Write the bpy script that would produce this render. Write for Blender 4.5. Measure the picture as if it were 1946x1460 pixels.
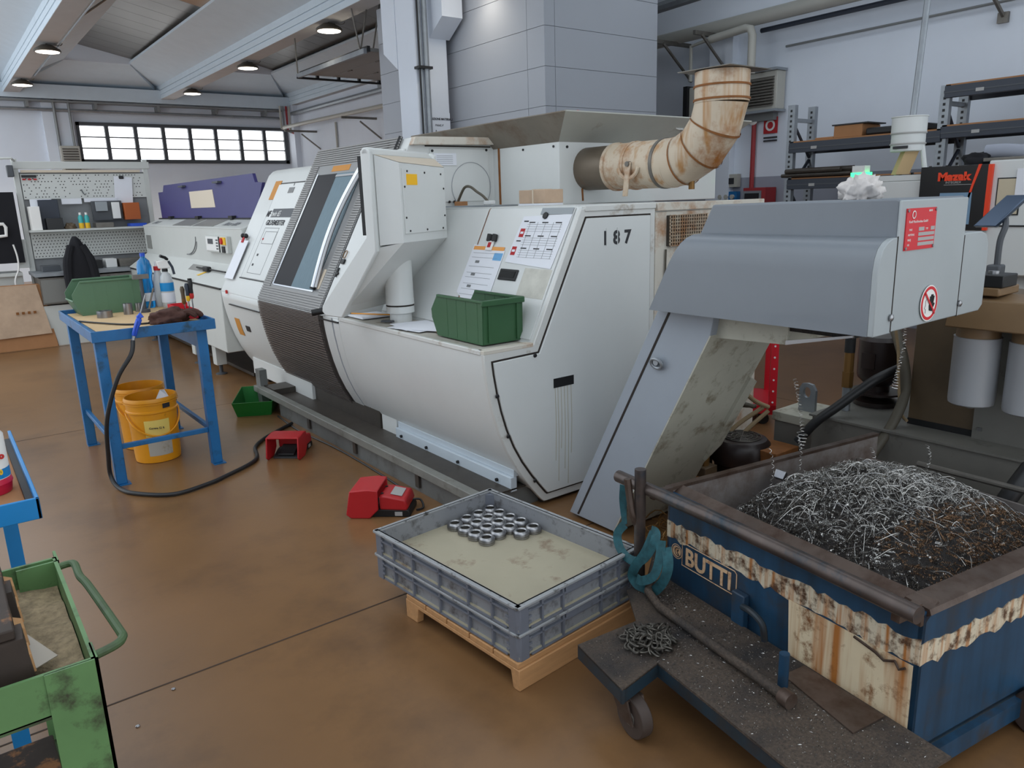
import bpy, bmesh, math, random
from mathutils import Vector, Matrix
random.seed(7)
R = math.radians
PI = math.pi
for o in list(bpy.data.objects):
    bpy.data.objects.remove(o)
SC = bpy.context.scene
COL = SC.collection

# ------------------------------------------------------------------ camera
cam_d = bpy.data.cameras.new('camera')
cam_d.sensor_width = 36.0
cam_d.lens = 1440.0 / 1946.0 * 36.0
cam_d.clip_start = 0.05
cam = bpy.data.objects.new('camera', cam_d)
COL.objects.link(cam)
RX = ((0.79487897, -0.16655229, 0.58346188), (-0.60601381, -0.16998606, 0.77707915), (-0.03024392, -0.97126983, -0.23605133))
cam.matrix_world = Matrix(((RX[0][0], -RX[0][1], -RX[0][2], 0.0),
                           (RX[1][0], -RX[1][1], -RX[1][2], 0.0),
                           (RX[2][0], -RX[2][1], -RX[2][2], 1.6),
                           (0, 0, 0, 1)))
SC.camera = cam

# ------------------------------------------------------------------ world, light, exposure
world = bpy.data.worlds.new('overcast_sky')
SC.world = world
world.use_nodes = True
bg = world.node_tree.nodes['Background']
bg.inputs[0].default_value = (0.87, 0.94, 1.0, 1)
bg.inputs[1].default_value = 1.65
SC.view_settings.view_transform = 'Standard'
SC.view_settings.look = 'None'
SC.view_settings.gamma = 1.0
SC.view_settings.use_curve_mapping = False
SC.view_settings.exposure = 0.0

# ------------------------------------------------------------------ materials
MATS = {}
def lin(c):
    return tuple(((v / 12.92) if v <= 0.04045 else ((v + 0.055) / 1.055) ** 2.4) for v in [x / 255.0 for x in c]) + (1,)
def M(name, col, rough=0.5, metal=0.0, var=0.0, vs=4.0, dirt=None, streak=None, bump=0.0, bs=60.0, spec=0.5, emit=None, estr=1.0, trans=0.0, alpha=1.0, coat=0.0, stretch=None):
    """col/dirt/streak colours are sRGB 0-255. dirt=(col,scale,lo,hi); streak=(col,scale,lo,hi)."""
    m = bpy.data.materials.new(name); m.use_nodes = True
    nt = m.node_tree; N = nt.nodes; L = nt.links
    b = N['Principled BSDF']
    b.inputs['Roughness'].default_value = rough
    b.inputs['Metallic'].default_value = metal
    b.inputs['Specular IOR Level'].default_value = spec
    b.inputs['Coat Weight'].default_value = coat
    b.inputs['Transmission Weight'].default_value = trans
    b.inputs['Alpha'].default_value = alpha
    if emit:
        b.inputs['Emission Color'].default_value = lin(emit); b.inputs['Emission Strength'].default_value = estr
    c = lin(col)
    tc = N.new('ShaderNodeTexCoord')
    cur = None
    def noise(scale, sx=1, sy=1, sz=1, detail=5, rgh=0.6):
        mp = N.new('ShaderNodeMapping'); mp.inputs['Scale'].default_value = (sx, sy, sz)
        L.new(tc.outputs['Object'], mp.inputs['Vector'])
        n = N.new('ShaderNodeTexNoise'); n.inputs['Scale'].default_value = scale
        n.inputs['Detail'].default_value = detail; n.inputs['Roughness'].default_value = rgh
        L.new(mp.outputs[0], n.inputs['Vector'])
        return n
    def ramp(src, lo, hi):
        r = N.new('ShaderNodeMapRange'); r.inputs['From Min'].default_value = lo; r.inputs['From Max'].default_value = hi
        L.new(src, r.inputs['Value']); return r.outputs[0]
    def mix(fac, a, bcol):
        x = N.new('ShaderNodeMix'); x.data_type = 'RGBA'
        L.new(fac, x.inputs['Factor'])
        if isinstance(a, tuple): x.inputs['A'].default_value = a
        else: L.new(a, x.inputs['A'])
        x.inputs['B'].default_value = bcol
        return x.outputs['Result']
    cur = c
    if var > 0:
        st = stretch or (1, 1, 1)
        n = noise(vs, *st)
        d = tuple(max(0, v * (1 - var)) for v in c[:3]) + (1,)
        u = tuple(min(1, v * (1 + var)) for v in c[:3]) + (1,)
        cur = mix(ramp(n.outputs[0], 0.3, 0.7), d, u)
    if streak:
        n = noise(streak[1], 1, 1, 0.06, 3)
        cur = mix(ramp(n.outputs[0], streak[2], streak[3]), cur, lin(streak[0]))
    if dirt:
        n = noise(dirt[1], 1, 1, 1, 8, 0.68)
        cur = mix(ramp(n.outputs[0], dirt[2], dirt[3]), cur, lin(dirt[0]))
    if isinstance(cur, tuple): b.inputs['Base Color'].default_value = cur
    else: L.new(cur, b.inputs['Base Color'])
    if bump > 0:
        n = noise(bs)
        bp = N.new('ShaderNodeBump'); bp.inputs['Strength'].default_value = bump; bp.inputs['Distance'].default_value = 0.01
        L.new(n.outputs[0], bp.inputs['Height']); L.new(bp.outputs[0], b.inputs['Normal'])
    MATS[name] = m
    return m

M('floor', (125, 92, 60), 0.29, var=0.14, vs=0.9, dirt=((90, 66, 46), 1.3, 0.50, 0.78), bump=0.03, bs=25, spec=0.45)
M('joint', (58, 42, 30), 0.8)
M('wall', (216, 222, 232), 0.85, var=0.03, vs=1.2)
M('wall_warm', (200, 190, 180), 0.85, var=0.03)
M('dado', (150, 154, 166), 0.8)
M('concrete', (200, 212, 222), 0.8, var=0.03)
M('soffit', (180, 178, 178), 0.85, var=0.04)
M('roof_metal', (120, 118, 114), 0.35, metal=0.55, var=0.12, vs=0.6)
M('frame_dark', (74, 77, 82), 0.5)
M('window_glow', (255, 255, 255), 0.5, emit=(250, 253, 255), estr=2.6)
M('white_paint', (214, 216, 214), 0.38, var=0.02, vs=3, coat=0.15)
M('white_dirty', (210, 210, 206), 0.4, var=0.03, vs=3, dirt=((140, 116, 84), 5, 0.56, 0.72), coat=0.15)
M('white_rust', (206, 200, 188), 0.5, var=0.05, dirt=((164, 112, 62), 6, 0.50, 0.74))
M('cream_rust', (202, 186, 164), 0.5, var=0.06, dirt=((156, 98, 44), 4.5, 0.50, 0.68), streak=((176, 130, 80), 14, 0.50, 0.68))
M('duct_bare', (116, 104, 90), 0.45, metal=0.4, var=0.1, dirt=((120, 78, 40), 5, 0.55, 0.75))
M('rust', (134, 84, 40), 0.8, var=0.2, vs=20)
M('seam', (38, 30, 24), 0.8)
M('tray_brown_shaded', (120, 112, 100), 0.6, var=0.1, dirt=((92, 66, 44), 3, 0.5, 0.75))  # brown-grey with the shade of the downward flare put into the colour
M('tray_end', (168, 168, 160), 0.55, var=0.05, dirt=((120, 100, 76), 4, 0.6, 0.8))
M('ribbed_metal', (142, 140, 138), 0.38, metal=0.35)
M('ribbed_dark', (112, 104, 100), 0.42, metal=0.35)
M('door_grey', (140, 140, 140), 0.42, metal=0.3)
M('chrome', (215, 217, 220), 0.16, metal=1.0)
M('steel', (160, 160, 162), 0.33, metal=1.0)
M('tray_rim', (150, 152, 154), 0.5, var=0.06, dirt=((60, 56, 54), 20, 0.56, 0.66))
M('screen_dark', (70, 84, 104), 0.2, metal=0.5)
M('steel_dull', (120, 116, 110), 0.5, metal=0.7, var=0.15, vs=12)
M('galv', (150, 155, 160), 0.45, metal=0.6, var=0.1, vs=10)
M('black', (22, 22, 24), 0.5)
M('black_rubber', (24, 24, 26), 0.6)
M('black_gloss', (14, 14, 16), 0.15)
M('orange_label', (196, 132, 50), 0.6)
M('yellow_label', (250, 190, 30), 0.6)
M('paper', (226, 228, 234), 0.8, var=0.02)
M('paper_line', (90, 92, 100), 0.8)
M('paper_red', (176, 34, 40), 0.7)
M('paper_orange', (232, 160, 84), 0.7)
M('paper_blue', (110, 168, 214), 0.7)
M('green_plastic', (52, 92, 58), 0.45, var=0.05)
M('green_plastic_pale', (88, 122, 92), 0.5, var=0.05)
M('green_bright', (22, 108, 40), 0.4)
M('conv_grey_shaded', (120, 126, 133), 0.42, var=0.03, coat=0.1)  # conveyor head grey, darkened for the side faces that get less light
M('conv_grey_lit', (164, 170, 172), 0.45, var=0.03, dirt=((120, 110, 96), 3, 0.66, 0.85))  # same head grey made lighter for the lit near faces, plus dirt
M('conv_under', (178, 176, 162), 0.6, var=0.08, dirt=((104, 88, 62), 9, 0.54, 0.74))
M('conv_beam', (150, 157, 166), 0.5, var=0.03, dirt=((70, 72, 74), 16, 0.70, 0.8))
M('sign_red', (208, 38, 48), 0.45)
M('sign_white', (236, 234, 230), 0.5)
M('sign_grey', (170, 168, 166), 0.5)
M('base_grey', (112, 114, 112), 0.55, var=0.12, vs=4, dirt=((66, 58, 50), 5, 0.50, 0.8))
M('rail_grey', (122, 122, 116), 0.5, var=0.12, vs=6, dirt=((70, 60, 50), 7, 0.55, 0.8))
M('tray_dark', (62, 56, 50), 0.5, var=0.2, vs=9)
M('skirt_blue', (196, 206, 214), 0.4, var=0.03)
M('blue_table', (26, 102, 158), 0.42, var=0.14, vs=6, dirt=((30, 64, 80), 9, 0.54, 0.70))
M('bucket', (228, 152, 24), 0.4, var=0.05, dirt=((130, 84, 30), 8, 0.66, 0.82))
M('bucket_label', (236, 208, 110), 0.5)
M('bucket_label2', (182, 176, 164), 0.5, dirt=((140, 110, 60), 12, 0.5, 0.7))
M('pedal_red', (178, 30, 36), 0.42, var=0.05)
M('tray_plastic', (108, 112, 122), 0.5, var=0.07, vs=5, dirt=((70, 62, 56), 8, 0.62, 0.82))
M('tray_inner', (134, 136, 140), 0.5, var=0.07, dirt=((70, 66, 66), 14, 0.52, 0.70))
M('tray_floor', (168, 160, 138), 0.42, var=0.06, dirt=((112, 82, 60), 7, 0.56, 0.74))
M('chain_steel', (92, 88, 82), 0.4, metal=0.8, var=0.3, vs=60)
M('glue', (196, 194, 184), 0.6, var=0.12, vs=14)
M('ledge_grey', (176, 172, 162), 0.6, var=0.08, dirt=((120, 104, 84), 8, 0.54, 0.7))
M('pallet_wood', (182, 136, 90), 0.7, var=0.12, vs=8, stretch=(1, 8, 8))
M('dark_wood', (54, 42, 34), 0.7, var=0.35, vs=9, dirt=((150, 100, 56), 9, 0.57, 0.64))
M('plastic_film', (164, 154, 140), 0.25)
M('skip_blue', (26, 64, 92), 0.5, var=0.25, vs=4, streak=((18, 46, 66), 14, 0.40, 0.72), dirt=((50, 48, 48), 5, 0.52, 0.72))
M('skip_dark', (26, 46, 58), 0.55, var=0.25, vs=5, dirt=((40, 34, 30), 6, 0.44, 0.66))
M('skip_rust', (88, 74, 66), 0.45, metal=0.4, var=0.25, vs=6, dirt=((62, 42, 30), 9, 0.44, 0.66))
M('skip_inner', (152, 144, 140), 0.4, metal=0.4, var=0.12, vs=3, dirt=((96, 70, 54), 4, 0.44, 0.7))
M('plate_rust', (214, 196, 164), 0.5, var=0.06, streak=((166, 104, 48), 20, 0.46, 0.68), dirt=((120, 74, 36), 13, 0.53, 0.66))
M('band_rust', (206, 194, 170), 0.5, streak=((170, 110, 56), 40, 0.46, 0.66), dirt=((84, 56, 36), 18, 0.47, 0.60))
M('letter', (214, 178, 140), 0.6, dirt=((150, 90, 50), 30, 0.5, 0.7))
M('tube_rust', (84, 74, 70), 0.35, metal=0.5, var=0.25, vs=8, dirt=((36, 54, 66), 5, 0.52, 0.66))
M('swarf_bright', (192, 190, 186), 0.3, metal=0.95)
M('swarf_dark', (92, 86, 80), 0.35, metal=0.9)
M('swarf_brown', (128, 100, 76), 0.4, metal=0.8)
M('swarf_bed', (34, 28, 25), 0.6, var=0.6, vs=70, bump=0.9, bs=110)
M('grit', (74, 62, 52), 0.7, var=0.5, vs=110, dirt=((36, 32, 32), 4, 0.45, 0.65), bump=0.6, bs=160)
M('strap', (30, 78, 86), 0.75, var=0.35, vs=40)
M('caster', (70, 58, 52), 0.6, var=0.2, vs=12)
M("green_cart", (94, 132, 82), 0.5, var=0.12, vs=5, dirt=((54, 56, 40), 9, 0.54, 0.68))
M("green_cart_dark", (70, 92, 58), 0.6, var=0.2, dirt=((48, 44, 34), 6, 0.5, 0.7))
M('sand', (150, 132, 104), 0.8, var=0.35, vs=60, bump=0.5, bs=120)
M('blue_cart', (24, 130, 196), 0.45, var=0.06)
M('tub_red', (196, 30, 62), 0.35)
M('cardboard', (166, 118, 78), 0.8, var=0.06, vs=5)
M('cardboard_pale', (186, 160, 136), 0.8, var=0.12, vs=6)
M('cardboard_tan', (200, 170, 128), 0.8, var=0.05)
M('purple', (50, 46, 104), 0.5, var=0.04)
M('feeder', (196, 198, 194), 0.5, var=0.02)
M('feeder_win', (128, 128, 124), 0.35)
M('bench_grey', (196, 198, 194), 0.5)
M('bench_back', (126, 128, 130), 0.6, var=0.1, vs=5)
M('peg', (204, 206, 202), 0.5)
M('peg_hole', (60, 60, 60), 0.7)
M('cloth_black', (20, 20, 26), 0.9)
M('cloth_brown', (74, 46, 38), 0.9, var=0.2, vs=14, bump=0.3, bs=40)
M('tower', (166, 170, 178), 0.6, var=0.015, vs=1)
M('tower_joint', (146, 150, 156), 0.7)
M('shelf_blue', (48, 54, 66), 0.45)
M('mazak_white', (212, 214, 212), 0.4)
M('mazak_black', (24, 24, 26), 0.3)
M('mazak_orange', (232, 64, 24), 0.4)
M('mazak_beige', (196, 184, 158), 0.5)
M('tank_brown', (92, 76, 56), 0.5, var=0.15, vs=5)
M('tank_grey', (114, 112, 106), 0.55, var=0.12, vs=4, dirt=((60, 54, 46), 7, 0.58, 0.8))
M('filter_white', (176, 178, 182), 0.4, metal=0.2)
M('filter_head', (122, 96, 66), 0.5, var=0.12)
M('motor_dark', (44, 34, 32), 0.35, var=0.2)
M('brass', (130, 96, 52), 0.45, metal=0.6)
M('hose_grey', (84, 78, 66), 0.55)
M('cable_tan', (150, 128, 96), 0.6)
M('hose_black', (30, 30, 32), 0.45)
M('red_cart', (206, 28, 44), 0.4)
M('lamp_glow', (255, 250, 240), 0.5, emit=(255, 246, 230), estr=9)
M('lamp_body', (84, 78, 70), 0.45, metal=0.4)
M('door_panel_grey', (150, 150, 148), 0.6)
M('tan_light', (206, 192, 172), 0.5)
M('glass_dark', (46, 45, 48), 0.35, spec=0.06)
M('glass_blue', (112, 132, 142), 0.4, var=0.14, vs=26, stretch=(1, 8, 0.3), spec=0.08)
M('blue_plastic', (40, 84, 200), 0.4)
M('bottle_blue', (40, 150, 220), 0.12, trans=0.55)
M('bottle_clear', (222, 226, 228), 0.2, trans=0.3)
M('label_blue', (22, 140, 206), 0.5)
M('magenta', (150, 36, 82), 0.8, var=0.15, vs=20)
M('led_green', (40, 255, 110), 0.4, emit=(60, 255, 130), estr=3.0)
M('screen_blue', (120, 150, 176), 0.2)
M('teal', (60, 170, 170), 0.3)
M('orange_box', (176, 92, 44), 0.7)
M('rag_white', (214, 208, 204), 0.85, var=0.08, vs=20)
M('red_plain', (196, 40, 36), 0.5)
M('yellow_plain', (232, 186, 40), 0.5)
M('pipe_white', (176, 174, 166), 0.5)
M('pipe_grey', (130, 132, 132), 0.45, metal=0.3)
M('pipe_red', (150, 40, 44), 0.5)
M('wood_pencil', (222, 150, 50), 0.6)
M('green_dot', (30, 130, 100), 0.6)
M('ink', (44, 44, 48), 0.6)
M('letter_grey', (120, 122, 124), 0.6)
M('letter_white', (228, 228, 226), 0.6)
M('rust_streak', (184, 176, 150), 0.5)
M('skin_magnet', (150, 156, 160), 0.5)

def M_translucent(name, col, fac=0.5):
    m = bpy.data.materials.new(name); m.use_nodes = True
    N = m.node_tree.nodes; L = m.node_tree.links; N.clear()
    out = N.new('ShaderNodeOutputMaterial'); mx = N.new('ShaderNodeMixShader'); d = N.new('ShaderNodeBsdfDiffuse'); t = N.new('ShaderNodeBsdfTranslucent')
    d.inputs[0].default_value = lin(col); t.inputs[0].default_value = lin(col); mx.inputs[0].default_value = fac
    L.new(d.outputs[0], mx.inputs[1]); L.new(t.outputs[0], mx.inputs[2]); L.new(mx.outputs[0], out.inputs[0])
    MATS[name] = m
M_translucent('skylight_sheet', (186, 166, 150), 0.35)
# ------------------------------------------------------------------ geometry helpers
class MB:
    def __init__(self): self.v = []; self.f = []
    def add(self, vs, fs):
        b = len(self.v); self.v += [tuple(p) for p in vs]; self.f += [tuple(i + b for i in q) for q in fs]; return self
    def box(self, x0, x1, y0, y1, z0, z1):
        x0, x1 = min(x0, x1), max(x0, x1); y0, y1 = min(y0, y1), max(y0, y1); z0, z1 = min(z0, z1), max(z0, z1)
        return self.add([(x0, y0, z0), (x1, y0, z0), (x1, y1, z0), (x0, y1, z0), (x0, y0, z1), (x1, y0, z1), (x1, y1, z1), (x0, y1, z1)],
                        [(0, 3, 2, 1), (4, 5, 6, 7), (0, 1, 5, 4), (1, 2, 6, 5), (2, 3, 7, 6), (3, 0, 4, 7)])
    def hexa(self, b, t):
        """b,t: 4 bottom and 4 top points, same winding"""
        return self.add(list(b) + list(t), [(0, 3, 2, 1), (4, 5, 6, 7), (0, 1, 5, 4), (1, 2, 6, 5), (2, 3, 7, 6), (3, 0, 4, 7)])
    def prism(self, pts, axis, a, b):
        n = len(pts)
        def mk(p, c):
            return (c, p[0], p[1]) if axis == 'x' else ((p[0], c, p[1]) if axis == 'y' else (p[0], p[1], c))
        return self.add([mk(p, a) for p in pts] + [mk(p, b) for p in pts],
                        [tuple(range(n - 1, -1, -1)), tuple(range(n, 2 * n))] + [(i, (i + 1) % n, n + (i + 1) % n, n + i) for i in range(n)])
    def sheet(self, pts, axis, a, b, t, closed=False):
        """open profile strip of thickness t (offset along normal), extruded along axis"""
        n = len(pts); off = []
        for i in range(n):
            p = Vector(pts[max(0, i - 1)]); q = Vector(pts[min(n - 1, i + 1)]); d = (q - p).normalized()
            off.append((pts[i][0] - d.y * t, pts[i][1] + d.x * t))
        return self.prism(list(pts) + off[::-1], axis, a, b)
    def plate(self, quad, t):
        """thin plate from 4 (or n) coplanar points, thickened along normal by t"""
        p = [Vector(q) for q in quad]; n = (p[1] - p[0]).cross(p[2] - p[0]).normalized() * t
        k = len(p)
        return self.add(p + [q + n for q in p], [tuple(range(k - 1, -1, -1)), tuple(range(k, 2 * k))] + [(i, (i + 1) % k, k + (i + 1) % k, k + i) for i in range(k)])
    def cyl(self, p0, p1, r0, r1=None, n=16, cap=True):
        r1 = r0 if r1 is None else r1
        p0, p1 = Vector(p0), Vector(p1); d = (p1 - p0).normalized()
        u = d.orthogonal().normalized(); w = d.cross(u)
        vs = []
        for p, r in ((p0, r0), (p1, r1)):
            for i in range(n):
                a = 2 * PI * i / n; vs.append(p + (u * math.cos(a) + w * math.sin(a)) * r)
        fs = [(i, (i + 1) % n, n + (i + 1) % n, n + i) for i in range(n)]
        if cap: fs += [tuple(range(n - 1, -1, -1)), tuple(range(n, 2 * n))]
        return self.add(vs, fs)
    def tube(self, path, r, n=8, cap=True, closed=False):
        P = [Vector(p) for p in path]; m = len(P); vs = []; u = None
        rr = r if isinstance(r, (list, tuple)) else [r] * m
        for i in range(m):
            if closed: d = (P[(i + 1) % m] - P[i - 1])
            else: d = (P[min(m - 1, i + 1)] - P[max(0, i - 1)])
            if d.length < 1e-9: d = Vector((0, 0, 1))
            d.normalize()
            if u is None: u = d.orthogonal().normalized()
            u = (u - d * u.dot(d))
            if u.length < 1e-6: u = d.orthogonal()
            u.normalize(); w = d.cross(u)
            for k in range(n):
                a = 2 * PI * k / n; vs.append(P[i] + (u * math.cos(a) + w * math.sin(a)) * rr[i])
        fs = []
        for i in range(m - 1 if not closed else m):
            j = (i + 1) % m
            for k in range(n):
                fs.append((i * n + k, i * n + (k + 1) % n, j * n + (k + 1) % n, j * n + k))
        if cap and not closed: fs += [tuple(range(n - 1, -1, -1)), tuple(range((m - 1) * n, m * n))]
        return self.add(vs, fs)
    def lathe(self, c, prof, n=24, cap=True):
        vs = []; m = len(prof)
        for r, z in prof:
            for k in range(n):
                a = 2 * PI * k / n; vs.append((c[0] + r * math.cos(a), c[1] + r * math.sin(a), c[2] + z))
        fs = [(i * n + k, i * n + (k + 1) % n, (i + 1) * n + (k + 1) % n, (i + 1) * n + k) for i in range(m - 1) for k in range(n)]
        if cap:
            fs += [tuple(range(n - 1, -1, -1)), tuple(range((m - 1) * n, m * n))]
        return self.add(vs, fs)
    def ball(self, c, r, n=10, m=6, sz=1.0):
        return self.lathe(c, [(max(1e-4, r * math.sin(PI * i / m)), -r * sz * math.cos(PI * i / m)) for i in range(m + 1)], n)
    def xf(self, mat):
        self.v = [tuple(mat @ Vector(p)) for p in self.v]; return self
    def merge(self, other): return self.add(other.v, other.f)
    def mesh(self, name, smooth=35):
        me = bpy.data.meshes.new(name)
        me.from_pydata(self.v, [], self.f)
        bm = bmesh.new(); bm.from_mesh(me)
        bmesh.ops.recalc_face_normals(bm, faces=bm.faces)
        bm.to_mesh(me); bm.free()
        if smooth:
            for p in me.polygons: p.use_smooth = True
            me.set_sharp_from_angle(angle=R(smooth))
        return me
    def build(self, name, mat, parent=None, smooth=35, bevel=0.0, seg=2, local=False, label=None, kind=None):
        o = bpy.data.objects.new(name, self.mesh(name, smooth))
        o.data.materials.append(MATS[mat]); COL.objects.link(o)
        if bevel:
            m = o.modifiers.new('bevel', 'BEVEL'); m.width = bevel; m.segments = seg; m.limit_method = 'ANGLE'; m.angle_limit = R(40)
        attach(o, parent, local)
        if label: o['label'] = label
        if kind: o['kind'] = kind
        return o
def attach(o, parent, local=False):
    if parent is not None:
        o.parent = parent
        if parent.type == 'EMPTY' and not local: o.location = -Vector(parent.location)
def mb(): return MB()
def thing(name, label, cat, loc=(0, 0, 0), group=None, rz=0.0):
    e = bpy.data.objects.new(name, None); COL.objects.link(e)
    e.location = loc; e.rotation_euler = (0, 0, rz); e.empty_display_size = 0.1
    e['label'] = label; e['category'] = cat
    if group: e['group'] = group
    return e
def tag(o, label, cat, group=None):
    o['label'] = label; o['category'] = cat
    if group: o['group'] = group
    return o
def struct(o):
    o['kind'] = 'structure'; return o
def copy_tree(o, parent=None, top=True):
    c = o.copy(); COL.objects.link(c)
    if parent is not None: c.parent = parent
    for ch in list(o.children): copy_tree(ch, c, False)
    return c
def frame_mat(o, xd, yd):
    x = Vector(xd).normalized(); y = Vector(yd); y = (y - x * y.dot(x)).normalized(); z = x.cross(y)
    return Matrix(((x.x, y.x, z.x, o[0]), (x.y, y.y, z.y, o[1]), (x.z, y.z, z.z, o[2]), (0, 0, 0, 1)))
def text(name, s, size, mtx, mat, parent, extrude=0.0008, shear=0.0, align='LEFT', sx=1.0, bold=0.0, local=False):
    cu = bpy.data.curves.new(name, 'FONT'); cu.body = s; cu.size = size; cu.extrude = extrude; cu.shear = shear; cu.align_x = align
    cu.offset = bold; cu.resolution_u = 3
    t = bpy.data.objects.new('tmp_text', cu); COL.objects.link(t)
    dg = bpy.context.evaluated_depsgraph_get()
    me = bpy.data.meshes.new_from_object(t.evaluated_get(dg))
    bpy.data.objects.remove(t)
    me.transform(mtx @ Matrix.Diagonal((sx, 1, 1, 1)))
    o = bpy.data.objects.new(name, me); me.materials.clear(); me.materials.append(MATS[mat]); COL.objects.link(o)
    attach(o, parent, local)
    return o
def bez(p0, p1, p2, p3, n=16):
    out = []
    for i in range(n + 1):
        t = i / n; a = 1 - t
        out.append(tuple(a**3 * p0[k] + 3*a*a*t * p1[k] + 3*a*t*t * p2[k] + t**3 * p3[k] for k in range(3)))
    return out
def spline(pts, n=8):
    """Catmull-Rom through pts"""
    P = [Vector(pts[0])] + [Vector(p) for p in pts] + [Vector(pts[-1])]; out = []
    for i in range(1, len(P) - 2):
        for k in range(n):
            t = k / n; a, b, c, d = P[i-1], P[i], P[i+1], P[i+2]
            out.append(0.5 * ((2*b) + (c - a)*t + (2*a - 5*b + 4*c - d)*t*t + (3*b - a - 3*c + d)*t**3))
    out.append(P[-2]); return out
# ================================================================== setting
FY, BX = 22.2, 9.0
fl = struct(mb().box(-3, BX + 0.2, -4, FY + 0.2, -0.2, 0.0).build('floor', 'floor', smooth=0))
# expansion joints, recessed strips laid flush in the slab
def joint(p, q, w=0.006):
    p, q = Vector(p), Vector(q); d = (q - p).normalized(); n = Vector((-d.y, d.x, 0)) * w / 2
    mb().add([p - n, q - n, q + n, p + n], [(0, 1, 2, 3)]).build('floor_joint', 'joint', fl, smooth=0)
joint((-3, 2.585, 0.0008), (5, 2.62, 0.0008), 0.008); joint((-3, 10.75, 0.0008), (8, 10.85, 0.0008), 0.02)
joint((-3, 6.4, 0.0008), (BX, 6.4, 0.0008)); joint((-0.9, -4, 0.0008), (-0.9, FY, 0.0008)); joint((5.2, -4, 0.0008), (5.2, FY, 0.0008))
# walls
WX0, WX1, WZ0, WZ1 = 3.42, 8.80, 2.82, 3.80
w = mb(); w.box(-3, WX0, FY, FY + 0.2, 0, 6); w.box(WX1, BX + .2, FY, FY + 0.2, 0, 6); w.box(WX0, WX1, FY, FY + 0.2, 0, WZ0); w.box(WX0, WX1, FY, FY + 0.2, WZ1, 6)
wall_far = struct(w.build('wall_far', 'wall', smooth=0))
wall_back = struct(mb().box(BX, BX + 0.2, -4, FY, 0, 6).build('wall_back', 'wall', smooth=0))
mb().box(BX - 0.004, BX, -4, FY, 0, 1.80).build('painted_dado', 'dado', wall_back, smooth=0)
left_light_block = struct(mb().box(-3.2, -3.0, -4, 4.2, 0, 6).build('left_light_block', 'wall', smooth=0))  # unseen wall added to cut the light coming from the left
# wide high window: 8 bays, 3 panes each
wf = mb(); nb = 8; bw = (WX1 - WX0) / nb
wf.box(WX0, WX1, FY - 0.06, FY + 0.1, WZ0, WZ0 + 0.09).box(WX0, WX1, FY - 0.06, FY + 0.1, WZ1 - 0.08, WZ1)
wf.box(WX0, WX0 + 0.07, FY - 0.06, FY + 0.1, WZ0, WZ1).box(WX1 - 0.10, WX1, FY - 0.06, FY + 0.1, WZ0, WZ1)
win = struct(wf.build('window_1', 'frame_dark', smooth=0))
for i in range(nb):
    x0 = WX0 + i * bw
    if i: mb().box(x0 - 0.045, x0 + 0.045, FY - 0.06, FY + 0.08, WZ0 + 0.09, WZ1 - 0.08).build('mullion', 'frame_dark', win, smooth=0)
    for k in (1, 2):
        z = WZ0 + 0.09 + (WZ1 - WZ0 - 0.17) * k / 3
        mb().box(x0 + 0.045, x0 + bw - 0.045, FY - 0.03, FY + 0.06, z - 0.014, z + 0.014).build('glazing_bar', 'frame_dark', win, smooth=0)
    for k in range(3):
        h = (WZ1 - WZ0 - 0.17) / 3; z = WZ0 + 0.09 + h * k
        mb().box(x0 + 0.05, x0 + bw - 0.05, FY + 0.02, FY + 0.03, z + 0.015, z + h - 0.015).build('pane', 'window_glow', win, smooth=0)
# ---- ceiling: three ribbed precast beams with sloping wings, metal roof sheets between them
ceil = struct(mb().box(-9, BX + .2, -8, FY + .2, 5.75, 5.8).build('ceiling', 'roof_metal', smooth=0))
BW = 0.33; ZB = 4.39; ZF = 4.72; ZW = 5.02; WG = 0.86
def beam(x, y0, y1, n, wing=(True, True)):
    g = 0.02
    prof = [(x, ZB), (x, 4.48), (x + g, 4.483), (x + g, 4.497), (x, 4.50), (x, 4.59), (x + g, 4.593), (x + g, 4.607), (x, 4.61), (x, ZF),
            (x - WG, ZW), (x - WG, ZW + 0.05), (x + 0.05, ZF + 0.14), (x + BW - 0.05, ZF + 0.14), (x + BW + WG, ZW + 0.05), (x + BW + WG, ZW), (x + BW, ZF), (x + BW, ZB)]
    b = struct(mb().prism(prof, 'y', y0, y1).build('trim_%d' % n, 'concrete', smooth=0))
    mb().box(x + 0.004, x + BW - 0.004, y0, y1, ZB - 0.004, ZB).build('soffit', 'soffit', b, smooth=0)
    return b
XB = [1.99, 5.41, 8.83]
for i, x in enumerate(XB): beam(x, -4, FY, i + 1)
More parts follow.
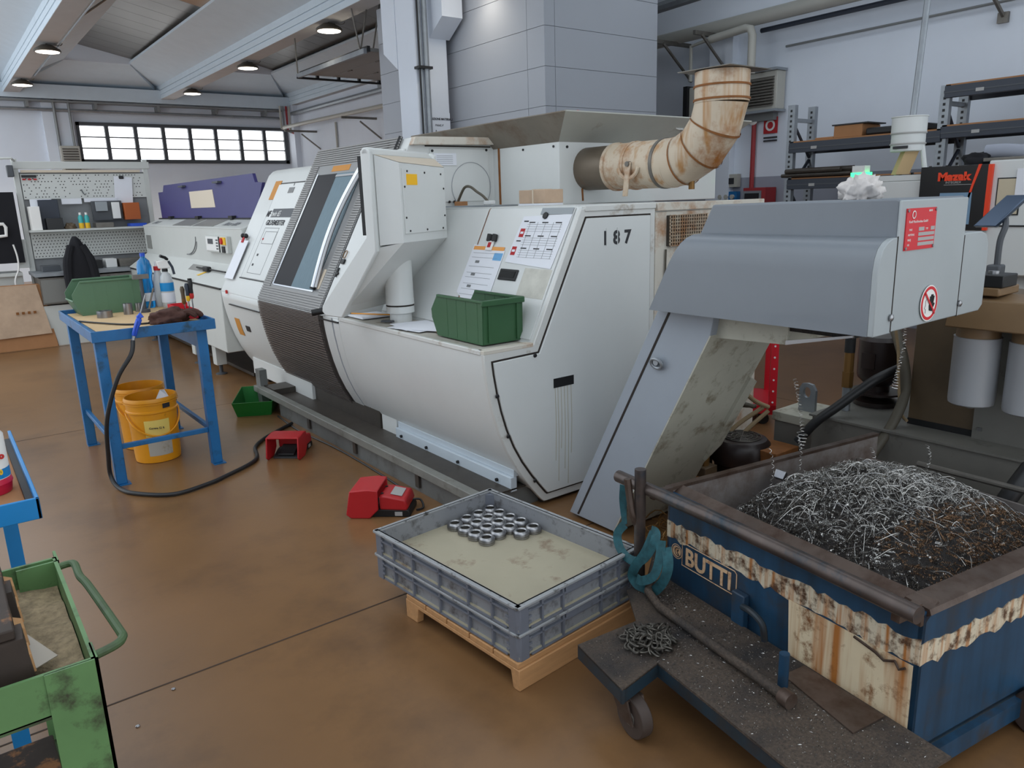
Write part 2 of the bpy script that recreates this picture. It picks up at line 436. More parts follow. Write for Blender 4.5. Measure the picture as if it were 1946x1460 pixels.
# hip panels closing each bay at the far wall, and the roof sheets
k = 6
for a, b_ in ((1.99, 5.41), (5.41, 8.83), (-1.42, 1.99)):
    h = mb()
    xa, xb = a + BW, b_
    h.hexa([(xa, FY, ZF - 0.12), (xb, FY, ZF - 0.12), (xb - WG, FY - 1.4, ZW - 0.02), (xa + WG, FY - 1.4, ZW - 0.02)],
           [(xa, FY, ZF - 0.02), (xb, FY, ZF - 0.02), (xb - WG, FY - 1.4, ZW + 0.03), (xa + WG, FY - 1.4, ZW + 0.03)])
    struct(h.build('trim_%d' % k, 'concrete', smooth=0)); k += 1
    if a < 0: continue
    sky = mb(); r = mb()  # gently rising sheet, eaves on the right
    y0 = 7.0 if a > 0 else 12.0
    n_r = 24
    for j in range(n_r):
        ya = y0 + (FY - 1.35 - y0) * j / n_r; yb = y0 + (FY - 1.35 - y0) * (j + 0.985) / n_r
        if a < 3 and yb < 15.2:
            sky.hexa([(xa + WG - .05, ya, ZW + .42), (xb - WG + .06, ya, ZW + .10), (xb - WG + .06, yb, ZW + .10), (xa + WG - .05, yb, ZW + .42)],
               [(xa + WG - .05, ya, ZW + .43), (xb - WG + .06, ya, ZW + .11), (xb - WG + .06, yb, ZW + .11), (xa + WG - .05, yb, ZW + .43)]); continue
        r.hexa([(xa + WG - .05, ya, ZW + .42), (xb - WG + .06, ya, ZW + .10), (xb - WG + .06, yb, ZW + .10), (xa + WG - .05, yb, ZW + .42)],
               [(xa + WG - .05, ya, ZW + .46), (xb - WG + .06, ya, ZW + .14), (xb - WG + .06, yb, ZW + .14), (xa + WG - .05, yb, ZW + .46)])
    y0 = 15.2 if a < 3 else y0
    if sky.v: struct(sky.build('trim_%d' % (k + 30), 'skylight_sheet', smooth=0))
    r.hexa([(xa + WG - .05, y0, ZW + .455), (xb - WG + .06, y0, ZW + .135), (xb - WG + .06, FY - 1.3, ZW + .135), (xa + WG - .05, FY - 1.3, ZW + .455)],
           [(xa + WG - .05, y0, ZW + .49), (xb - WG + .06, y0, ZW + .17), (xb - WG + .06, FY - 1.3, ZW + .17), (xa + WG - .05, FY - 1.3, ZW + .49)])
    struct(r.build('trim_%d' % k, 'roof_metal', smooth=0)); k += 1
    struct(mb().hexa([(xa + WG - .05, FY - 1.42, ZW - .02), (xb - WG + .06, FY - 1.42, ZW - .02), (xb - WG + .06, FY - 1.38, ZW - .02), (xa + WG - .05, FY - 1.38, ZW - .02)],
                     [(xa + WG - .05, FY - 1.42, ZW + .45), (xb - WG + .06, FY - 1.42, ZW + .14), (xb - WG + .06, FY - 1.38, ZW + .14), (xa + WG - .05, FY - 1.38, ZW + .45)]).build('trim_%d' % k, 'wall', smooth=0)); k += 1
# the roof above the part of the hall behind the camera is left open to let sky light in: the solid lid only covers the seen bays
for o in (ceil,):
    me = mb().box(1.9, BX + .2, 15.2, FY + .2, 5.6, 5.65).box(5.4, BX + .2, 7.0, 15.2, 5.6, 5.65).mesh('ceiling', 0); me.materials.append(MATS['roof_metal']); o.data = me
# eaves ledge, pilasters and cable runs on the far wall
struct(mb().box(-3, BX, FY - 0.35, FY, 4.28, 4.60).build('trim_30', 'concrete', smooth=0))
struct(mb().box(2.72, 3.36, FY - 0.16, FY, 0, 4.28).build('trim_31', 'wall', smooth=0))
struct(mb().box(8.84, BX, FY - 0.5, FY, 0, 4.4).build('trim_32', 'wall', smooth=0))
cab = thing('cable_tray', 'long grey cable tray running above the bright window on the far wall', 'cable tray', (2, FY - .2, 4.1))
mb().box(-4, 8.6, FY - 0.34, FY - 0.16, 4.21, 4.25).build('upper_channel', 'pipe_grey', cab, smooth=0)
mb().cyl((-4, FY - 0.2, 4.04), (8.6, FY - 0.2, 4.04), 0.04, n=8).build('conduit', 'galv', cab)
for x in (1.0, 2.4, 3.85, 5.3, 6.75, 8.1): mb().box(x, x + 0.06, FY - 0.34, FY - .002, 4.08, 4.21).build('bracket', 'pipe_grey', cab, smooth=0)
for x, r in ((2.98, 0.035), (3.3, 0.03)):
    tag(mb().cyl((x, FY - 0.22, 2.9), (x, FY - 0.22, 4.28), r, n=8).build('riser_pipe', 'pipe_grey'), 'thin grey riser pipe on the pilaster %s the bright window' % ('left of' if x < 3.2 else 'right beside'), 'pipe')
# unit heater on the far wall
def heater(lab, loc, w, h, d, face):
    e = thing('unit_heater', lab, 'heater', loc)
    if face == 'y':   # louvres face -y
        mb().box(loc[0], loc[0] + w, loc[1], loc[1] + d, loc[2], loc[2] + h).build('casing', 'pipe_white', e, bevel=0.01)
        n = 9
        for i in range(n):
            z = loc[2] + 0.06 + (h - 0.12) * i / (n - 1)
            mb().hexa([(loc[0] + .04, loc[1] - .03, z - .03), (loc[0] + w - .04, loc[1] - .03, z - .03), (loc[0] + w - .04, loc[1] + .01, z), (loc[0] + .04, loc[1] + .01, z)],
                      [(loc[0] + .04, loc[1] - .03, z - .02), (loc[0] + w - .04, loc[1] - .03, z - .02), (loc[0] + w - .04, loc[1] + .01, z + .01), (loc[0] + .04, loc[1] + .01, z + .01)]).build('louvre', 'steel_dull', e, smooth=0)
    else:
        mb().box(loc[0], loc[0] + d, loc[1], loc[1] + w, loc[2], loc[2] + h).build('casing', 'pipe_white', e, bevel=0.01)
        n = 10
        for i in range(n):
            z = loc[2] + 0.07 + (h - 0.14) * i / (n - 1); y0, y1 = loc[1] + .04, loc[1] + w - .04
            mb().hexa([(loc[0] - .04, y0, z - .03), (loc[0] + .01, y0, z), (loc[0] + .01, y1, z), (loc[0] - .04, y1, z - .03)],
                      [(loc[0] - .04, y0, z - .018), (loc[0] + .01, y0, z + .012), (loc[0] + .01, y1, z + .012), (loc[0] - .04, y1, z - .018)]).build('louvre', 'steel_dull', e, smooth=0)
        mb().box(loc[0] - .05, loc[0] + d, loc[1] - .02, loc[1] + w + .02, loc[2] + h, loc[2] + h + .03).build('flange', 'galv', e, smooth=0); mb().box(loc[0] - .05, loc[0] + d, loc[1] - .02, loc[1] + w + .02, loc[2] - .03, loc[2]).build('flange', 'galv', e, smooth=0)
        mb().box(loc[0] + .1, BX, loc[1] + .1, loc[1] + w - .1, loc[2] - .12, loc[2] - .03).build('bracket', 'pipe_grey', e, smooth=0)
    return e
heater('small louvred heater on the far wall left of the bright window', (2.95, FY - .42, 2.6), .42, .60, .25, 'y')
heater('louvred unit heater on the back wall beside the rusty elbow of the duct', (8.80, 6.0, 2.62), .78, .46, .18, 'x')
e = thing('wall_box', 'pale grey metal box on the back wall right of the tall grey tower', 'box', (8.5, 7.0, 2.5))
mb().box(8.55, 8.98, 6.95, 7.2, 2.58, 3.0).build('casing', 'pipe_white', e, bevel=0.02); mb().box(8.52, 8.98, 7.20, 7.27, 2.56, 3.02).build('back_frame', 'black', e)
# pipes and brackets high on the back wall
def pipe(lab, pts, r, mat, cat='pipe', name='wall_pipe', n=8):
    return tag(mb().tube(pts, r, n).build(name, mat), lab, cat)
pipe('thick pale pipe running along the top of the back wall', [(8.75, -3, 3.78), (8.75, 10.5, 3.70)], 0.085, 'pipe_white', n=12)
pipe('thin dark rail along the back wall below the thick pale pipe', [(8.85, -3, 3.62), (8.85, 6.3, 3.585)], 0.03, 'shelf_blue')
pipe('thin cable conduit lowest along the back wall', [(8.95, -3, 3.43), (8.95, 6.0, 3.36)], 0.014, 'pipe_grey')
pipe('pale pipe bending down the back wall to the louvred heater', [(8.6, 6.9, 3.56), (8.6, 6.35, 3.60), (8.6, 6.28, 3.58), (8.6, 6.25, 3.5), (8.6, 6.25, 3.05)], 0.05, 'pipe_white', n=12)
pipe('thin grey pipe dropping to the pale box on the back wall', [(8.7, 7.3, 3.1), (8.7, 7.3, 3.55), (8.7, 6.9, 3.60)], 0.025, 'pipe_white')
pipe('red fire pipe coming down the back wall to the hose box', [(8.95, 6.42, 2.55), (8.95, 6.42, 1.0)], 0.03, 'pipe_red', n=10)
pipe('galvanised cable channel high under the roof right of the tall grey tower', [(8.3, 5.0, 4.10), (8.3, 9.5, 3.98)], 0.07, 'galv')
for i, y in enumerate((7.55, 6.9)):
    e = thing('pipe_bracket', ('bracket with a diagonal strut under the thick pale pipe, nearer the tall grey tower', 'bracket with a diagonal strut under the thick pale pipe, above the rusty duct')[i], 'bracket', (8.8, y, 3.3))
    mb().box(8.3, BX, y, y + .04, 3.6, 3.65).build('arm', 'steel_dull', e, smooth=0)
    mb().tube([(8.4, y - .02, 3.6), (BX, y - .02, 3.15)], .02, 6).build('strut', 'steel_dull', e)
e = thing('pipe_bracket', 'bracket with a slanting strut at the top right on the back wall', 'bracket', (8.8, 3.9, 3.3))
mb().tube([(8.5, 3.62, 3.62), (8.98, 3.55, 3.24)], .022, 6).build('strut', 'steel_dull', e); mb().box(8.96, BX, 3.5, 3.6, 3.18, 3.28).build('foot_plate', 'steel_dull', e, smooth=0)
# pilaster strips between wall panels
for n, y in ((33, 6.75), (34, 10.2)): struct(mb().box(BX - .12, BX, y, y + .38, 0, 3.6).build('trim_%d' % n, 'wall', smooth=0))
# fire sign, hose box and blue socket board on the back wall
e = thing('fire_sign', 'small red fire hose sign on the white back wall', 'sign', (8.98, 6.1, 2.4))
mb().box(8.975, 8.99, 6.09, 6.29, 2.34, 2.54).build('plate', 'paper_red', e, smooth=0)
mb().lathe((0, 0, 0), [(.07, 0), (.07, .004), (.045, .004), (.045, 0)], 20, False).xf(frame_mat((8.974, 6.19, 2.44), (0, -1, 0), (0, 0, 1))).build('hose_symbol', 'letter_white', e)
mb().box(8.98, 8.99, 6.09, 6.29, 2.28, 2.30).box(8.98, 8.99, 6.09, 6.29, 2.24, 2.26).build('caption', 'ink', e, smooth=0)
e = thing('hose_box', 'red fire hose box with a dark window on the back wall', 'hose box', (8.9, 6.1, 1.2))
mb().box(8.75, 8.98, 6.06, 6.40, 1.15, 1.66).build('cabinet', 'pipe_red', e); mb().box(8.74, 8.75, 6.12, 6.40, 1.2, 1.62).build('frame', 'galv', e, smooth=0); mb().box(8.735, 8.742, 6.15, 6.37, 1.24, 1.59).build('window', 'glass_dark', e, smooth=0)
e = thing('socket_board', 'blue board of power sockets below a grey meter on the back wall', 'socket board', (8.9, 6.7, 1.3))
mb().box(8.9, 8.98, 6.62, 6.95, 1.2, 1.62).build('board', 'blue_table', e); mb().box(8.9, 8.98, 6.62, 6.95, 1.68, 1.85).build('meter', 'pipe_white', e); mb().box(8.89, 8.9, 6.67, 6.9, 1.72, 1.8).build('meter_window', 'ink', e, smooth=0)
for r_ in range(2):
    for c_ in range(3): mb().cyl((8.9, 6.68 + .1 * c_, 1.55 - .13 * r_), (8.87, 6.68 + .1 * c_, 1.55 - .13 * r_), .032, n=12).build('socket', 'pipe_white', e)
# rails and brackets on the back wall seen left of the column
pipe('pale lighting rail on the back wall left of the tall grey tower', [(8.55, 11.6, 3.66), (8.55, 21.8, 3.78)], 0.05, 'pipe_white')
pipe('dark cable channel under the concrete eaves left of the tall grey tower', [(8.86, 11.6, 4.12), (8.86, 21.8, 4.16)], 0.06, 'galv')
for i, y in enumerate((20.5, 17.0, 13.6)):
    tag(mb().box(8.1, BX, y, y + .05, 3.55, 3.6).tube([(8.55, y, 3.5), (8.98, y - .2, 3.1)], .02, 6).build('rail_bracket', 'steel_dull'), ('farthest', 'middle', 'nearest')[i] + ' of three steel brackets under the pale lighting rail', 'bracket', 'rail brackets')
for i, y in enumerate((16.2, 19.2)):
    tag(mb().cyl((BX - .04, y, 0), (BX - .04, y, 3.7), .03, n=8).build('down_pipe', 'pipe_white'), 'thin pale down pipe on the back wall, %s the bright window' % ('farther from' if i == 0 else 'nearer to'), 'pipe')
# ---- column with corbels, tower behind it
col = thing('column', 'white concrete column with flared corbels in front of the tall grey tower', 'column', (5.45, 9.0, 0))
CX0, CX1, CY0, CY1 = 5.22, 5.70, 8.75, 9.2
mb().box(CX0, CX1, CY0, CY1, 0, 4.39).build('shaft', 'wall', col, bevel=0.02)
mb().prism([(CY0, 3.60), (CY0 - .32, 3.80), (CY0 - .32, 4.39), (CY0, 4.39)], 'x', 5.44, 5.74).build('corbel', 'wall', col, smooth=0)
mb().prism([(CY1, 3.28), (CY1 + .35, 3.52), (CY1 + .35, 4.39), (CY1, 4.39)], 'x', CX0, CX1).build('corbel', 'wall', col, smooth=0)
for i, (x, y, r, m_) in enumerate(((5.34, 8.68, .035, 'galv'), (5.24, 8.68, .012, 'black'), (5.28, 8.70, .014, 'galv'))):
    tag(mb().cyl((x, y, 1.7), (x, y, 4.39), r, n=10).build('conduit', m_), ('thick steel conduit running up the white column', 'thin black cable running up the white column', 'thin steel conduit running up the white column')[i], 'pipe')
pc = thing('pipe_clamp', 'dark clamp band around the conduits on the white column', 'clamp', (5.3, 8.7, 3.0))
mb().box(5.20, 5.40, 8.63, 8.75, 3.22, 3.25).build('band', 'black', pc, smooth=0)
# colour coded list printed on the column
lst = thing('colour_code_notice', 'printed list with coloured dots low on the white column', 'notice', (5.5, 8.74, 2.3))
mb().box(5.36, 5.69, 8.742, 8.746, 2.28, 2.72).build('sheet', 'wall', lst, smooth=0)
text('heading', 'POSIZIONE MATERIALI', .036, frame_mat((5.36, 8.738, 2.63), (1, 0, 0), (0, 0, 1)), 'ink', lst, bold=.001)
for i, (c_, t_) in enumerate((('yellow_plain', 'PAHC-F'), ('paper_red', '8'), ('green_dot', 'C422'), ('paper_orange', 'C431'), ('red_plain', ''))):
    z = 2.565 - .072 * i
    mb().cyl((5.385, 8.74, z), (5.385, 8.735, z), .026, n=14).build('dot', c_, lst)
    if t_: text('entry', t_, .036, frame_mat((5.46, 8.738, z - .012), (1, 0, 0), (0, 0, 1)), 'ink', lst)
TX0, TX1, TY0, TY1 = 5.80, 7.62, 6.93, 10.75
tow = thing('storage_tower', 'tall grey panelled storage tower reaching up behind the lathe', 'storage tower', (6.7, 8.8, 0))
mb().box(TX0 + .012, TX1, TY0 + .012, TY1, 0, 4.36).build('core', 'tower_joint', tow, smooth=0)
zs = [0, .55, 1.1, 1.65, 2.2, 2.62, 3.04, 3.46, 3.88, 4.36]
for i in range(len(zs) - 1):
    for (ya, yb) in ((TY0, 7.24), (7.24, 9.0), (9.0, TY1)):
        mb().box(TX0, TX0 + .012, ya + .003, yb - .003, zs[i] + .003, zs[i + 1] - .003).build('panel', 'tower', tow, smooth=0)
    for (xa, xb) in ((TX0, 5.95), (5.95, TX1)):
        mb().box(xa + .003, xb - .003, TY0, TY0 + .012, zs[i] + .003, zs[i + 1] - .003).build('panel', 'tower', tow, smooth=0)
# ---- pendant lamps under the beams
def lamp(lab, x, y, z=4.27, power=0, on_beam=True):
    e = thing('pendant_lamp', lab, 'ceiling lamp', (x, y, z), 'round high bay lamps under the beams')
    mb().lathe((x, y, z), [(.04, .10), (.09, .09), (.19, .03), (.21, 0.0), (.20, -.015)], 24).build('reflector', 'lamp_body', e)
    mb().lathe((x, y, z - .017), [(.001, -.012), (.12, -.010), (.18, 0)], 24, False).build('diffuser', 'lamp_glow', e)
    mb().cyl((x, y, z + .1), (x, y, ZB - .004), .015, n=8).build('stem', 'lamp_body', e)
    mb().tube(bez((x, y, z + .1), (x + .1, y - .1, z + .1), (x + .2, y - .1, z + .05), (x + .22, y - .12, ZB)), .006, 6).build('cable', 'lamp_body', e)
    if power:
        l = bpy.data.lights.new('lamp_light', 'SPOT'); l.energy = power; l.color = (1, .90, .74); l.spot_size = R(120); l.spot_blend = .8; l.shadow_soft_size = .15
        lo = bpy.data.objects.new('lamp_light', l); COL.objects.link(lo); lo.location = (0, 0, -.05); lo.parent = e
lamp('lit round lamp, lower one under the leftmost concrete beam', 2.16, 19.7, power=350)
lamp('lit round lamp, higher one under the leftmost concrete beam', 2.16, 15.6, power=350)
lamp('lit round lamp above the bright window, farthest under the middle beam', 5.57, 19.6, power=350)
lamp('lit round lamp, second from the window under the middle beam', 5.57, 15.7, power=350)
lamp('lit round lamp under the middle beam nearest the white column', 5.57, 11.9, power=200)
lamp('lit round lamp above the storage tower panels, just over the picture edge', 5.52, 7.9, power=32)
# conduit and fittings along the leftmost beam
pipe('thin conduit running along the leftmost concrete beam', [(2.33, 8, 4.36), (2.33, 19, 4.36)], .012, 'galv')
e = thing('roof_strut', 'thin dark strut between the leftmost beam and the roof opening', 'strut', (2.4, 13, 4.4))
mb().tube([(2.36, 13.3, 4.40), (2.9, 12.6, 4.75), (3.02, 12.9, 4.70)], .015, 6).build('rod', 'steel_dull', e); mb().box(3.0, 3.2, 12.2, 12.26, 4.86, 4.90).build('catch', 'black', e)
# ---- overhead sectional door stored flat under the roof
od = thing('overhead_door', 'raised sectional door hanging flat under the roof left of the column', 'overhead door', (5.7, 12, 3.8))
DX0, DX1, DY0, DY1, DZ = 5.55, 7.6, 10.75, 13.3, 3.8
for i in range(4):
    xa = DX0 + .12 + (DX1 - DX0 - .12) * i / 4; xb = DX0 + .12 + (DX1 - DX0 - .12) * (i + 1) / 4
    mb().box(xa + .006, xb - .006, DY0 + .08, DY1 - .1, DZ, DZ + .05).build('panel', 'door_panel_grey', od, smooth=0)
    for yy in (11.4, 12.4): mb().box(xa - .01, xa + .02, yy, yy + .14, DZ - .012, DZ).build('hinge', 'steel_dull', od, smooth=0)
mb().box(DX0, DX0 + .05, DY0, DY1, DZ - .05, DZ + .02).build('rail', 'galv', od, smooth=0)
mb().box(DX0 + .06, DX0 + .11, DY0, DY1, DZ - .02, DZ + .06).build('seal', 'black', od, smooth=0)
mb().box(DX0, DX1, DY1 - .06, DY1, DZ - .06, DZ - .03).build('rail', 'black', od, smooth=0)
for x in (5.9, 6.3, 6.7, 7.1): mb().box(x, x + .04, DY1 - .06, DY1, DZ - .03, DZ + .04).build('clip', 'black', od, smooth=0)
for p, q in (((5.57, 13.28, DZ), (5.57, 13.28, 4.39)), ((5.6, 10.95, DZ), (5.5, 10.95, 4.39)), ((5.6, 10.95, DZ), (5.72, 10.9, 4.39)), ((5.75, 10.85, DZ), (5.95, 10.85, 4.6))):
    mb().cyl(p, q, .012, n=6).build('hanger_rod', 'steel_dull', od)
e = thing('cable_duct', 'perforated grey cable duct bending down to the eaves left of the tower', 'cable duct', (8.6, 14, 4.1))
mb().tube([(8.62, 12.2, 4.95), (8.62, 13.2, 4.35), (8.62, 13.6, 4.2), (8.62, 16, 4.2)], .12, 4).build('duct', 'galv', e)
# ================================================================== lathe
def inset(poly, d):
    """inset a polygon (CCW or CW) by d"""
    n = len(poly); A = sum(poly[i][0] * poly[(i+1) % n][1] - poly[(i+1) % n][0] * poly[i][1] for i in range(n))
    s = 1 if A > 0 else -1; out = []
    for i in range(n):
        p0, p1, p2 = Vector(poly[i-1]), Vector(poly[i]), Vector(poly[(i+1) % n])
        d1 = (p1 - p0).normalized(); d2 = (p2 - p1).normalized()
        n1 = Vector((-d1.y, d1.x)) * s; n2 = Vector((-d2.y, d2.x)) * s
        m = (n1 + n2); m = m / max(0.25, m.length_squared) * 2
        out.append(tuple(p1 + m * d * 0.5 * 1.0) if False else tuple(p1 + m * d))
    return out
LA = thing('lathe', 'large white turning lathe with curved belly, ribbed sliding door and 187 on its end', 'lathe', (2.8, 4.9, 0))
BELLY = [(2.052, .876), (2.055, .82), (2.062, .757), (2.078, .66), (2.10, .562), (2.132, .455), (2.175, .352), (2.228, .255), (2.288, .167), (2.335, .105), (2.385, .043)]
YE = 2.95
low = BELLY + [(2.41, .02), (3.25, .02), (3.25, 1.545), (2.697, 1.545), (2.363, .884)]
def SP(y, z, off=0.0): return (2.05 + (z - .88) * .55 - .876 * off, y, z + .482 * off)
def RP(y, z, off=0.0): return (2.363 + (z - .884) * .4985 - .895 * off, y, z + .446 * off)
def splate(P, y0, y1, z0, z1, t=.006, off=0.0):
    return mb().plate([P(y1, z0, off), P(y0, z0, off), P(y0, z1, off), P(y1, z1, off)], t)
body = BELLY[:-1] + [(2.36, .09), (4.25, .09), (4.25, 1.555), (2.70, 1.555), (2.363, .884)]
mb().prism(body, 'y', YE + .02, 4.60).build('body', 'white_paint', LA, bevel=.006)
# rim around the end, dark joint, end panel
rim = low
mb().prism(rim, 'y', YE + .004, YE + .03).build('end_rim', 'white_dirty', LA, bevel=.004)
mb().prism(inset(low, .040), 'y', YE + .001, YE + .006).build('end_joint', 'seam', LA, smooth=0)
ep = mb().prism(inset(low, .049), 'y', YE - .008, YE + .004).build('end_panel', 'white_paint', LA, bevel=.003)
for x, z in ((2.36, .83), (2.115, .66), (2.175, .44), (2.34, .16)): mb().cyl((x, YE - .009, z), (x, YE - .016, z), .012, .008, n=10).build('screw', 'black', ep)
# stencilled number: 187
mt = frame_mat((2.826, YE - .009, 1.356), (1, 0, 0), (0, 0, 1))
for i_, c_ in enumerate('187'): text('stencil_digit', c_, .098, frame_mat((2.830 + .083 * i_, YE - .009, 1.356), (1, 0, 0), (0, 0, 1)), 'ink', ep, bold=.0035, sx=1.0)
for x in (2.862, 2.9435): mb().box(x - .0022, x + .0022, YE - .0115, YE - .009, 1.35, 1.44).build('stencil_gap', 'white_paint', ep, smooth=0)
mb().box(2.48, 2.62, YE - .010, YE - .008, .637, .687).build('type_plate', 'black', ep, smooth=0)
for i, x in enumerate((2.49, 2.508, 2.53, 2.553, 2.575, 2.60)):
    l_ = (.40, .52, .34, .46, .55, .38)[i]
    mb().tube([(x, YE - .0085, .637), (x + .004, YE - .0085, .637 - l_ * .5), (x - .003, YE - .0085, .637 - l_)], .0016, 4).build('drip_stain', 'rust_streak', ep)
# right-hand side of the end: rusty service bay with a wire grille
mb().box(3.262, 4.25, YE + .01, YE + .05, .05, 1.51).build('service_bay', 'white_rust', LA, bevel=.004)
mb().box(3.262, 4.25, YE - .004, YE + .06, 1.515, 1.56).build('bay_lintel', 'white_rust', LA, bevel=.004)
mb().box(2.72, 3.25, YE - .004, YE + .05, 1.53, 1.56).build('top_rail', 'white_dirty', LA, bevel=.004)
gr = mb().box(3.352, 3.68, YE - .012, YE + .01, 1.318, 1.488).build('grille_box', 'tray_dark', LA, smooth=0)
g = mb()
for i in range(17): g.box(3.352 + i * .02, 3.356 + i * .02, YE - .02, YE - .013, 1.315, 1.49)
for i in range(10): g.box(3.352, 3.68, YE - .02, YE - .013, 1.316 + i * .019, 1.320 + i * .019)
g.build('wire_grille', 'cream_rust', gr, smooth=0, kind='stuff')
mb().tube([(3.34, YE - .0, 1.30), (3.335, YE - .0, 1.10), (3.345, YE, 1.05)], .006, 6).build('cable', 'hose_grey', LA)
# ledge plates
mb().box(2.07, 2.36, YE + .07, 4.58, .878, .886).build('ledge_mat', 'ledge_grey', LA, smooth=0)
mb().box(2.052, 2.36, YE + .003, YE + .06, .872, .893).build('ledge_lip', 'white_rust', LA, bevel=.003)
mb().box(2.048, 2.072, YE + .03, 4.58, .868, .893).build('ledge_lip', 'white_dirty', LA, bevel=.004)
# belly seam strip and rounded belly panels
mb().sheet([(x - .004, z) for x, z in BELLY[:-1]], 'y', 4.70, 4.83, .004).build('belly_trim', 'white_paint', LA)
mb().sheet([(x - .0015, z) for x, z in BELLY[:-1]], 'y', 4.688, 4.70, .002).build('belly_joint', 'tower_joint', LA)
mb().sheet([(x - .003, z) for x, z in BELLY[:-1]], 'y', 4.835, 4.885, .004).build('belly_gap', 'seam', LA)
# recessed sloping panels
mb().sheet([(2.363, .886), (2.699, 1.553)], 'y', 3.742, 3.752, .003).build('panel_joint', 'rust', LA)
pn = splate(RP, 2.99, 3.74, .90, 1.55, .006).build('sloping_panel', 'white_paint', LA, bevel=.002)
splate(RP, 3.755, 4.59, .90, 1.55, .006).build('sloping_panel', 'white_paint', LA, bevel=.002)
# pull handle recess
hd = splate(RP, 3.268, 3.43, 1.168, 1.226, .008, .006).build('pull_handle', 'black', LA, bevel=.004)
splate(RP, 3.285, 3.413, 1.182, 1.214, .002, .014).build('recess', 'black_gloss', hd, smooth=0)
splate(RP, 3.0, 3.225, 1.095, 1.24, .0008, .006).build('glue_mark', 'glue', pn, smooth=0)
# deep top and upper box
mb().box(2.70, 3.40, 3.0, 4.6, 1.553, 1.562).build('top_plate', 'white_paint', LA, smooth=0)
XB_, YB_ = 3.35, 3.88
ub = mb().box(XB_, 4.95, YB_, 5.6, 1.56, 1.965).build('upper_housing', 'white_paint', LA, bevel=.006)
for y in (3.93, 4.25): mb().cyl((XB_ + .001, y, 1.93), (XB_ - .006, y, 1.93), .008, n=8).build('screw', 'black', ub)
for x in (3.42, 3.75): mb().cyl((x, YB_ + .001, 1.925), (x, YB_ - .006, 1.925), .009, n=8).build('screw', 'black', ub)
mb().tube([(3.55, YB_ - .002, 1.66), (3.556, YB_ - .002, 1.58)], .007, 6).build('rust_run', 'rust', ub)
mb().box(XB_ - .004, XB_ + .002, YB_ + .64, YB_ + .66, 1.57, 1.97).build('joint', 'rust', ub, smooth=0)
# flared chip tray on top
def flare(pts_b, pts_t, t=.012):
    m = mb()
    m.hexa([pts_b[0], pts_b[1], (pts_b[1][0] , pts_b[1][1], pts_b[1][2] + t), (pts_b[0][0], pts_b[0][1], pts_b[0][2] + t)],
           [pts_t[0], pts_t[1], (pts_t[1][0], pts_t[1][1], pts_t[1][2] + .002), (pts_t[0][0], pts_t[0][1], pts_t[0][2] + .002)]); return m
b4 = [(XB_, YB_, 1.955), (XB_, 5.5, 1.955), (4.95, 5.5, 1.955), (4.95, YB_, 1.955)]
t4 = [(3.20, 3.64, 2.112), (3.20, 5.5, 2.112), (5.05, 5.5, 2.112), (5.05, 3.64, 2.112)]
def skirt(b0, b1, t0, t1, name, mat):
    d = .01
    n = (Vector(b1) - Vector(b0)).cross(Vector(t0) - Vector(b0)).normalized() * d
    mb().hexa([Vector(b0), Vector(b1), Vector(b1) + n, Vector(b0) + n], [Vector(t0), Vector(t1), Vector(t1) + n, Vector(t0) + n]).build(name, mat, LA, smooth=0)
skirt(b4[0], b4[1], t4[0], t4[1], 'tray_side', 'tray_brown_shaded')
skirt(b4[3], b4[0], t4[3], t4[0], 'tray_end', 'tray_end')
skirt(b4[2], b4[3], t4[2], t4[3], 'tray_side', 'tray_brown_shaded')
mb().box(XB_, 4.95, YB_, 5.5, 1.966, 1.975).build('tray_floor', 'tray_brown_shaded', LA, smooth=0)
text('maker_name', 'GILDEMEISTER', .06, frame_mat((4.30, 3.715, 2.045), (1, 0, 0), (0, .83, .55)), 'letter_white', LA, extrude=.003, bold=.002)
mb().lathe((0, 0, 0), [(.045, -.012), (.058, 0), (.045, .012), (.03, 0), (.045, -.012)], 18, False).xf(frame_mat((3.72, 4.1, 2.13), (1, 0, .2), (0, 0, 1))).build('lifting_eye', 'red_plain', LA)
# door section body with its end wall above the recess
dsec = BELLY[:-1] + [(2.36, .09), (3.9, .09), (3.9, 2.025), (2.683, 2.025), (2.05, .88)]
mb().prism(dsec, 'y', 4.60, 6.10).build('door_section', 'white_paint', LA, bevel=.005)
# end wall details
mb().prism([(2.73, 1.60), (3.30, 1.60), (3.30, 1.955), (2.82, 1.955)], 'y', 4.590, 4.60).build('end_wall_panel', 'white_paint', LA, bevel=.002)
mb().box(2.78, 3.32, 4.588, 4.60, 1.968, 1.976).build('joint', 'seam', LA, smooth=0)
mb().prism([(2.685, 2.027), (2.66, 1.975), (3.34, 1.985), (3.34, 2.035)], 'y', 4.55, 4.62).build('top_edge', 'white_rust', LA, bevel=.003)
for x, z in ((2.83, 1.94), (3.28, 1.95), (2.95, 1.60), (2.99, 1.60)): mb().cyl((x, 4.591, z), (x, 4.584, z), .009, n=8).build('screw', 'black', LA)
mb().lathe((0, 0, 0), [(.165, 0), (.168, .002), (.165, .004)], 36, False).xf(frame_mat((3.14, 4.589, 1.70), (1, 0, 0), (0, 0, 1))).build('round_cover', 'tower_joint', LA)
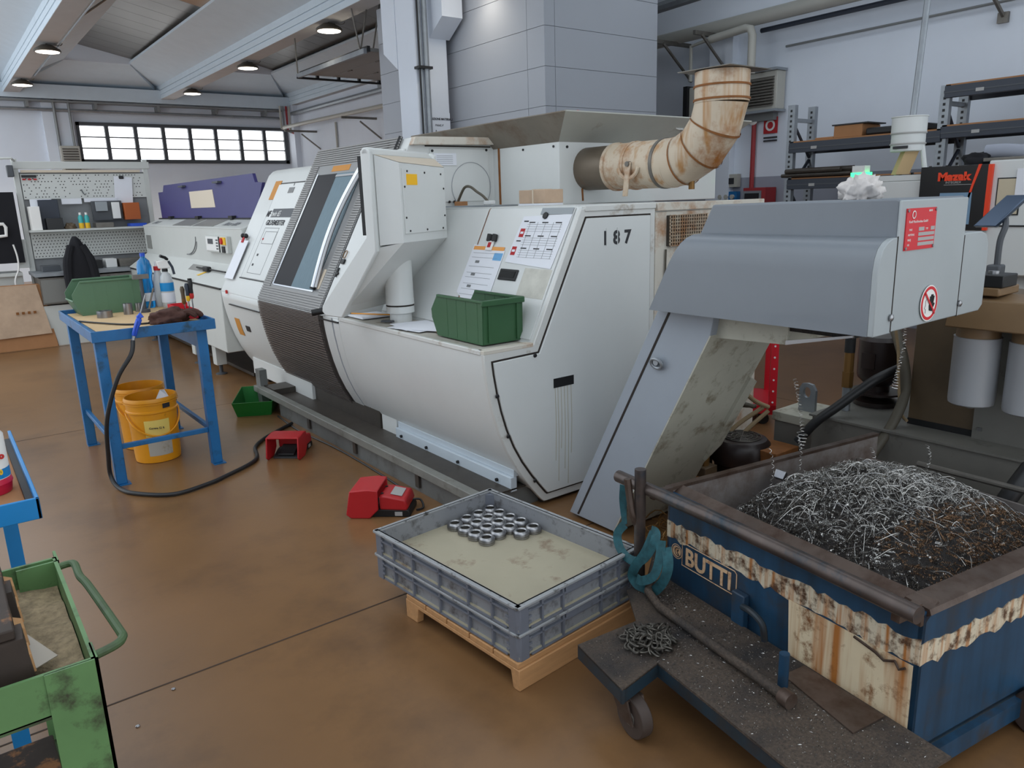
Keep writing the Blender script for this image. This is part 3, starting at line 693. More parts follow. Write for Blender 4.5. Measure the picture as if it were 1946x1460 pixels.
# ---- sliding door
DR = thing('x', 'x', 'x'); bpy.data.objects.remove(DR)
door = splate(SP, 4.885, 6.09, .885, 2.03, .012, .0).build('sliding_door', 'door_grey', LA, bevel=.003)
rb = mb()
def ribbar(y0, y1, z, h, o=.012):
    rb.merge(splate(SP, y0, y1, z, z + h, .007, o))
z = .895
while z < .985: ribbar(4.89, 6.085, z, .010); z += .0165
while z < 1.885: ribbar(4.89, 5.005, z, .010); ribbar(5.93, 6.085, z, .010); z += .0165
while z < 2.02: ribbar(4.70, 6.085, z, .010); z += .0165
rb.build('ribs', 'ribbed_metal', door, smooth=0, kind='stuff')
splate(SP, 5.865, 5.885, 1.01, 1.835, .010, .012).build('chrome_strip', 'chrome', door, smooth=0)
splate(SP, 5.52, 5.865, 1.015, 1.828, .003, .012).build('window_dark', 'glass_dark', door, smooth=0)
splate(SP, 5.11, 5.52, 1.015, 1.828, .004, .012).build('window_pane', 'glass_blue', door, smooth=0)
splate(SP, 5.11, 5.52, 1.80, 1.815, .004, .017).build('window_strip', 'steel', door, smooth=0)
splate(SP, 5.11, 5.87, 1.005, 1.014, .006, .012).build('chrome_strip', 'chrome', door, smooth=0)
splate(SP, 5.345, 5.655, 1.846, 1.888, .0015, .012).build('warning_label', 'orange_label', door, smooth=0)
hp = []
for i in range(17):
    t = i / 16; zz = 1.90 - .87 * t; hp.append(SP(5.10 + .03 * math.sin(PI * t), zz, .03 + .035 * math.sin(PI * t)))
hn = mb().tube(hp, .017, 10).build('door_handle', 'chrome', door)
mb().tube([Vector(p) + Vector((.012, -.028, 0)) for p in hp], .012, 8).build('handle_back', 'steel', hn)
mb().cyl(hp[-1], Vector(hp[-1]) + Vector((-.006, 0, -.012)), .021, n=10).build('handle_cap', 'black', hn)
splate(SP, 5.03, 5.075, 1.03, 1.16, .002, .012).build('latch_plate', 'tan_light', door, smooth=0)
# belly of the door, ribbed
rb = mb()
def bx(t):
    k = t * (len(BELLY) - 2); i = min(int(k), len(BELLY) - 3); f = k - i
    return (BELLY[i][0] + (BELLY[i+1][0] - BELLY[i][0]) * f, BELLY[i][1] + (BELLY[i+1][1] - BELLY[i][1]) * f)
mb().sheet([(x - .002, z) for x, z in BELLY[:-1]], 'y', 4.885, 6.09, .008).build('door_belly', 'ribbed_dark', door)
nr = 46
for i in range(nr):
    a = bx(i / nr); b = bx((i + .58) / nr); d = Vector((b[0] - a[0], b[1] - a[1])).normalized(); n = Vector((d.y, -d.x))
    if n.x > 0: n = -n
    rb.prism([(a[0] + n.x * .009, a[1] + n.y * .009), (b[0] + n.x * .009, b[1] + n.y * .009), (b[0] + n.x * .015, b[1] + n.y * .015), (a[0] + n.x * .015, a[1] + n.y * .015)], 'y', 4.89, 6.085)
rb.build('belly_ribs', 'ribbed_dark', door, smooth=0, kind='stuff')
mb().cyl((2.06, 4.80, .915), (1.975, 4.84, .905), .022, n=14).build('round_knob', 'black', LA)
mb().cyl((2.085, 4.79, .918), (2.05, 4.81, .912), .019, n=14).build('knob_stem', 'tan_light', LA)
# fixed white cheek right of the door
splate(SP, 4.60, 4.865, .905, 1.95, .014).build('door_cheek', 'white_paint', LA, bevel=.012)
splate(SP, 4.868, 4.884, .90, 2.0, .004).build('door_seal', 'black_rubber', LA, smooth=0)
mb().box(2.055, 2.16, 4.60, 4.86, .862, .898).build('cheek_foot', 'white_paint', LA, bevel=.01)
mb().box(2.045, 2.16, 4.60, 4.87, .850, .860).build('joint', 'black', LA, smooth=0)
# top edge flap of the door
mb().plate([SP(4.70, 2.03, .01), SP(4.70, 1.86, .01), SP(4.72, 1.86, .03), SP(4.72, 2.03, .03)], .006).build('door_top_flap', 'black', LA, smooth=0)
# ---- left section
lsec = BELLY[:-1] + [(2.36, .09), (3.9, .09), (3.9, 1.93), (2.68, 1.93), (2.64, 1.915), (2.60, 1.88), (2.05, .88)]
LS = mb().prism(lsec, 'y', 6.10, 7.08).build('far_section', 'white_paint', LA, bevel=.012)
splate(SP, 6.12, 6.70, 1.022, 1.79, .004).build('hatch', 'white_paint', LS, bevel=.002)
splate(SP, 6.10, 6.74, 1.010, 1.019, .003).build('joint', 'black', LS, smooth=0)
splate(SP, 6.10, 6.74, 1.795, 1.802, .003).build('joint', 'black', LS, smooth=0)
splate(SP, 6.705, 6.712, 1.02, 1.79, .0015).build('joint', 'tower_joint', LS, smooth=0)
splate(SP, 6.665, 6.815, 1.665, 1.822, .002, .002).build('warning_label', 'orange_label', LS, smooth=0)
splate(SP, 6.30, 6.42, 1.712, 1.757, .002, .004).build('hatch_grip', 'black_gloss', LS, smooth=0)
splate(SP, 6.335, 6.345, 1.79 - .02, 1.79, .002, .004).build('hatch_lock', 'ink', LS, smooth=0)
splate(SP, 6.12, 6.585, 1.515, 1.585, .001, .004).build('name_bar', 'frame_dark', LS, smooth=0)
yu = (.55, 0, 1.0)
text('model_mark', 'MF', .082, frame_mat(SP(6.70, 1.520, .0055), (0, -1, 0), yu), 'ink', LS, shear=.25, sx=.85, bold=.001)
text('model_mark', 'twin 65', .076, frame_mat(SP(6.575, 1.522, .0065), (0, -1, 0), yu), 'letter_white', LS, shear=.15, sx=.85)
text('maker_name', 'GILDEMEISTER', .066, frame_mat(SP(6.63, 1.452, .0055), (0, -1, 0), yu), 'ink', LS, shear=.12, sx=1.0, bold=.0012)
# outline drawing of the machine on the hatch
def orect(y0, y1, z0, z1, nm='drawn_line'):
    w_ = .0035
    m = mb()
    for a in ((y0, y1, z0, z0 + w_), (y0, y1, z1 - w_, z1), (y0, y0 + w_, z0, z1), (y1 - w_, y1, z0, z1)): m.merge(splate(SP, *a, .0008, .0045))
    m.build(nm, 'letter_grey', LS, smooth=0)
orect(6.27, 6.60, 1.06, 1.43); orect(6.28, 6.55, 1.30, 1.40)
for y, z_ in ((6.5, 1.20), (6.52, 1.12)): splate(SP, y, y + .035, z_, z_ + .018, .001, .0045).build('drawn_mark', 'ink', LS, smooth=0)
splate(SP, 6.53, 6.56, 1.33, 1.345, .001, .0045).build('drawn_mark', 'paper_red', LS, smooth=0)
# belly of the far section
mb().sheet([(x - .003, z) for x, z in BELLY[2:9]], 'y', 6.12, 6.86, .004).build('belly_hatch', 'white_paint', LS)
mb().box(2.045, 2.062, 6.10, 6.88, .772, .780).build('joint', 'black', LS, smooth=0)
mb().sheet([(x - .008, z) for x, z in [(2.082, .655), (2.10, .562), (2.118, .50)]], 'y', 6.73, 6.86, .002).build('warning_label', 'orange_label', LS, smooth=0)
mb().sheet([(x - .009, z) for x, z in [(2.09, .61), (2.10, .562)]], 'y', 6.50, 6.60, .006).build('belly_grip', 'black', LS, smooth=0)
mb().box(2.035, 2.05, 6.88, 6.90, .87, .90).build('red_lamp', 'red_plain', LS)
# ---- base, drip tray, rail
BS = mb().box(2.0, 4.1, 3.02, 5.72, 0, .115).build('base', 'base_grey', LA, smooth=0)
for y in (3.55, 4.35, 5.1): mb().box(1.985, 2.0, y, y + .04, .03, .105).build('base_bracket', 'tray_dark', BS, smooth=0)
mb().box(1.965, 2.02, 2.97, 6.20, .118, .168).build('tray_rail', 'rail_grey', LA, bevel=.004)
mb().box(2.02, 2.45, 3.0, 6.20, .116, .124).build('drip_tray', 'tray_dark', LA, smooth=0)
mb().box(2.0, 2.06, 6.12, 6.22, 0.0, .30).build('tray_post', 'base_grey', LA, smooth=0)
mb().box(2.03, 2.30, 5.9, 6.12, .125, .17).build('tray_block', 'tray_dark', LA, smooth=0)
mb().box(2.225, 2.265, 3.0, 4.24, .105, .185).box(2.245, 2.29, 3.0, 4.24, .185, .225).build('lower_skirt', 'skirt_blue', LA, bevel=.003)
mb().box(2.245, 2.28, 4.26, 4.46, .12, .25).build('lower_skirt', 'white_paint', LA, bevel=.003)
mb().box(2.235, 2.36, 4.47, 5.6, .12, .27).build('door_track', 'tray_dark', LA, smooth=0)
mb().box(2.21, 2.24, 5.55, 6.9, .12, .27).build('lower_skirt', 'white_paint', LA, bevel=.003)
for y in (3.12, 3.5, 3.85, 4.16): mb().cyl((2.226, y, .145), (2.214, y, .145), .010, n=8).build('screw', 'black', LA)
for y in (6.6, 6.95): mb().box(2.35, 2.6, y, y + .1, 0, .12).build('foot', 'tray_dark', LA, smooth=0)
mb().box(2.42, 3.9, 2.99, 3.2, 0, .09).build('foot', 'tray_dark', LA, smooth=0)

# ================================================================== control pod on its pivot
PD = thing('control_pod', 'white swivelling control pod with a screwed back panel, on a round pivot', 'control panel', (2.25, 4.12, .885))
th = R(30); Dv = Vector((math.cos(th), math.sin(th), 0)); Nv = Vector((math.sin(th), -math.cos(th), 0))
PO = Vector((2.005, 3.905, 0))
def Q(d, n, z): return PO + Dv * d - Nv * n + Vector((0, 0, z))      # n positive: towards the operator (away from camera)
def podprism(prof, d0, d1):
    k = len(prof)
    return mb().add([Q(d0, *p) for p in prof] + [Q(d1, *p) for p in prof], [tuple(range(k)), tuple(range(2 * k - 1, k - 1, -1))] + [(i, (i + 1) % k, k + (i + 1) % k, k + i) for i in range(k)])
W = .775
bez_prof = [(0, 1.885), (.03, 1.905), (.06, 1.885), (.06, 1.42), (.40, 1.025), (.407, .99), (.385, .965), (.27, .955), (0, 1.34)]
podprism([(.005, 1.87), (.05, 1.87), (.05, 1.41), (.385, 1.015), (.37, .975), (.28, .97), (.005, 1.35)], .03, W - .03).build('bezel_core', 'white_paint', PD, smooth=0)
for d0, d1 in ((0, .035), (W - .035, W)): podprism(bez_prof, d0, d1).build('side_rim', 'white_paint', PD, bevel=.006)
mb().hexa([Q(0, 0, 1.86), Q(W - .03, 0, 1.86), Q(W - .03, .06, 1.86), Q(0, .06, 1.86)], [Q(0, .01, 1.905), Q(W - .09, .01, 1.905), Q(W - .09, .05, 1.905), Q(0, .05, 1.905)]).build('top_rim', 'white_paint', PD, bevel=.012)
podprism([(.060, 1.86), (.082, 1.86), (.082, 1.43), (.060, 1.43)], .004, W - .04).build('screen_side', 'black', PD, smooth=0)
# hood behind the screen, tapering to the back panel
hb = [Q(.045, 0, 1.37), Q(W - .03, 0, 1.37), Q(W - .03, 0, 1.865), Q(.045, 0, 1.865)]
hf = [Q(.09, -.13, 1.382), Q(.622, -.13, 1.382), Q(.622, -.13, 1.805), Q(.09, -.13, 1.82)]
mb().add(hb + hf, [(0, 1, 2, 3), (7, 6, 5, 4), (0, 4, 5, 1), (1, 5, 6, 2), (3, 7, 4, 0)]).build('hood', 'white_paint', PD, smooth=0)
mb().add([hb[3], hb[2], hf[2], hf[3]], [(0, 1, 2, 3)]).xf(Matrix.Translation((0, 0, .002))).build('hood_top', 'tan_light', PD, smooth=0)
bp = mb().hexa([Q(.11, -.136, 1.43), Q(.605, -.136, 1.43), Q(.605, -.13, 1.43), Q(.11, -.13, 1.43)], [Q(.11, -.136, 1.79), Q(.605, -.136, 1.778), Q(.605, -.13, 1.778), Q(.11, -.13, 1.79)]).build('back_panel', 'white_paint', PD, bevel=.002)
for d, z_ in ((.16, 1.775), (.36, 1.77), (.56, 1.765), (.125, 1.69), (.59, 1.68), (.125, 1.52), (.59, 1.52), (.16, 1.445), (.36, 1.445), (.56, 1.445)):
    mb().cyl(Q(d, -.136, z_), Q(d, -.140, z_), .006, n=8).build('screw', 'black', bp)
mb().hexa([Q(.15, -.138, 1.70), Q(.27, -.138, 1.70), Q(.27, -.136, 1.70), Q(.15, -.136, 1.70)], [Q(.15, -.138, 1.76), Q(.27, -.138, 1.76), Q(.27, -.136, 1.76), Q(.15, -.136, 1.76)]).build('yellow_label', 'yellow_label', bp, smooth=0)
# keyboard desk underside
mb().add([Q(.045, 0, 1.36), Q(W - .03, 0, 1.36), Q(.622, -.13, 1.384), Q(.09, -.13, 1.384), Q(.04, .30, .965), Q(W - .12, .30, .965)],
         [(3, 2, 5, 4), (0, 3, 4), (2, 1, 5), (0, 4, 5, 1), (0, 1, 2, 3)]).build('desk_underside', 'white_paint', PD, smooth=0)
cx, cy = 2.27, 4.15
mb().lathe((cx, cy, 0), [(.088, 1.0), (.086, 1.04), (.086, 1.30)], 28).build('pivot_drum', 'white_paint', PD)
mb().lathe((cx, cy, 0), [(.068, .886), (.068, .94), (.086, .945), (.086, .985), (.082, .987), (.082, .994), (.088, .996), (.088, 1.0)], 28).build('pivot_collar', 'white_paint', PD)
mb().lathe((cx, cy, 0), [(.0865, .986), (.0865, .995)], 28, False).build('pivot_joint', 'seam', PD)

# ================================================================== rusty exhaust duct
DU = thing('exhaust_duct', 'rusty cream exhaust duct with an elbow rising from the end of the lathe', 'duct', (3.61, 3.88, 1.65))
dx, dz, rr = 3.61, 1.785, .138
mb().cyl((dx, 3.90, dz), (dx, 3.60, dz), rr, n=32).build('bare_collar', 'duct_bare', DU)
mb().cyl((dx, 3.61, dz), (dx, 3.20, dz), rr + .004, n=32).build('straight_pipe', 'cream_rust', DU)
mb().cyl((dx, 3.62, dz), (dx, 3.595, dz), rr + .012, n=32).build('joint_band', 'cream_rust', DU)
for y in (3.20, 3.44): mb().cyl((dx, y + .012, dz), (dx, y - .012, dz), rr + .010, n=32).build('clamp_band', 'steel_dull' if y < 3.3 else 'cream_rust', DU)
# segmented elbow: 4 gores
cyc = (2.78 + .0, 2.12 - .0)
er = .34; yc, zc = 2.785 + er + .02, dz + er
ang = [0, 15, 38, 62, 84]
def ering(a, r):
    a = R(a); c = Vector((dx, yc - er * math.sin(a), zc - er * math.cos(a))); t = Vector((0, -math.cos(a), math.sin(a))); u = Vector((1, 0, 0)); w_ = t.cross(u)
    return [c + (u * math.cos(2 * PI * k / 32) + w_ * math.sin(2 * PI * k / 32)) * r for k in range(32)]
for i in range(len(ang) - 1):
    A_, B_ = ering(ang[i], rr + .006), ering(ang[i+1], rr + .006)
    mb().add(A_ + B_, [(k, (k + 1) % 32, 32 + (k + 1) % 32, 32 + k) for k in range(32)]).build('elbow_gore', 'cream_rust', DU)
    if i: 
        A2, B2 = ering(ang[i] - .8, rr + .011), ering(ang[i] + .8, rr + .011)
        mb().add(A2 + B2, [(k, (k + 1) % 32, 32 + (k + 1) % 32, 32 + k) for k in range(32)]).build('gore_seam', 'rust', DU)
mb().cyl((dx, yc - .02, dz), (dx, 3.21, dz), rr + .006, n=32).build('elbow_neck', 'cream_rust', DU)
ty = yc - er * math.sin(R(84)); tz = zc - er * math.cos(R(84))
mb().cyl((dx, ty, tz - .005), (dx, ty, 2.245), rr + .010, n=32).build('top_sleeve', 'cream_rust', DU)
for z_ in (tz + .005, 2.165): mb().cyl((dx, ty, z_), (dx, ty, z_ + .010), rr + .016, n=32).build('sleeve_band', 'rust', DU)
mb().plate([(dx - .16, ty - .17, 2.247), (dx + .20, ty - .17, 2.247), (dx + .20, ty + .18, 2.252), (dx - .16, ty + .18, 2.252)], .004).build('top_flap', 'steel_dull', DU, smooth=0)
# damper lever and its quadrant
lv = mb().hexa([(dx - rr - .03, 3.40, 1.60), (dx - rr - .03, 3.36, 1.60), (dx - rr - .02, 3.36, 1.60), (dx - rr - .02, 3.40, 1.60)], [(dx - rr - .02, 3.385, 1.80), (dx - rr - .02, 3.345, 1.80), (dx - rr - .008, 3.345, 1.80), (dx - rr - .008, 3.385, 1.80)]).build('damper_lever', 'cream_rust', DU, bevel=.003)
mb().tube([(dx - rr - .012, 3.37 + .085 * math.sin(a), 1.79 - .085 * math.cos(a)) for a in [R(-75 + 15 * i) for i in range(11)]], .012, 6).build('damper_quadrant', 'cream_rust', DU)
mb().cyl((dx - rr, 3.365, 1.79), (dx - rr - .03, 3.365, 1.79), .016, n=10).build('damper_bolt', 'steel_dull', DU)
mb().cyl((dx, yc - er * math.sin(R(25)), zc - er * math.cos(R(25)) - rr - .0), (dx, yc - er * math.sin(R(25)), zc - er * math.cos(R(25)) - rr - .05), .018, n=10).build('drain_plug', 'brass', DU)

# ================================================================== chip conveyor
CV = thing('chip_conveyor', 'grey chip conveyor climbing from the lathe to a boxed head over the skip', 'conveyor', (2.65, 2.5, 0))
CXa, CXb = 2.42, 2.90
mb().prism([(2.76, .02), (2.175, 1.13), (1.885, 1.13), (1.90, 1.05), (2.44, .02)], 'x', CXa, CXb).build('incline', 'conv_beam', CV, bevel=.003)
# side seam and its cover strip
mb().prism([(2.70, .03), (2.118, 1.125), (2.105, 1.125), (2.687, .03)], 'x', CXa - .0015, CXa).build('side_joint', 'seam', CV, smooth=0)
n_ = Vector((0, -1.0, -.52)).normalized()
def U(x, t, o=0.0):
    p = Vector((x, 1.90 + .54 * t, 1.05 - 1.03 * t)); return p + Vector((0, -.885, -.464)) * o
mb().hexa([U(CXa + .0, 0, -.002), U(CXb, 0, -.002), U(CXb, 1, -.002), U(CXa, 1, -.002)], [U(CXa, 0, .004), U(CXb, 0, .004), U(CXb, 1, .004), U(CXa, 1, .004)]).build('underside_plate', 'conv_under', CV, smooth=0)
mb().hexa([U(CXb - .03, .25, -.01), U(CXb + .04, .28, -.01), U(CXb + .04, .62, -.01), U(CXb - .03, .70, -.01)], [U(CXb - .03, .25, .02), U(CXb + .04, .28, .02), U(CXb + .04, .62, .02), U(CXb - .03, .70, .02)]).build('side_bracket', 'conv_under', CV, smooth=0)
# head
mb().prism([(1.21, 1.14), (1.21, 1.56), (1.222, 1.567), (1.94, 1.558), (2.165, 1.13)], 'x', 2.462, 2.93).build('head', 'conv_grey_shaded', CV, bevel=.006)
fc = mb().box(2.455, 2.932, 1.204, 1.212, 1.142, 1.562).build('head_front', 'conv_grey_lit', CV, bevel=.004)
mb().box(2.452, 2.456, 1.2035, 1.206, 1.142, 1.45).build('front_joint', 'seam', CV, smooth=0)
prof = [(2.462, 1.447), (2.425, 1.445), (2.395, 1.435), (2.370, 1.415), (2.355, 1.385), (2.348, 1.34), (2.348, 1.138), (2.462, 1.138)]
def fy(z_): return 2.165 - (z_ - 1.13) * .52 + .0
k = len(prof)
mb().add([(x, 1.225, z_) for x, z_ in prof] + [(x, fy(z_) , z_) for x, z_ in prof], [tuple(range(k)), tuple(range(2 * k - 1, k - 1, -1))] + [(i, (i + 1) % k, k + (i + 1) % k, k + i) for i in range(k)]).build('side_cover', 'conv_grey_shaded', CV, smooth=50)
mb().prism([(x, z_) for x, z_ in prof], 'y', 1.205, 1.226).build('side_cover_end', 'conv_grey_lit', CV, bevel=.003)
prof2 = [(2.932, 1.437), (3.08, 1.437), (3.12, 1.425), (3.145, 1.39), (3.15, 1.34), (3.15, 1.16), (3.12, 1.14), (2.932, 1.14)]
mb().prism(prof2, 'y', 1.206, 2.0).build('far_cover', 'conv_grey_lit', CV, bevel=.004)
mb().box(2.93, 2.934, 1.2035, 1.21, 1.14, 1.43).build('front_joint', 'seam', CV, smooth=0)
for x, z_ in ((2.444, 1.192), (2.938, 1.187)):
    mb().lathe((0, 0, 0), [(.006, 0), (.012, .003), (.012, .008), (.004, .012)], 10).xf(frame_mat((x, 1.204, z_), (1, 0, 0), (0, 0, 1))).build('quarter_turn_lock', 'steel', CV)
# discharge chute below the head
mb().prism([(1.58, 1.14), (1.90, 1.14), (1.95, 1.035), (1.58, 1.05)], 'x', 2.46, 2.93).build('chute_side', 'conv_under', CV, smooth=0)
mb().box(2.47, 2.92, 1.34, 1.58, 1.10, 1.139).build('chute_opening', 'swarf_bed', CV, smooth=0)
mb().hexa([(2.455, 1.33, 1.108), (2.465, 1.33, 1.108), (2.465, 1.585, 1.05), (2.455, 1.585, 1.05)], [(2.455, 1.33, 1.116), (2.465, 1.33, 1.116), (2.465, 1.585, 1.066), (2.455, 1.585, 1.066)]).build('chute_lip', 'steel', CV, smooth=0)
# ring bolt on the side
ring = [(CXa - .018 - .008 * math.sin(2 * PI * i / 16), 2.164 + .03 * math.cos(2 * PI * i / 16), .90 + .022 * math.sin(2 * PI * i / 16)) for i in range(16)]
rg = mb().tube(ring, .008, 8, closed=True).build('ring_bolt', 'galv', CV)
mb().cyl((CXa, 2.164, .905), (CXa - .025, 2.164, .905), .014, n=10).build('bolt_head', 'galv', rg)
# red data plate
dp = mb().box(2.490, 2.690, 1.200, 1.2035, 1.402, 1.535).build('data_plate', 'sign_red', CV, smooth=0)
for x in (2.497, 2.683):
    for z_ in (1.409, 1.528): mb().cyl((x, 1.2, z_), (x, 1.197, z_), .005, n=8).build('rivet', 'steel', dp)
for x0, x1, z0, z1 in ((2.575, 2.612, 1.462, 1.474), (2.657, 2.684, 1.462, 1.474), (2.575, 2.684, 1.446, 1.457), (2.575, 2.684, 1.430, 1.441), (2.575, 2.684, 1.414, 1.425)):
    mb().box(x0, x1, 1.199, 1.2005, z0, z1).build('blank_field', 'sign_grey', dp, smooth=0)
fm = lambda x, z_: frame_mat((x, 1.1995, z_), (1, 0, 0), (0, 0, 1))
text('plate_text', 'Köhler Maschinenbau GmbH'.replace('Köhler ', 'Knoll '), .0115, fm(2.506, 1.489), 'sign_white', dp, extrude=.0003)
for t_, x, z_ in (('MAX', 2.512, 1.464), ('TYP', 2.622, 1.464), ('AUFTRAG', 2.506, 1.448), ('BAUJ', 2.506, 1.432), ('NR', 2.506, 1.416), ('88348', 2.635, 1.522)): text('plate_text', t_, .0095, fm(x, z_), 'sign_white', dp, extrude=.0003)
mb().lathe((0, 0, 0), [(.010, 0), (.013, .0008), (.010, .0012)], 16, False).xf(fm(2.535, 1.515)).build('plate_emblem', 'sign_white', dp)
# no-hands sign
ns = mb().lathe((0, 0, 0), [(.0001, 0), (.062, 0), (.062, .0012), (.0001, .0012)], 36, False).xf(fm(2.697, 1.213)).build('warning_sign', 'sign_white', CV)
mb().lathe((0, 0, 0), [(.048, .0012), (.048, .0022), (.058, .0022), (.058, .0012)], 36, False).xf(fm(2.697, 1.213)).build('red_ring', 'sign_red', ns)
hnd = mb()
def hp2(pts): hnd.prism(pts, 'y', 1.1955, 1.1985)
hp2([(2.698, 1.188), (2.716, 1.184), (2.724, 1.200), (2.722, 1.216), (2.702, 1.216), (2.695, 1.205)])
for i, (x, l_, s) in enumerate(((2.702, .022, -.002), (2.708, .028, .0), (2.714, .028, .002), (2.720, .022, .005))): hp2([(x - .0022, 1.214), (x + .0022, 1.214), (x + .0022 + s, 1.214 + l_), (x - .0022 + s, 1.214 + l_)])
hp2([(2.722, 1.196), (2.732, 1.208), (2.729, 1.212), (2.720, 1.206)])
hnd.build('hand_symbol', 'black', ns, smooth=0)
fp = [(2.672, 1.180), (2.672, 1.194), (2.664, 1.198), (2.670, 1.208), (2.668, 1.222), (2.678, 1.232)]
mb().tube([(x, 1.1975, z_) for x, z_ in fp], .001, 4).build('face_outline', 'letter_grey', ns)
mb().prism([(2.660, 1.254), (2.655, 1.249), (2.734, 1.172), (2.739, 1.177)], 'y', 1.1945, 1.1955).build('red_bar', 'sign_red', ns, smooth=0)
# crumpled white cloth on the conveyor head
rg2 = bmesh.new(); bmesh.ops.create_icosphere(rg2, subdivisions=4, radius=1)
from mathutils import noise as mnoise
for v in rg2.verts:
    p = v.co.copy(); d = 1 + .5 * mnoise.noise(p * 1.6) + .75 * abs(mnoise.noise(p * 3.4 + Vector((3, 1, 2)))) + .3 * abs(mnoise.noise(p * 7))
    v.co = Vector((p.x * d * .050, p.y * d * .055, max(-.026, p.z * d * .046)))
me = bpy.data.meshes.new('cloth'); rg2.to_mesh(me); rg2.free()
for p in me.polygons: p.use_smooth = True
me.materials.append(MATS['rag_white']); o = bpy.data.objects.new('crumpled_cloth', me); COL.objects.link(o); o.location = (2.70, 1.47, 1.589)
tag(o, 'crumpled white cloth lying on top of the grey conveyor head', 'cloth')
# ================================================================== blue work table
TB = thing('work_table', 'blue steel work table with a rimmed top beside the lathe', 'table', (1.0, 5.45, 0))
TX0_, TX1_, TY0_, TY1_, TZ = .66, 1.335, 4.83, 6.12, .915
tt = mb().box(TX0_, TX1_, TY0_, TY1_, TZ - .012, TZ).build('table_top', 'blue_table', TB, smooth=0)
for a in ((TX0_ - .006, TX1_ + .006, TY0_ - .006, TY0_ + .004), (TX0_ - .006, TX1_ + .006, TY1_ - .004, TY1_ + .006), (TX0_ - .006, TX0_ + .004, TY0_, TY1_), (TX1_ - .004, TX1_ + .006, TY0_, TY1_)):
    mb().box(*a, TZ - .035, TZ + .028).build('rim', 'blue_table', TB, bevel=.002)
for x, y in ((.70, 4.90), (1.265, 4.90), (.70, 5.93), (1.265, 5.93)):
    lg = mb().box(x - .03, x + .03, y - .03, y + .03, .006, TZ - .012).build('leg', 'blue_table', TB, bevel=.004)
    mb().box(x - .03, x + .045, y - .05, y + .03, 0, .006).build('foot_plate', 'blue_table', lg, smooth=0)
mb().box(.73, 1.235, 4.89, 4.915, .215, .245).build('stretcher', 'blue_table', TB, bevel=.003)
mb().box(.69, .715, 4.93, 5.90, .235, .265).build('stretcher', 'blue_table', TB, bevel=.003)
mb().box(1.255, 1.28, 4.93, 5.90, .205, .235).build('stretcher', 'blue_table', TB, bevel=.003)
mb().box(1.285, 1.295, 4.93, 5.96, .735, TZ - .012).build('apron', 'blue_table', TB, smooth=0)
mb().box(1.295, 1.300, 4.93, 5.96, .728, .738).build('apron_edge_highlight', 'white_paint', TB, smooth=0)  # highlight along the apron's lower edge, put in as a white strip
# things on the table
tag(mb().plate([(.71, 5.02, TZ + .001), (1.30, 4.90, TZ + .001), (1.30, 6.05, TZ + .001), (.70, 6.08, TZ + .001)], .003).build('cardboard_sheet', 'cardboard_tan', smooth=0), 'tan cardboard sheet lining the blue work table', 'cardboard')
tag(mb().tube(spline([(.70, 5.55, TZ + .010), (.80, 5.30, TZ + .012), (.92, 5.12, TZ + .010), (1.10, 5.08, TZ + .010)], 6), .006, 6).build('air_line', 'hose_black'), 'thin black air line lying along the front of the blue table', 'cable')
def bin_(name, label, cat, L_, W_, H_, loc, rz, mat, lip=.35):
    e = thing(name, label, cat, loc, 'green picking bins', rz)
    t = .006; fr = L_ * .5
    # long axis local x; low sloping front at -x
    side = [(-fr * .78, 0), (fr * .97, 0), (fr, H_), (-fr * .72, H_), (-fr, H_ * .62), (-fr * .98, H_ * .42)]
    for s in (-1, 1):
        y = s * W_ / 2
        mb().prism(side, 'y', y - t / 2, y + t / 2).build('side_wall', mat, e, local=True, smooth=0)
        for xx in (-.35, 0.02, .38, .80):
            mb().box(fr * xx - .005, fr * xx + .005, y - s * -.0 - .004, y + .004, .01, H_ - .01).build('rib', mat, e, local=True, smooth=0)
        mb().box(-fr * .72, fr + .008, y - .010, y + .010, H_ - .014, H_).build('rim', mat, e, local=True, bevel=.003)
    mb().hexa([(fr * .97 - t, -W_ / 2, 0), (fr * .97, -W_ / 2, 0), (fr * .97, W_ / 2, 0), (fr * .97 - t, W_ / 2, 0)], [(fr - t, -W_ / 2, H_), (fr, -W_ / 2, H_), (fr, W_ / 2, H_), (fr - t, W_ / 2, H_)]).build('back_wall', mat, e, local=True, smooth=0)
    mb().box(fr - .006, fr + .012, -W_ / 2 - .01, W_ / 2 + .01, H_ - .03, H_).build('rim', mat, e, local=True, bevel=.004)
    for yy in (-.36, .36): mb().box(fr * .985, fr + .006, W_ * yy - .005, W_ * yy + .005, .01, H_ - .03).build('rib', mat, e, local=True, smooth=0)
    mb().hexa([(-fr * .78, -W_ / 2, 0), (-fr * .78 + t, -W_ / 2, 0), (-fr * .78 + t, W_ / 2, 0), (-fr * .78, W_ / 2, 0)], [(-fr * .98, -W_ / 2, H_ * .42), (-fr * .98 + t, -W_ / 2, H_ * .42), (-fr * .98 + t, W_ / 2, H_ * .42), (-fr * .98, W_ / 2, H_ * .42)]).build('front_lip', mat, e, local=True, smooth=0)
    mb().cyl((-fr * .985, -W_ / 2, H_ * .43), (-fr * .985, W_ / 2, H_ * .43), .006, n=8).build('lip_rim', mat, e, local=True)
    mb().box(-fr * .78, fr * .97, -W_ / 2, W_ / 2, 0, t).build('bottom', mat, e, local=True, smooth=0)
    return e
bin_('picking_bin', 'pale green plastic bin with open front on the blue work table', 'bin', .43, .26, .235, (.93, 6.0, TZ + .004), R(2), 'green_plastic_pale')
bin_('picking_bin', 'dark green plastic bin standing on the ledge of the lathe', 'bin', .50, .245, .225, (2.262, 3.315, .894), R(-91), 'green_plastic')
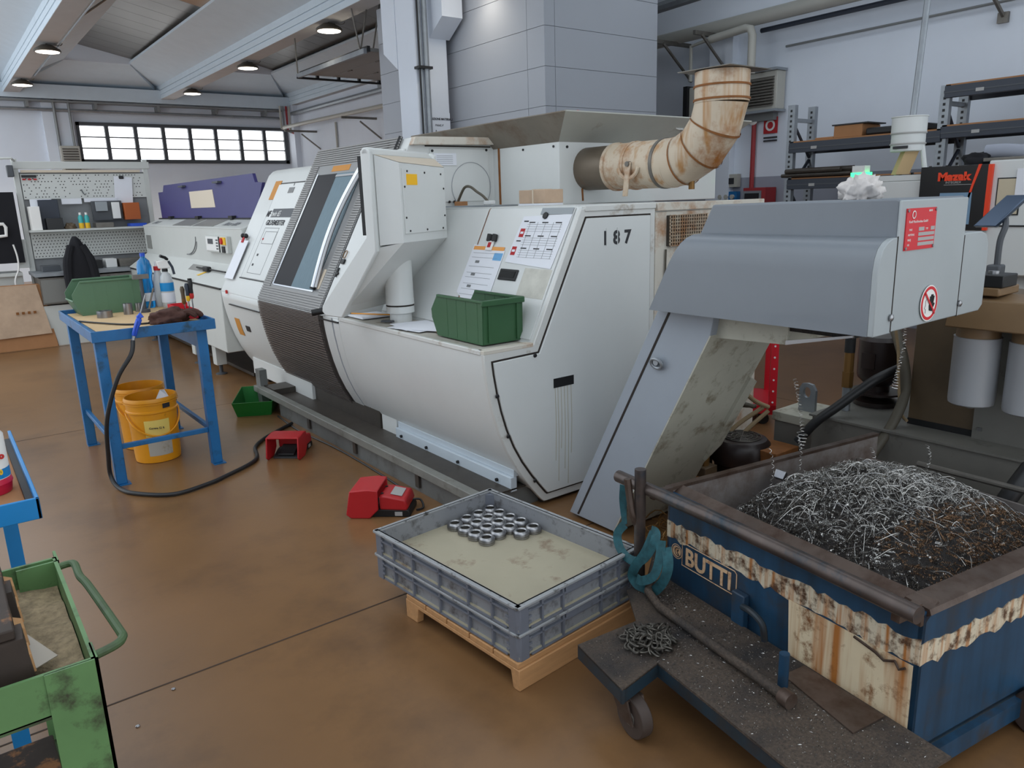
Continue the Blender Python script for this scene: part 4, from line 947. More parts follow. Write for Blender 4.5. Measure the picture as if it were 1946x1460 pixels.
for i, (x, y, r_, h_) in enumerate(((.868, 5.66, .048, .045), (1.02, 5.70, .030, .075), (1.11, 5.80, .026, .06))):
    lab = ('low wide steel ring on the cardboard of the blue table', 'taller steel sleeve in front of the pale green bin on the blue table', 'small steel sleeve beside the magenta cloth on the blue table')[i]
    tag(mb().lathe((x, y, TZ + .004), [(r_ * .7, 0), (r_, 0), (r_, h_), (r_ * .7, h_), (r_ * .7, 0)], 24, False).build('steel_sleeve', 'steel'), lab, 'steel part')
e = thing('height_stand', 'dark measuring stand with a crosshead on the blue table', 'measuring stand', (1.13, 5.72, TZ + .004))
mb().lathe((1.13, 5.72, TZ + .004), [(.035, 0), (.035, .02), (.012, .025), (.012, .24)], 14).build('post', 'frame_dark', e)
mb().box(1.08, 1.18, 5.70, 5.74, TZ + .235, TZ + .265).build('crosshead', 'steel_dull', e); mb().cyl((1.15, 5.69, TZ + .03), (1.19, 5.66, TZ + .17), .006, n=6).build('probe', 'steel', e)
# bottles
def prof_bottle(lab, x, y, prof, mat, capmat, capz, caph, capr, labels=()):
    e = thing('bottle', lab, 'bottle', (x, y, TZ + .004))
    mb().lathe((x, y, TZ + .004), prof, 24).build('body', mat, e)
    mb().lathe((x, y, TZ + .004), [(capr, capz), (capr, capz + caph)], 16).build('cap', capmat, e)
    for z0, z1, r_, m_ in labels: mb().lathe((x, y, TZ + .004), [(r_, z0), (r_, z1)], 24, False).build('label', m_, e)
    return e
prof_bottle('blue plastic water bottle with a blue cap on the work table', 1.215, 5.98, [(.04, 0), (.046, .01), (.046, .09), (.042, .12), (.046, .16), (.044, .20), (.050, .25), (.050, .30), (.040, .335), (.016, .36), (.015, .375)], 'bottle_blue', 'blue_plastic', .368, .024, .018, ((.05, .11, .0465, 'paper'),))
prof_bottle('clear bottle with red neck and white cap on the work table', 1.30, 5.98, [(.036, 0), (.040, .01), (.040, .17), (.034, .21), (.018, .27), (.018, .28)], 'bottle_clear', 'red_plain', .262, .03, .024, ())
mb().cyl((1.30, 5.98, TZ + .296), (1.30, 5.98, TZ + .335), .014, n=12).build('spout', 'sign_white', bpy.data.objects['bottle.001'])
sp = prof_bottle('white spray bottle with dark blue trigger and hazard label on the work table', 1.325, 5.86, [(.040, 0), (.046, .01), (.046, .17), (.038, .22), (.018, .255), (.018, .27)], 'bottle_clear', 'black', .258, .02, .02, ((.12, .18, .0466, 'label_blue'), (.04, .11, .0466, 'paper')))
mb().hexa([(1.285, 5.845, TZ + .285), (1.36, 5.845, TZ + .285), (1.36, 5.875, TZ + .285), (1.285, 5.875, TZ + .285)], [(1.275, 5.85, TZ + .335), (1.345, 5.85, TZ + .345), (1.345, 5.87, TZ + .345), (1.275, 5.87, TZ + .335)]).build('spray_head', 'sign_white', sp, bevel=.004)
mb().tube([(1.35, 5.86, TZ + .345), (1.335, 5.85, TZ + .36), (1.30, 5.84, TZ + .375)], .011, 8).build('nozzle', 'black', sp)
mb().tube([(1.355, 5.855, TZ + .335), (1.375, 5.85, TZ + .29), (1.38, 5.84, TZ + .24)], .009, 8).build('trigger', 'shelf_blue', sp)
def blob(name, label, cat, loc, rad, mat, seed, amp=.5, sub=3):
    bm = bmesh.new(); bmesh.ops.create_icosphere(bm, subdivisions=sub, radius=1)
    for v in bm.verts:
        p = v.co.copy(); d = 1 + amp * mnoise.noise(p * 1.7 + Vector((seed, 0, 0))) + amp * .6 * mnoise.noise(p * 4.0 + Vector((0, seed, 0)))
        v.co = Vector((p.x * d * rad[0], p.y * d * rad[1], max(0, p.z * d * rad[2] + rad[2] * .5)))
    me = bpy.data.meshes.new(name); bm.to_mesh(me); bm.free()
    for p in me.polygons: p.use_smooth = True
    me.materials.append(MATS[mat]); o = bpy.data.objects.new(name, me); COL.objects.link(o); o.location = loc
    return tag(o, label, cat)
blob('cloth', 'crumpled magenta cloth behind the steel sleeves on the blue table', 'cloth', (1.10, 5.95, TZ + .004), (.045, .04, .06), 'magenta', 3.1)
# brown glove: palm and five fingers draped at the table edge
gl = thing('work_glove', 'brown work gloves lying in a heap at the front edge of the blue table', 'gloves', (1.14, 5.05, TZ + .004))
bm = bmesh.new(); bmesh.ops.create_icosphere(bm, subdivisions=4, radius=1)
for v in bm.verts:
    p = v.co.copy(); d = 1 + .45 * mnoise.noise(p * 1.5 + Vector((8, 2, 0))) + .35 * abs(mnoise.noise(p * 3.6 + Vector((1, 5, 2))))
    v.co = Vector((1.13 + p.x * d * .10, 5.06 + p.y * d * .11, TZ + .004 + max(0, .030 + p.z * d * .055)))
me = bpy.data.meshes.new('palm'); bm.to_mesh(me); bm.free(); me.materials.append(MATS['cloth_brown'])
for p in me.polygons: p.use_smooth = True
o = bpy.data.objects.new('palm', me); COL.objects.link(o); attach(o, gl)
for i, (a, l_) in enumerate(((-40, .10), (-20, .13), (0, .13), (18, .11), (60, .08))):
    a = R(a); p0 = Vector((1.19, 5.02, TZ + .045)); dr = Vector((math.cos(a), math.sin(a), 0))
    mb().tube(spline([p0, p0 + dr * l_ * .5 + Vector((0, 0, .02)), p0 + dr * l_ * .85 + Vector((0, 0, .004)), p0 + dr * l_ + Vector((0, 0, -.012))], 4), [.018] * 8 + [.017, .016, .014, .011, .008], 8).build('finger', 'cloth_brown', gl)
rbx = thing('tool_tray', 'open red plastic tray holding screwdrivers on the blue table', 'tray', (1.27, 5.25, TZ))
for a in ((1.20, 1.325, 5.36, 5.366, .002, .085), (1.20, 1.206, 5.10, 5.36, .002, .085), (1.319, 1.325, 5.10, 5.36, .002, .06), (1.20, 1.325, 5.10, 5.106, .002, .04)): mb().box(a[0], a[1], a[2], a[3], TZ + a[4], TZ + a[5]).build('wall', 'red_cart', rbx, smooth=0)
mb().box(1.20, 1.325, 5.10, 5.36, TZ + .002, TZ + .006).build('bottom', 'red_cart', rbx, smooth=0)
for i, (x, y, c1, c2, lab) in enumerate(((1.265, 5.19, 'tank_brown', 'brass', 'screwdriver with a brown wooden handle in the red tray'), (1.285, 5.16, 'shelf_blue', 'yellow_plain', 'screwdriver with a dark blue and yellow handle in the red tray'), (1.305, 5.15, 'black', 'red_plain', 'screwdriver with a black and red handle in the red tray'))):
    e = thing('screwdriver', lab, 'screwdriver', (x, y, TZ + .008), 'screwdrivers in the red tray')
    h = (.13, .15, .165)[i]; tl = Vector((x, y, TZ + .008)); d = Vector(((-.02, -.01, .0)[i], 0, 1)).normalized()
    mb().cyl(tl, tl + d * (h - .02), .004, n=8).build('shaft', 'steel', e)
    mb().tube([tl + d * (h - .03 + q * .1) for q in (0, .2, .5, .8, 1.0)], [.009, .013, .012, .015, .009], 10).build('handle', c1, e)
    mb().tube([tl + d * (h - .045 + q * .1) for q in (0, .15, .35)], [.010, .014, .013], 10).build('ferrule', c2, e)
# air gun and hose
ag = thing('air_gun', 'blue air blow gun hanging on the front rim of the table', 'air gun', (.89, 4.80, .85))
mb().tube(spline([(.915, 4.795, 1.010), (.905, 4.795, .985), (.885, 4.79, .945), (.868, 4.79, .90)], 5), [.012] * 4 + [.017] * 5 + [.015] * 6 + [.012], 10).build('body', 'blue_plastic', ag)
mb().tube([(.905, 4.80, 1.0), (.918, 4.795, 1.018), (.922, 4.79, 1.00)], .014, 10).build('head', 'blue_plastic', ag)
mb().cyl((.915, 4.795, 1.01), (.962, 4.80, 1.13), .0045, n=8).build('nozzle', 'steel', ag)
mb().tube([(.893, 4.775, .985), (.872, 4.77, .94), (.866, 4.775, .905)], .005, 6).build('trigger', 'blue_plastic', ag)
mb().cyl((.868, 4.79, .90), (.857, 4.785, .872), .010, n=10).build('coupling', 'steel', ag)
tag(mb().tube(spline([(.857, 4.785, .872), (.83, 4.75, .80), (.74, 4.75, .67), (.66, 4.78, .44), (.645, 4.85, .20), (.645, 4.88, .07), (.665, 4.80, .014), (.72, 4.63, .014), (.89, 4.46, .014), (1.10, 4.50, .014), (1.22, 4.564, .014), (1.40, 4.68, .014), (1.49, 4.79, .014), (1.55, 5.0, .014), (1.66, 5.15, .014), (1.80, 5.27, .014), (1.965, 5.395, .014)], 8), .0125, 10).build('air_hose', 'hose_black'), 'black air hose running from the blue gun down and across the floor', 'hose')
# ================================================================== yellow buckets
def bucket(lab, x, y, front):
    e = thing('bucket', lab, 'bucket', (x, y, 0), 'yellow buckets under the table')
    H = .43
    mb().lathe((x, y, 0), [(.132, 0), (.138, .004), (.150, .33), (.158, .335), (.158, .345), (.152, .35), (.155, .40), (.163, .405), (.163, .418), (.158, H), (.152, H), (.140, .02), (.0005, .012)], 36, False).build('shell', 'bucket', e)
    mb().lathe((x, y, 0), [(.166, .395), (.166, .403)], 36, False).build('rim_ridge', 'bucket', e)
    mb().tube([(x + .16 * math.cos(a), y - .12 * math.sin(a) * .55 - .09 * max(0, math.sin(a)), .335 - .15 * math.sin(a)) for a in [PI * i / 20 for i in range(21)]], .006, 6).build('bail', 'bucket', e)
    if front:
        ls = mb()
        for z0, z1, m_, nm, a0, a1 in ((.18, .29, 'bucket_label', 'label', 236, 296), (.05, .175, 'bucket_label2', 'label', 238, 298), (.362, .395, 'ink', 'stamp', 283, 302)):
            vs = []; fs = []; k = 9
            for j in range(k):
                a = R(a0 + (a1 - a0) * j / (k - 1))
                for z_ in (z0, z1):
                    rr_ = .138 + (.150 - .138) * z_ / .33 + .0015 + (.004 if z_ > .35 else 0)
                    vs.append((x + rr_ * math.cos(a), y + rr_ * math.sin(a), z_))
            mb().add(vs, [(2 * j, 2 * j + 2, 2 * j + 3, 2 * j + 1) for j in range(k - 1)]).build(nm, m_, e)
        a = R(262); 
        text('label_text', 'Corena S2 R', .018, frame_mat((x + .1485 * math.cos(R(246)), y + .1485 * math.sin(R(246)) - .004, .235), (math.cos(R(246) + PI / 2), math.sin(R(246) + PI / 2), 0), (0, 0, 1)), 'ink', e, extrude=.0005, bold=.0004)
    return e
bucket('yellow plastic bucket with paper labels, nearest under the blue table', 1.0, 5.29, True)
bucket('second yellow bucket, partly hidden behind the labelled one', 1.005, 5.66, False)
tag(mb().plate([(1.02, 5.24, .40), (1.10, 5.22, .41), (1.09, 5.28, .45), (1.06, 5.27, .455)], .003).build('paper_scrap', 'paper', smooth=0), 'white paper scrap sticking up in the nearest yellow bucket', 'paper')
# ================================================================== foot pedals
def pedal(lab, loc, rz, mat='pedal_red'):
    # local: hood opens towards -x, housing towards +x ; size about .33 x .20 x .16
    e = thing('foot_pedal', lab, 'foot pedal', loc, 'red foot pedals', rz)
    def P_(pts, y0, y1, nm, m_=mat, bv=.006): mb().prism(pts, 'y', y0, y1).build(nm, m_, e, local=True, bevel=bv)
    top = [(-.13, .150), (-.03, .160), (.02, .155), (.02, .145), (-.03, .148), (-.125, .138)]
    P_(top, -.105, .105, 'hood_top')
    for s in (-1, 1):
        y = s * .105
        P_([(-.13, .150), (-.155, .02), (-.13, .0), (-.03, .0), (.02, .05), (.02, .155), (-.03, .160)], y - .005, y + .005, 'hood_cheek')
    P_([(.02, .04), (.165, .035), (.172, .055), (.160, .098), (.06, .118), (.02, .118)], -.088, .088, 'housing', bv=.010)
    P_([(-.10, 0), (.18, 0), (.182, .02), (.172, .040), (.0, .042), (-.09, .012)], -.085, .085, 'base', 'black', .004)
    P_([(-.09, .03), (.02, .065), (.02, .05), (-.09, .018)], -.055, .055, 'treadle', 'black', .003)
    mb().plate([(.075, -.055, .1175), (.135, -.055, .1055), (.135, .055, .1055), (.075, .055, .1175)], .0015).build('name_plate', 'sign_grey', e, local=True, smooth=0)
    mb().box(.10, .14, -.0865, -.085, .008, .030).build('side_label', 'sign_grey', e, local=True, smooth=0)
    for y in (-.05, .05): mb().cyl((.03, y, .116), (.03, y, .122), .008, n=8).build('screw', 'black', e, local=True)
    mb().tube(spline([(.17, .04, .05), (.21, .05, .045), (.23, .02, .012), (.20, -.01, .010)], 6), .006, 6).build('cable', 'hose_black', e, local=True)
    return e
pedal('red foot pedal nearest the grey crates, its hood turned to the camera', (1.70, 3.475, 0), R(-42))
pedal('red foot pedal with its open hood facing left, farther along the lathe base', (1.70, 4.74, 0), R(48))
tag(mb().tube(spline([(1.86, 3.45, .006), (1.93, 3.6, .006), (1.96, 4.0, .006), (1.97, 4.6, .006), (1.94, 5.2, .006), (1.97, 5.7, .006)], 6), .006, 6).build('pedal_cable', 'hose_black'), 'thin dark pedal cable along the foot of the lathe base', 'cable')
# bright green drip bin on the floor
e = thing('drip_bin', 'bright green plastic bin on the floor under the drip tray rail', 'bin', (1.96, 6.02, 0))
M4 = Matrix.Translation((1.93, 6.03, 0)) @ Matrix.Rotation(R(-28), 4, 'Z')
w_, l_, h_ = .15, .42, .15
for pts, nm in ((([(-w_ * .85, -l_ * .45, 0), (w_ * .85, -l_ * .45, 0), (w_ * .85, -l_ * .47, 0), (-w_ * .85, -l_ * .47, 0)], [(-w_, -l_ * .55, h_ * .8), (w_, -l_ * .55, h_ * .8), (w_, -l_ * .57, h_ * .8), (-w_, -l_ * .57, h_ * .8)]), 'front_wall'),
                (([(-w_ * .85, l_ * .45, 0), (w_ * .85, l_ * .45, 0), (w_ * .85, l_ * .47, 0), (-w_ * .85, l_ * .47, 0)], [(-w_, l_ * .5, h_), (w_, l_ * .5, h_), (w_, l_ * .52, h_), (-w_, l_ * .52, h_)]), 'back_wall'),
                (([(-w_ * .85, -l_ * .46, 0), (-w_ * .85, l_ * .46, 0), (-w_ * .87, l_ * .46, 0), (-w_ * .87, -l_ * .46, 0)], [(-w_, -l_ * .56, h_ * .8), (-w_, l_ * .51, h_), (-w_ * 1.03, l_ * .51, h_), (-w_ * 1.03, -l_ * .56, h_ * .8)]), 'side_wall'),
                (([(w_ * .85, -l_ * .46, 0), (w_ * .85, l_ * .46, 0), (w_ * .87, l_ * .46, 0), (w_ * .87, -l_ * .46, 0)], [(w_, -l_ * .56, h_ * .8), (w_, l_ * .51, h_), (w_ * 1.03, l_ * .51, h_), (w_ * 1.03, -l_ * .56, h_ * .8)]), 'side_wall')):
    mb().hexa(*pts).xf(M4).build(nm, 'green_bright', e, smooth=0)
mb().box(-w_ * .85, w_ * .85, -l_ * .46, l_ * .46, .001, .006).xf(M4).build('bottom', 'green_bright', e, smooth=0)

# ================================================================== pallet, crates, rings
PL = thing('pallet', 'low wooden pallet on the floor under the two grey crates', 'pallet', (1.592, 2.135, 0), rz=R(4.5))
pl, pw = .68, .70
for y in (-.265, -.133, 0, .133, .265): mb().box(-.290, .37, y - .063, y + .063, .078, .10).build('deck_board', 'pallet_wood', PL, local=True, bevel=.003)
for x, w0 in ((-.275, .03), (.03, .04), (.33, .04)):
    if x < 0: mb().prism([(-.335, 0), (-.30, 0), (-.29, .062), (.25, .062), (.26, 0), (.335, 0), (.335, .078), (-.335, .078)], 'x', x - w0 / 2, x + w0 / 2).build('runner', 'pallet_wood', PL, local=True, bevel=.003)
    else: mb().box(x - w0 / 2, x + w0 / 2, -.335, .335, 0, .078).build('runner', 'pallet_wood', PL, local=True, bevel=.003)
for y in (-.318,): mb().box(-.292, .37, y - .018, y + .012, .0, .0785).build('end_board', 'pallet_wood', PL, local=True, bevel=.003)
def crate(lab, z0, name='crate'):
    e = thing(name, lab, 'crate', (1.61, 2.245, z0), 'grey stacking crates', R(5))
    A, B, H = .315, .435, .098
    m_ = 'tray_plastic'
    mb().box(-A + .006, A - .006, -B + .006, B - .006, .004, .012).build('floor', 'tray_floor', e, local=True, smooth=0)
    for s in (-1, 1):
        mb().box(s * A - s * .012, s * A - s * .018, -B + .012, B - .012, .004, H).build('wall', 'tray_inner', e, local=True, smooth=0)
        mb().box(-A + .012, A - .012, s * B - s * .012, s * B - s * .018, .004, H).build('wall', 'tray_inner', e, local=True, smooth=0)
        # rim and flanges
        mb().box(s * A - s * .02, s * (A + .004), -B, B, H - .010, H).build('rim', 'tray_rim', e, local=True, bevel=.002)
        mb().box(-A, A, s * B - s * .02, s * (B + .004), H - .010, H).build('rim', 'tray_rim', e, local=True, bevel=.002)
        for zz in (.0, .062):
            mb().box(s * A - s * .012, s * A, -B + .06, B - .06, zz, zz + .006).build('flange', m_, e, local=True, smooth=0)
            mb().box(-A + .06, A - .06, s * B - s * .012, s * B, zz, zz + .006).build('flange', m_, e, local=True, smooth=0)
        for y in (-.30, -.17, 0, .17, .30): mb().box(s * A - s * .012, s * A, y - .004, y + .004, .0, H - .01).build('rib', m_, e, local=True, smooth=0)
        for x in (-.20, -.10, .10, .20): mb().box(x - .004, x + .004, s * B - s * .012, s * B, .0, H - .01).build('rib', m_, e, local=True, smooth=0)
        mb().box(-.085, .085, s * B - s * .010, s * (B - .001), H - .042, H - .012).build('grip_panel', m_, e, local=True, bevel=.003)
        for t in (-1, 1):
            cp = mb().prism([(s * (A - .05), t * (B - .014)), (s * (A - .05), t * (B - .001)), (s * (A - .012), t * (B - .001)), (s * (A - .001), t * (B - .012)), (s * (A - .001), t * (B - .05)), (s * (A - .014), t * (B - .05))], 'z', -.006, H - .012).build('corner_post', m_, e, local=True, bevel=.002)
            for q in (.02, .042, .064): mb().box(s * (A - .062), s * (A - .048), t * (B - .004), t * (B - .0), q, q + .008).build('lattice', m_, cp, local=True, smooth=0)
            for q in (.02, .042, .064): mb().box(s * (A - .004), s * A, t * (B - .062), t * (B - .048), q, q + .008).build('lattice', m_, cp, local=True, smooth=0)
    return e
crate('lower grey plastic crate, between the pallet and the open crate', .106)
crate('upper open grey plastic crate holding the steel rings', .207)
a5 = R(5)
ringp = [(.042, .355), (.042, .283), (.042, .215), (.045, .146), (.116, .365), (.118, .297), (.118, .229), (.117, .156), (.186, .368), (.187, .303), (.187, .233), (.186, .160), (.186, .087), (.256, .370), (.257, .307), (.257, .237), (.260, .170), (.256, .086)]
rme = mb().lathe((0, 0, 0), [(.019, .002), (.030, 0), (.034, .002), (.034, .022), (.0315, .026), (.027, .031), (.0225, .031), (.019, .027), (.019, .002)], 28, False).mesh('steel_ring', 40); rme.materials.append(MATS['steel'])
grm = mb().lathe((0, 0, 0), [(.0342, .008), (.0348, .010), (.0342, .012)], 28, False).mesh('groove', 40); grm.materials.append(MATS['steel_dull'])
for i, (lx, ly) in enumerate(ringp):
    o = bpy.data.objects.new('steel_ring', rme); COL.objects.link(o)
    o.location = (1.61 + lx * math.cos(a5) - ly * math.sin(a5), 2.245 + lx * math.sin(a5) + ly * math.cos(a5), .2192)
    o.rotation_euler = (0, 0, random.random() * 6)
    tag(o, 'turned steel ring standing in close rows in the upper grey crate', 'steel ring', 'turned steel rings in the upper crate')
    g_ = bpy.data.objects.new('groove', grm); COL.objects.link(g_); g_.parent = o
# ================================================================== swarf skip (tipping container)
SKR = R(-8.5)
SK = thing('swarf_skip', 'blue tipping skip full of swarf with cream lettering and a rusty pipe handle', 'skip', (1.88, .77, 0), rz=SKR)
def sk(m, nm, mat, **k): 
    par = k.pop('par', SK)
    return m.build(nm, mat, par, local=True, **k)
LX, LY, ZR = 1.15, 1.0, .55
lw = sk(mb().box(0, .012, 0, LY, .11, ZR - .012), 'side_wall', 'skip_blue', smooth=0)
nw = sk(mb().box(0, LX, 0, .012, .11, ZR - .02), 'near_wall', 'skip_blue', smooth=0)
sk(mb().box(0, LX + .02, LY - .012, LY, .11, ZR), 'far_wall', 'skip_inner', smooth=0)
sk(mb().hexa([(LX - .02, 0, .11), (LX - .008, 0, .11), (LX - .008, LY, .11), (LX - .02, LY, .11)], [(LX + .0, 0, .44), (LX + .012, 0, .44), (LX + .012, LY, .44), (LX + .0, LY, .44)]), 'rear_wall', 'skip_inner', smooth=0)
sk(mb().box(0, LX, 0, LY, .105, .12), 'floor', 'skip_dark', smooth=0)
# folded lips
sk(mb().prism([(-.012, ZR - .05), (-.012, ZR - .03), (.055, ZR + .004), (.060, ZR - .002), (.055, ZR - .008), (.005, ZR - .05)], 'y', -.0, LY), 'rim_lip', 'skip_rust', smooth=0)
sk(mb().prism([(-.012, ZR - .018), (-.006, ZR - .004), (.062, ZR + .002), (.066, ZR - .006), (.0, ZR - .026)], 'x', .01, LX).xf(Matrix.Identity(4)), 'rim_lip', 'skip_rust', smooth=0)
sk(mb().box(-.01, LX + .02, LY - .016, LY + .012, ZR - .006, ZR + .006), 'rim_lip', 'skip_rust', smooth=0)
# inner faces of the lip corner
sk(mb().tube([(-.09, -.04, .578), (-.09, .30, .577), (-.09, .70, .572), (-.09, 1.185, .556)], .0235, 16), 'pipe_handle', 'tube_rust')
for y in (.02, .985): sk(mb().box(-.09, .0, y - .012, y + .012, .53, .56), 'handle_bracket', 'skip_rust', smooth=0)
# torn reflective bands
def torn(n, a0, a1, z0, z1, seed, flat):
    rnd = random.Random(seed); lo = []; hi = []
    for i in range(n + 1):
        t = a0 + (a1 - a0) * i / n
        lo.append((t, z0(i / n) + rnd.uniform(-.012, .010) * (0 if flat else 1))); hi.append((t, z1(i / n) + rnd.uniform(-.010, .006)))
    return lo + hi[::-1]
b1 = torn(40, 1.0, .0, lambda t: .365 + .012 * t, lambda t: .425 + .030 * t, 3, False)
sk(mb().prism(b1, 'x', -.0025, 0), 'reflective_band', 'band_rust', smooth=0, par=lw)
b2 = torn(44, 0.0, LX, lambda t: .380 + .010 * t, lambda t: .442 + .012 * t, 5, False)
sk(mb().prism(b2, 'y', -.0025, 0), 'reflective_band', 'band_rust', smooth=0, par=nw)
sk(mb().prism([(.41, .118), (.012, .135), (.014, .375), (.425, .372)], 'x', -.004, -.001), 'worn_panel', 'plate_rust', smooth=0, par=lw)
sk(mb().tube([(-.006, .19, .37), (-.008, .12, .36), (-.012, .09, .352), (-.010, .06, .366), (-.012, .045, .35), (-.01, .03, .362)], .004, 5), 'wire_twist', 'skip_rust', par=lw)
# BUTTI lettering, frame and round emblem
fr = lambda y, z, o=.0: frame_mat((-.0012 - o, y, z), (0, -1, 0), (0, 0, 1))
text('lettering', 'BUTTI', .092, fr(.900, .287), 'letter', lw, extrude=.0015, bold=.0018, sx=.93, local=True)
pts = [(.915, .276), (.915, .365), (.655, .365), (.645, .357), (.645, .284), (.655, .276)]
sk(mb().tube([(-.0015, y, z) for y, z in pts], .0018, 5, closed=True), 'letter_frame', 'letter', par=lw)
def disc(nm, m_, r0, r1, o, a0=0, a1=360, c=(.945, .318)):
    k = 28; vs = []
    for i in range(k + 1):
        a = R(a0 + (a1 - a0) * i / k)
        for r_ in (r0, r1): vs.append((-.0012 - o, c[0] - r_ * math.cos(a), c[1] + r_ * math.sin(a)))
    sk(mb().add(vs, [(2 * i, 2 * i + 2, 2 * i + 3, 2 * i + 1) for i in range(k)]), nm, m_, smooth=0, par=lw)
disc('emblem_ring', 'letter', .026, .029, 0); disc('emblem_disc', 'letter', .0, .022, 0)
disc('emblem_cut', 'skip_dark', .013, .017, .0004, 60, 300, (.940, .318)); disc('emblem_cut', 'skip_dark', .006, .009, .0004, 70, 290, (.935, .318)); disc('emblem_cut', 'skip_dark', .010, .013, .0004, 110, 320, (.930, .316))
# chassis plates in front of the skip
ch = sk(mb().prism([(-.565, .525), (-.392, .575), (-.40, .10), (-.40, -.12), (-.02, -.12), (-.02, .985), (-.20, .985), (-.30, .80), (-.548, .785)], 'z', .192, .20), 'chassis_plate', 'grit', smooth=0)
for p, q in (((-.565, .525), (-.392, .575)), ((-.392, .575), (-.40, -.12)), ((-.548, .785), (-.565, .525))):
    d = Vector((q[0] - p[0], q[1] - p[1], 0)).normalized(); n = Vector((-d.y, d.x, 0)) * .008
    p3, q3 = Vector((*p, .150)), Vector((*q, .150))
    sk(mb().hexa([p3, q3, q3 + n, p3 + n], [p3 + Vector((0, 0,   .046)), q3 + Vector((0, 0,   .046)), q3 + n + Vector((0, 0,   .046)), p3 + n + Vector((0, 0,   .046))]), 'chassis_edge', 'skip_dark', smooth=0)
sk(mb().hexa([(-.16, .06, .201), (-.03, .06, .201), (-.03, .33, .201), (-.12, .33, .201)], [(-.16, .06, .205), (-.03, .06, .205), (-.03, .33, .205), (-.12, .33, .205)]), 'wear_plate', 'skip_rust', smooth=0)
sk(mb().box(-.02, LX + .05, -.022, .02, .045, .105), 'skid', 'skip_blue', smooth=0)
sk(mb().tube([(-.06, .98, .33), (-.10, .96, .26), (-.17, .90, .225), (-.20, .80, .222), (-.205, .60, .222), (-.215, .235, .222)], .015, 12), 'lock_pipe', 'grit')
sk(mb().cyl((-.216, .25, .222), (-.217, .215, .222), .024, n=14), 'pipe_flange', 'skip_rust')
sk(mb().cyl((-.155, .30, .20), (-.155, .30, .305), .015, n=12), 'stub_post', 'skip_blue')
sk(mb().box(-.028, -.002, .585, .64, .10, .31), 'hinge_plate', 'skip_blue', bevel=.004)
sk(mb().tube(spline([(-.03, .585, .275), (-.05, .54, .292), (-.055, .50, .288), (-.055, .475, .27), (-.05, .47, .22)], 5), .011, 10), 'latch_lever', 'skip_dark')
sk(mb().cyl((-.115, 1.02, .20), (-.115, 1.02, .64), .021, n=14), 'release_post', 'tube_rust')
sk(mb().tube(spline([(-.15, 1.05, .60), (-.145, 1.04, .52), (-.14, 1.03, .46), (-.12, 1.03, .42)], 5), .014, 8), 'release_hook', 'skip_rust')
def caster(x, y, r_, a):
    wh = sk(mb().cyl((x - .020, y, r_), (x + .020, y, r_), r_, n=28), 'caster_wheel', 'caster', bevel=.004)
    sk(mb().cyl((x - .024, y, r_), (x + .024, y, r_), r_ * .35, n=14), 'wheel_hub', 'steel_dull', par=wh)
    fk = sk(mb().hexa([(x - .032, y - .03, r_ - .01), (x - .026, y - .03, r_ - .01), (x - .026, y + .03, r_ - .01), (x - .032, y + .03, r_ - .01)], [(x - .032, y + .0, .125), (x - .026, y + .0, .125), (x - .026, y + .08, .125), (x - .032, y + .08, .125)])
       .hexa([(x + .026, y - .03, r_ - .01), (x + .032, y - .03, r_ - .01), (x + .032, y + .03, r_ - .01), (x + .026, y + .03, r_ - .01)], [(x + .026, y + .0, .125), (x + .032, y + .0, .125), (x + .032, y + .08, .125), (x + .026, y + .08, .125)])
       .box(x - .032, x + .032, y, y + .08, .12, .128).cyl((x, y + .04, .125), (x, y + .04, .193), .02, n=12), 'caster_fork', 'skip_rust', smooth=0)
caster(-.495, .555, .066, 0)
sk(mb().cyl((.50, -.06, .07), (.56, -.06, .07), .07, n=28), 'caster_wheel', 'caster', bevel=.006)
caster(.75, .80, .058, 0); caster(.2, .8, .058, 0)
for x in (.06, .7): sk(mb().box(x, x + .3, .1, .9, .06, .105), 'underframe', 'skip_dark', smooth=0)
# tool bar lying along the rear wall
tag(mb().cyl((1.88 + 1.10 * math.cos(SKR) - .75 * math.sin(SKR), .77 + 1.10 * math.sin(SKR) + .75 * math.cos(SKR), .500), (1.88 + 1.16 * math.cos(SKR) - (-.1) * math.sin(SKR), .77 + 1.16 * math.sin(SKR) + (-.1) * math.cos(SKR), .515), .012, n=10).build('steel_bar', 'steel_dull'), 'long grey bar lying on the rear edge of the swarf skip', 'bar')
# swarf heap
def hz(x, y):
    h = .405 + .155 * math.exp(-((x - .62) ** 2 / .26 + (y - .68) ** 2 / .18)) + .09 * math.exp(-((x - .55) ** 2 / .5 + (y - .3) ** 2 / .12))
    h -= .10 * math.exp(-((x) ** 2 / .02)) * (y > .3) * min(1, (y - .3) * 3) + .05 * math.exp(-(y ** 2) / .004) + .10 * math.exp(-((y - 1.0) ** 2) / .012)
    h -= .11 * math.exp(-((x - 1.15) ** 2) / .03)
    return h + .018 * mnoise.noise(Vector((x * 9, y * 9, 0))) + .02 * mnoise.noise(Vector((x * 4, y * 4, 3)))
N_ = 70; vs = []; fs = []
for i in range(N_ + 1):
    for j in range(N_ + 1):
        x = .013 + (LX - .04) * i / N_; y = .013 + (LY - .026) * j / N_; vs.append((x, y, hz(x, y) - .012))
for i in range(N_):
    for j in range(N_): a = i * (N_ + 1) + j; fs.append((a, a + N_ + 1, a + N_ + 2, a + 1))
base_i = len(vs)
ring_ = [i * (N_ + 1) for i in range(N_ + 1)] + [N_ * (N_ + 1) + j for j in range(1, N_ + 1)] + [i * (N_ + 1) + N_ for i in range(N_ - 1, -1, -1)] + [j for j in range(N_ - 1, 0, -1)]
for q in ring_: vs.append((vs[q][0], vs[q][1], .125))
kk = len(ring_)
for i in range(kk): fs.append((ring_[i], ring_[(i + 1) % kk], base_i + (i + 1) % kk, base_i + i))
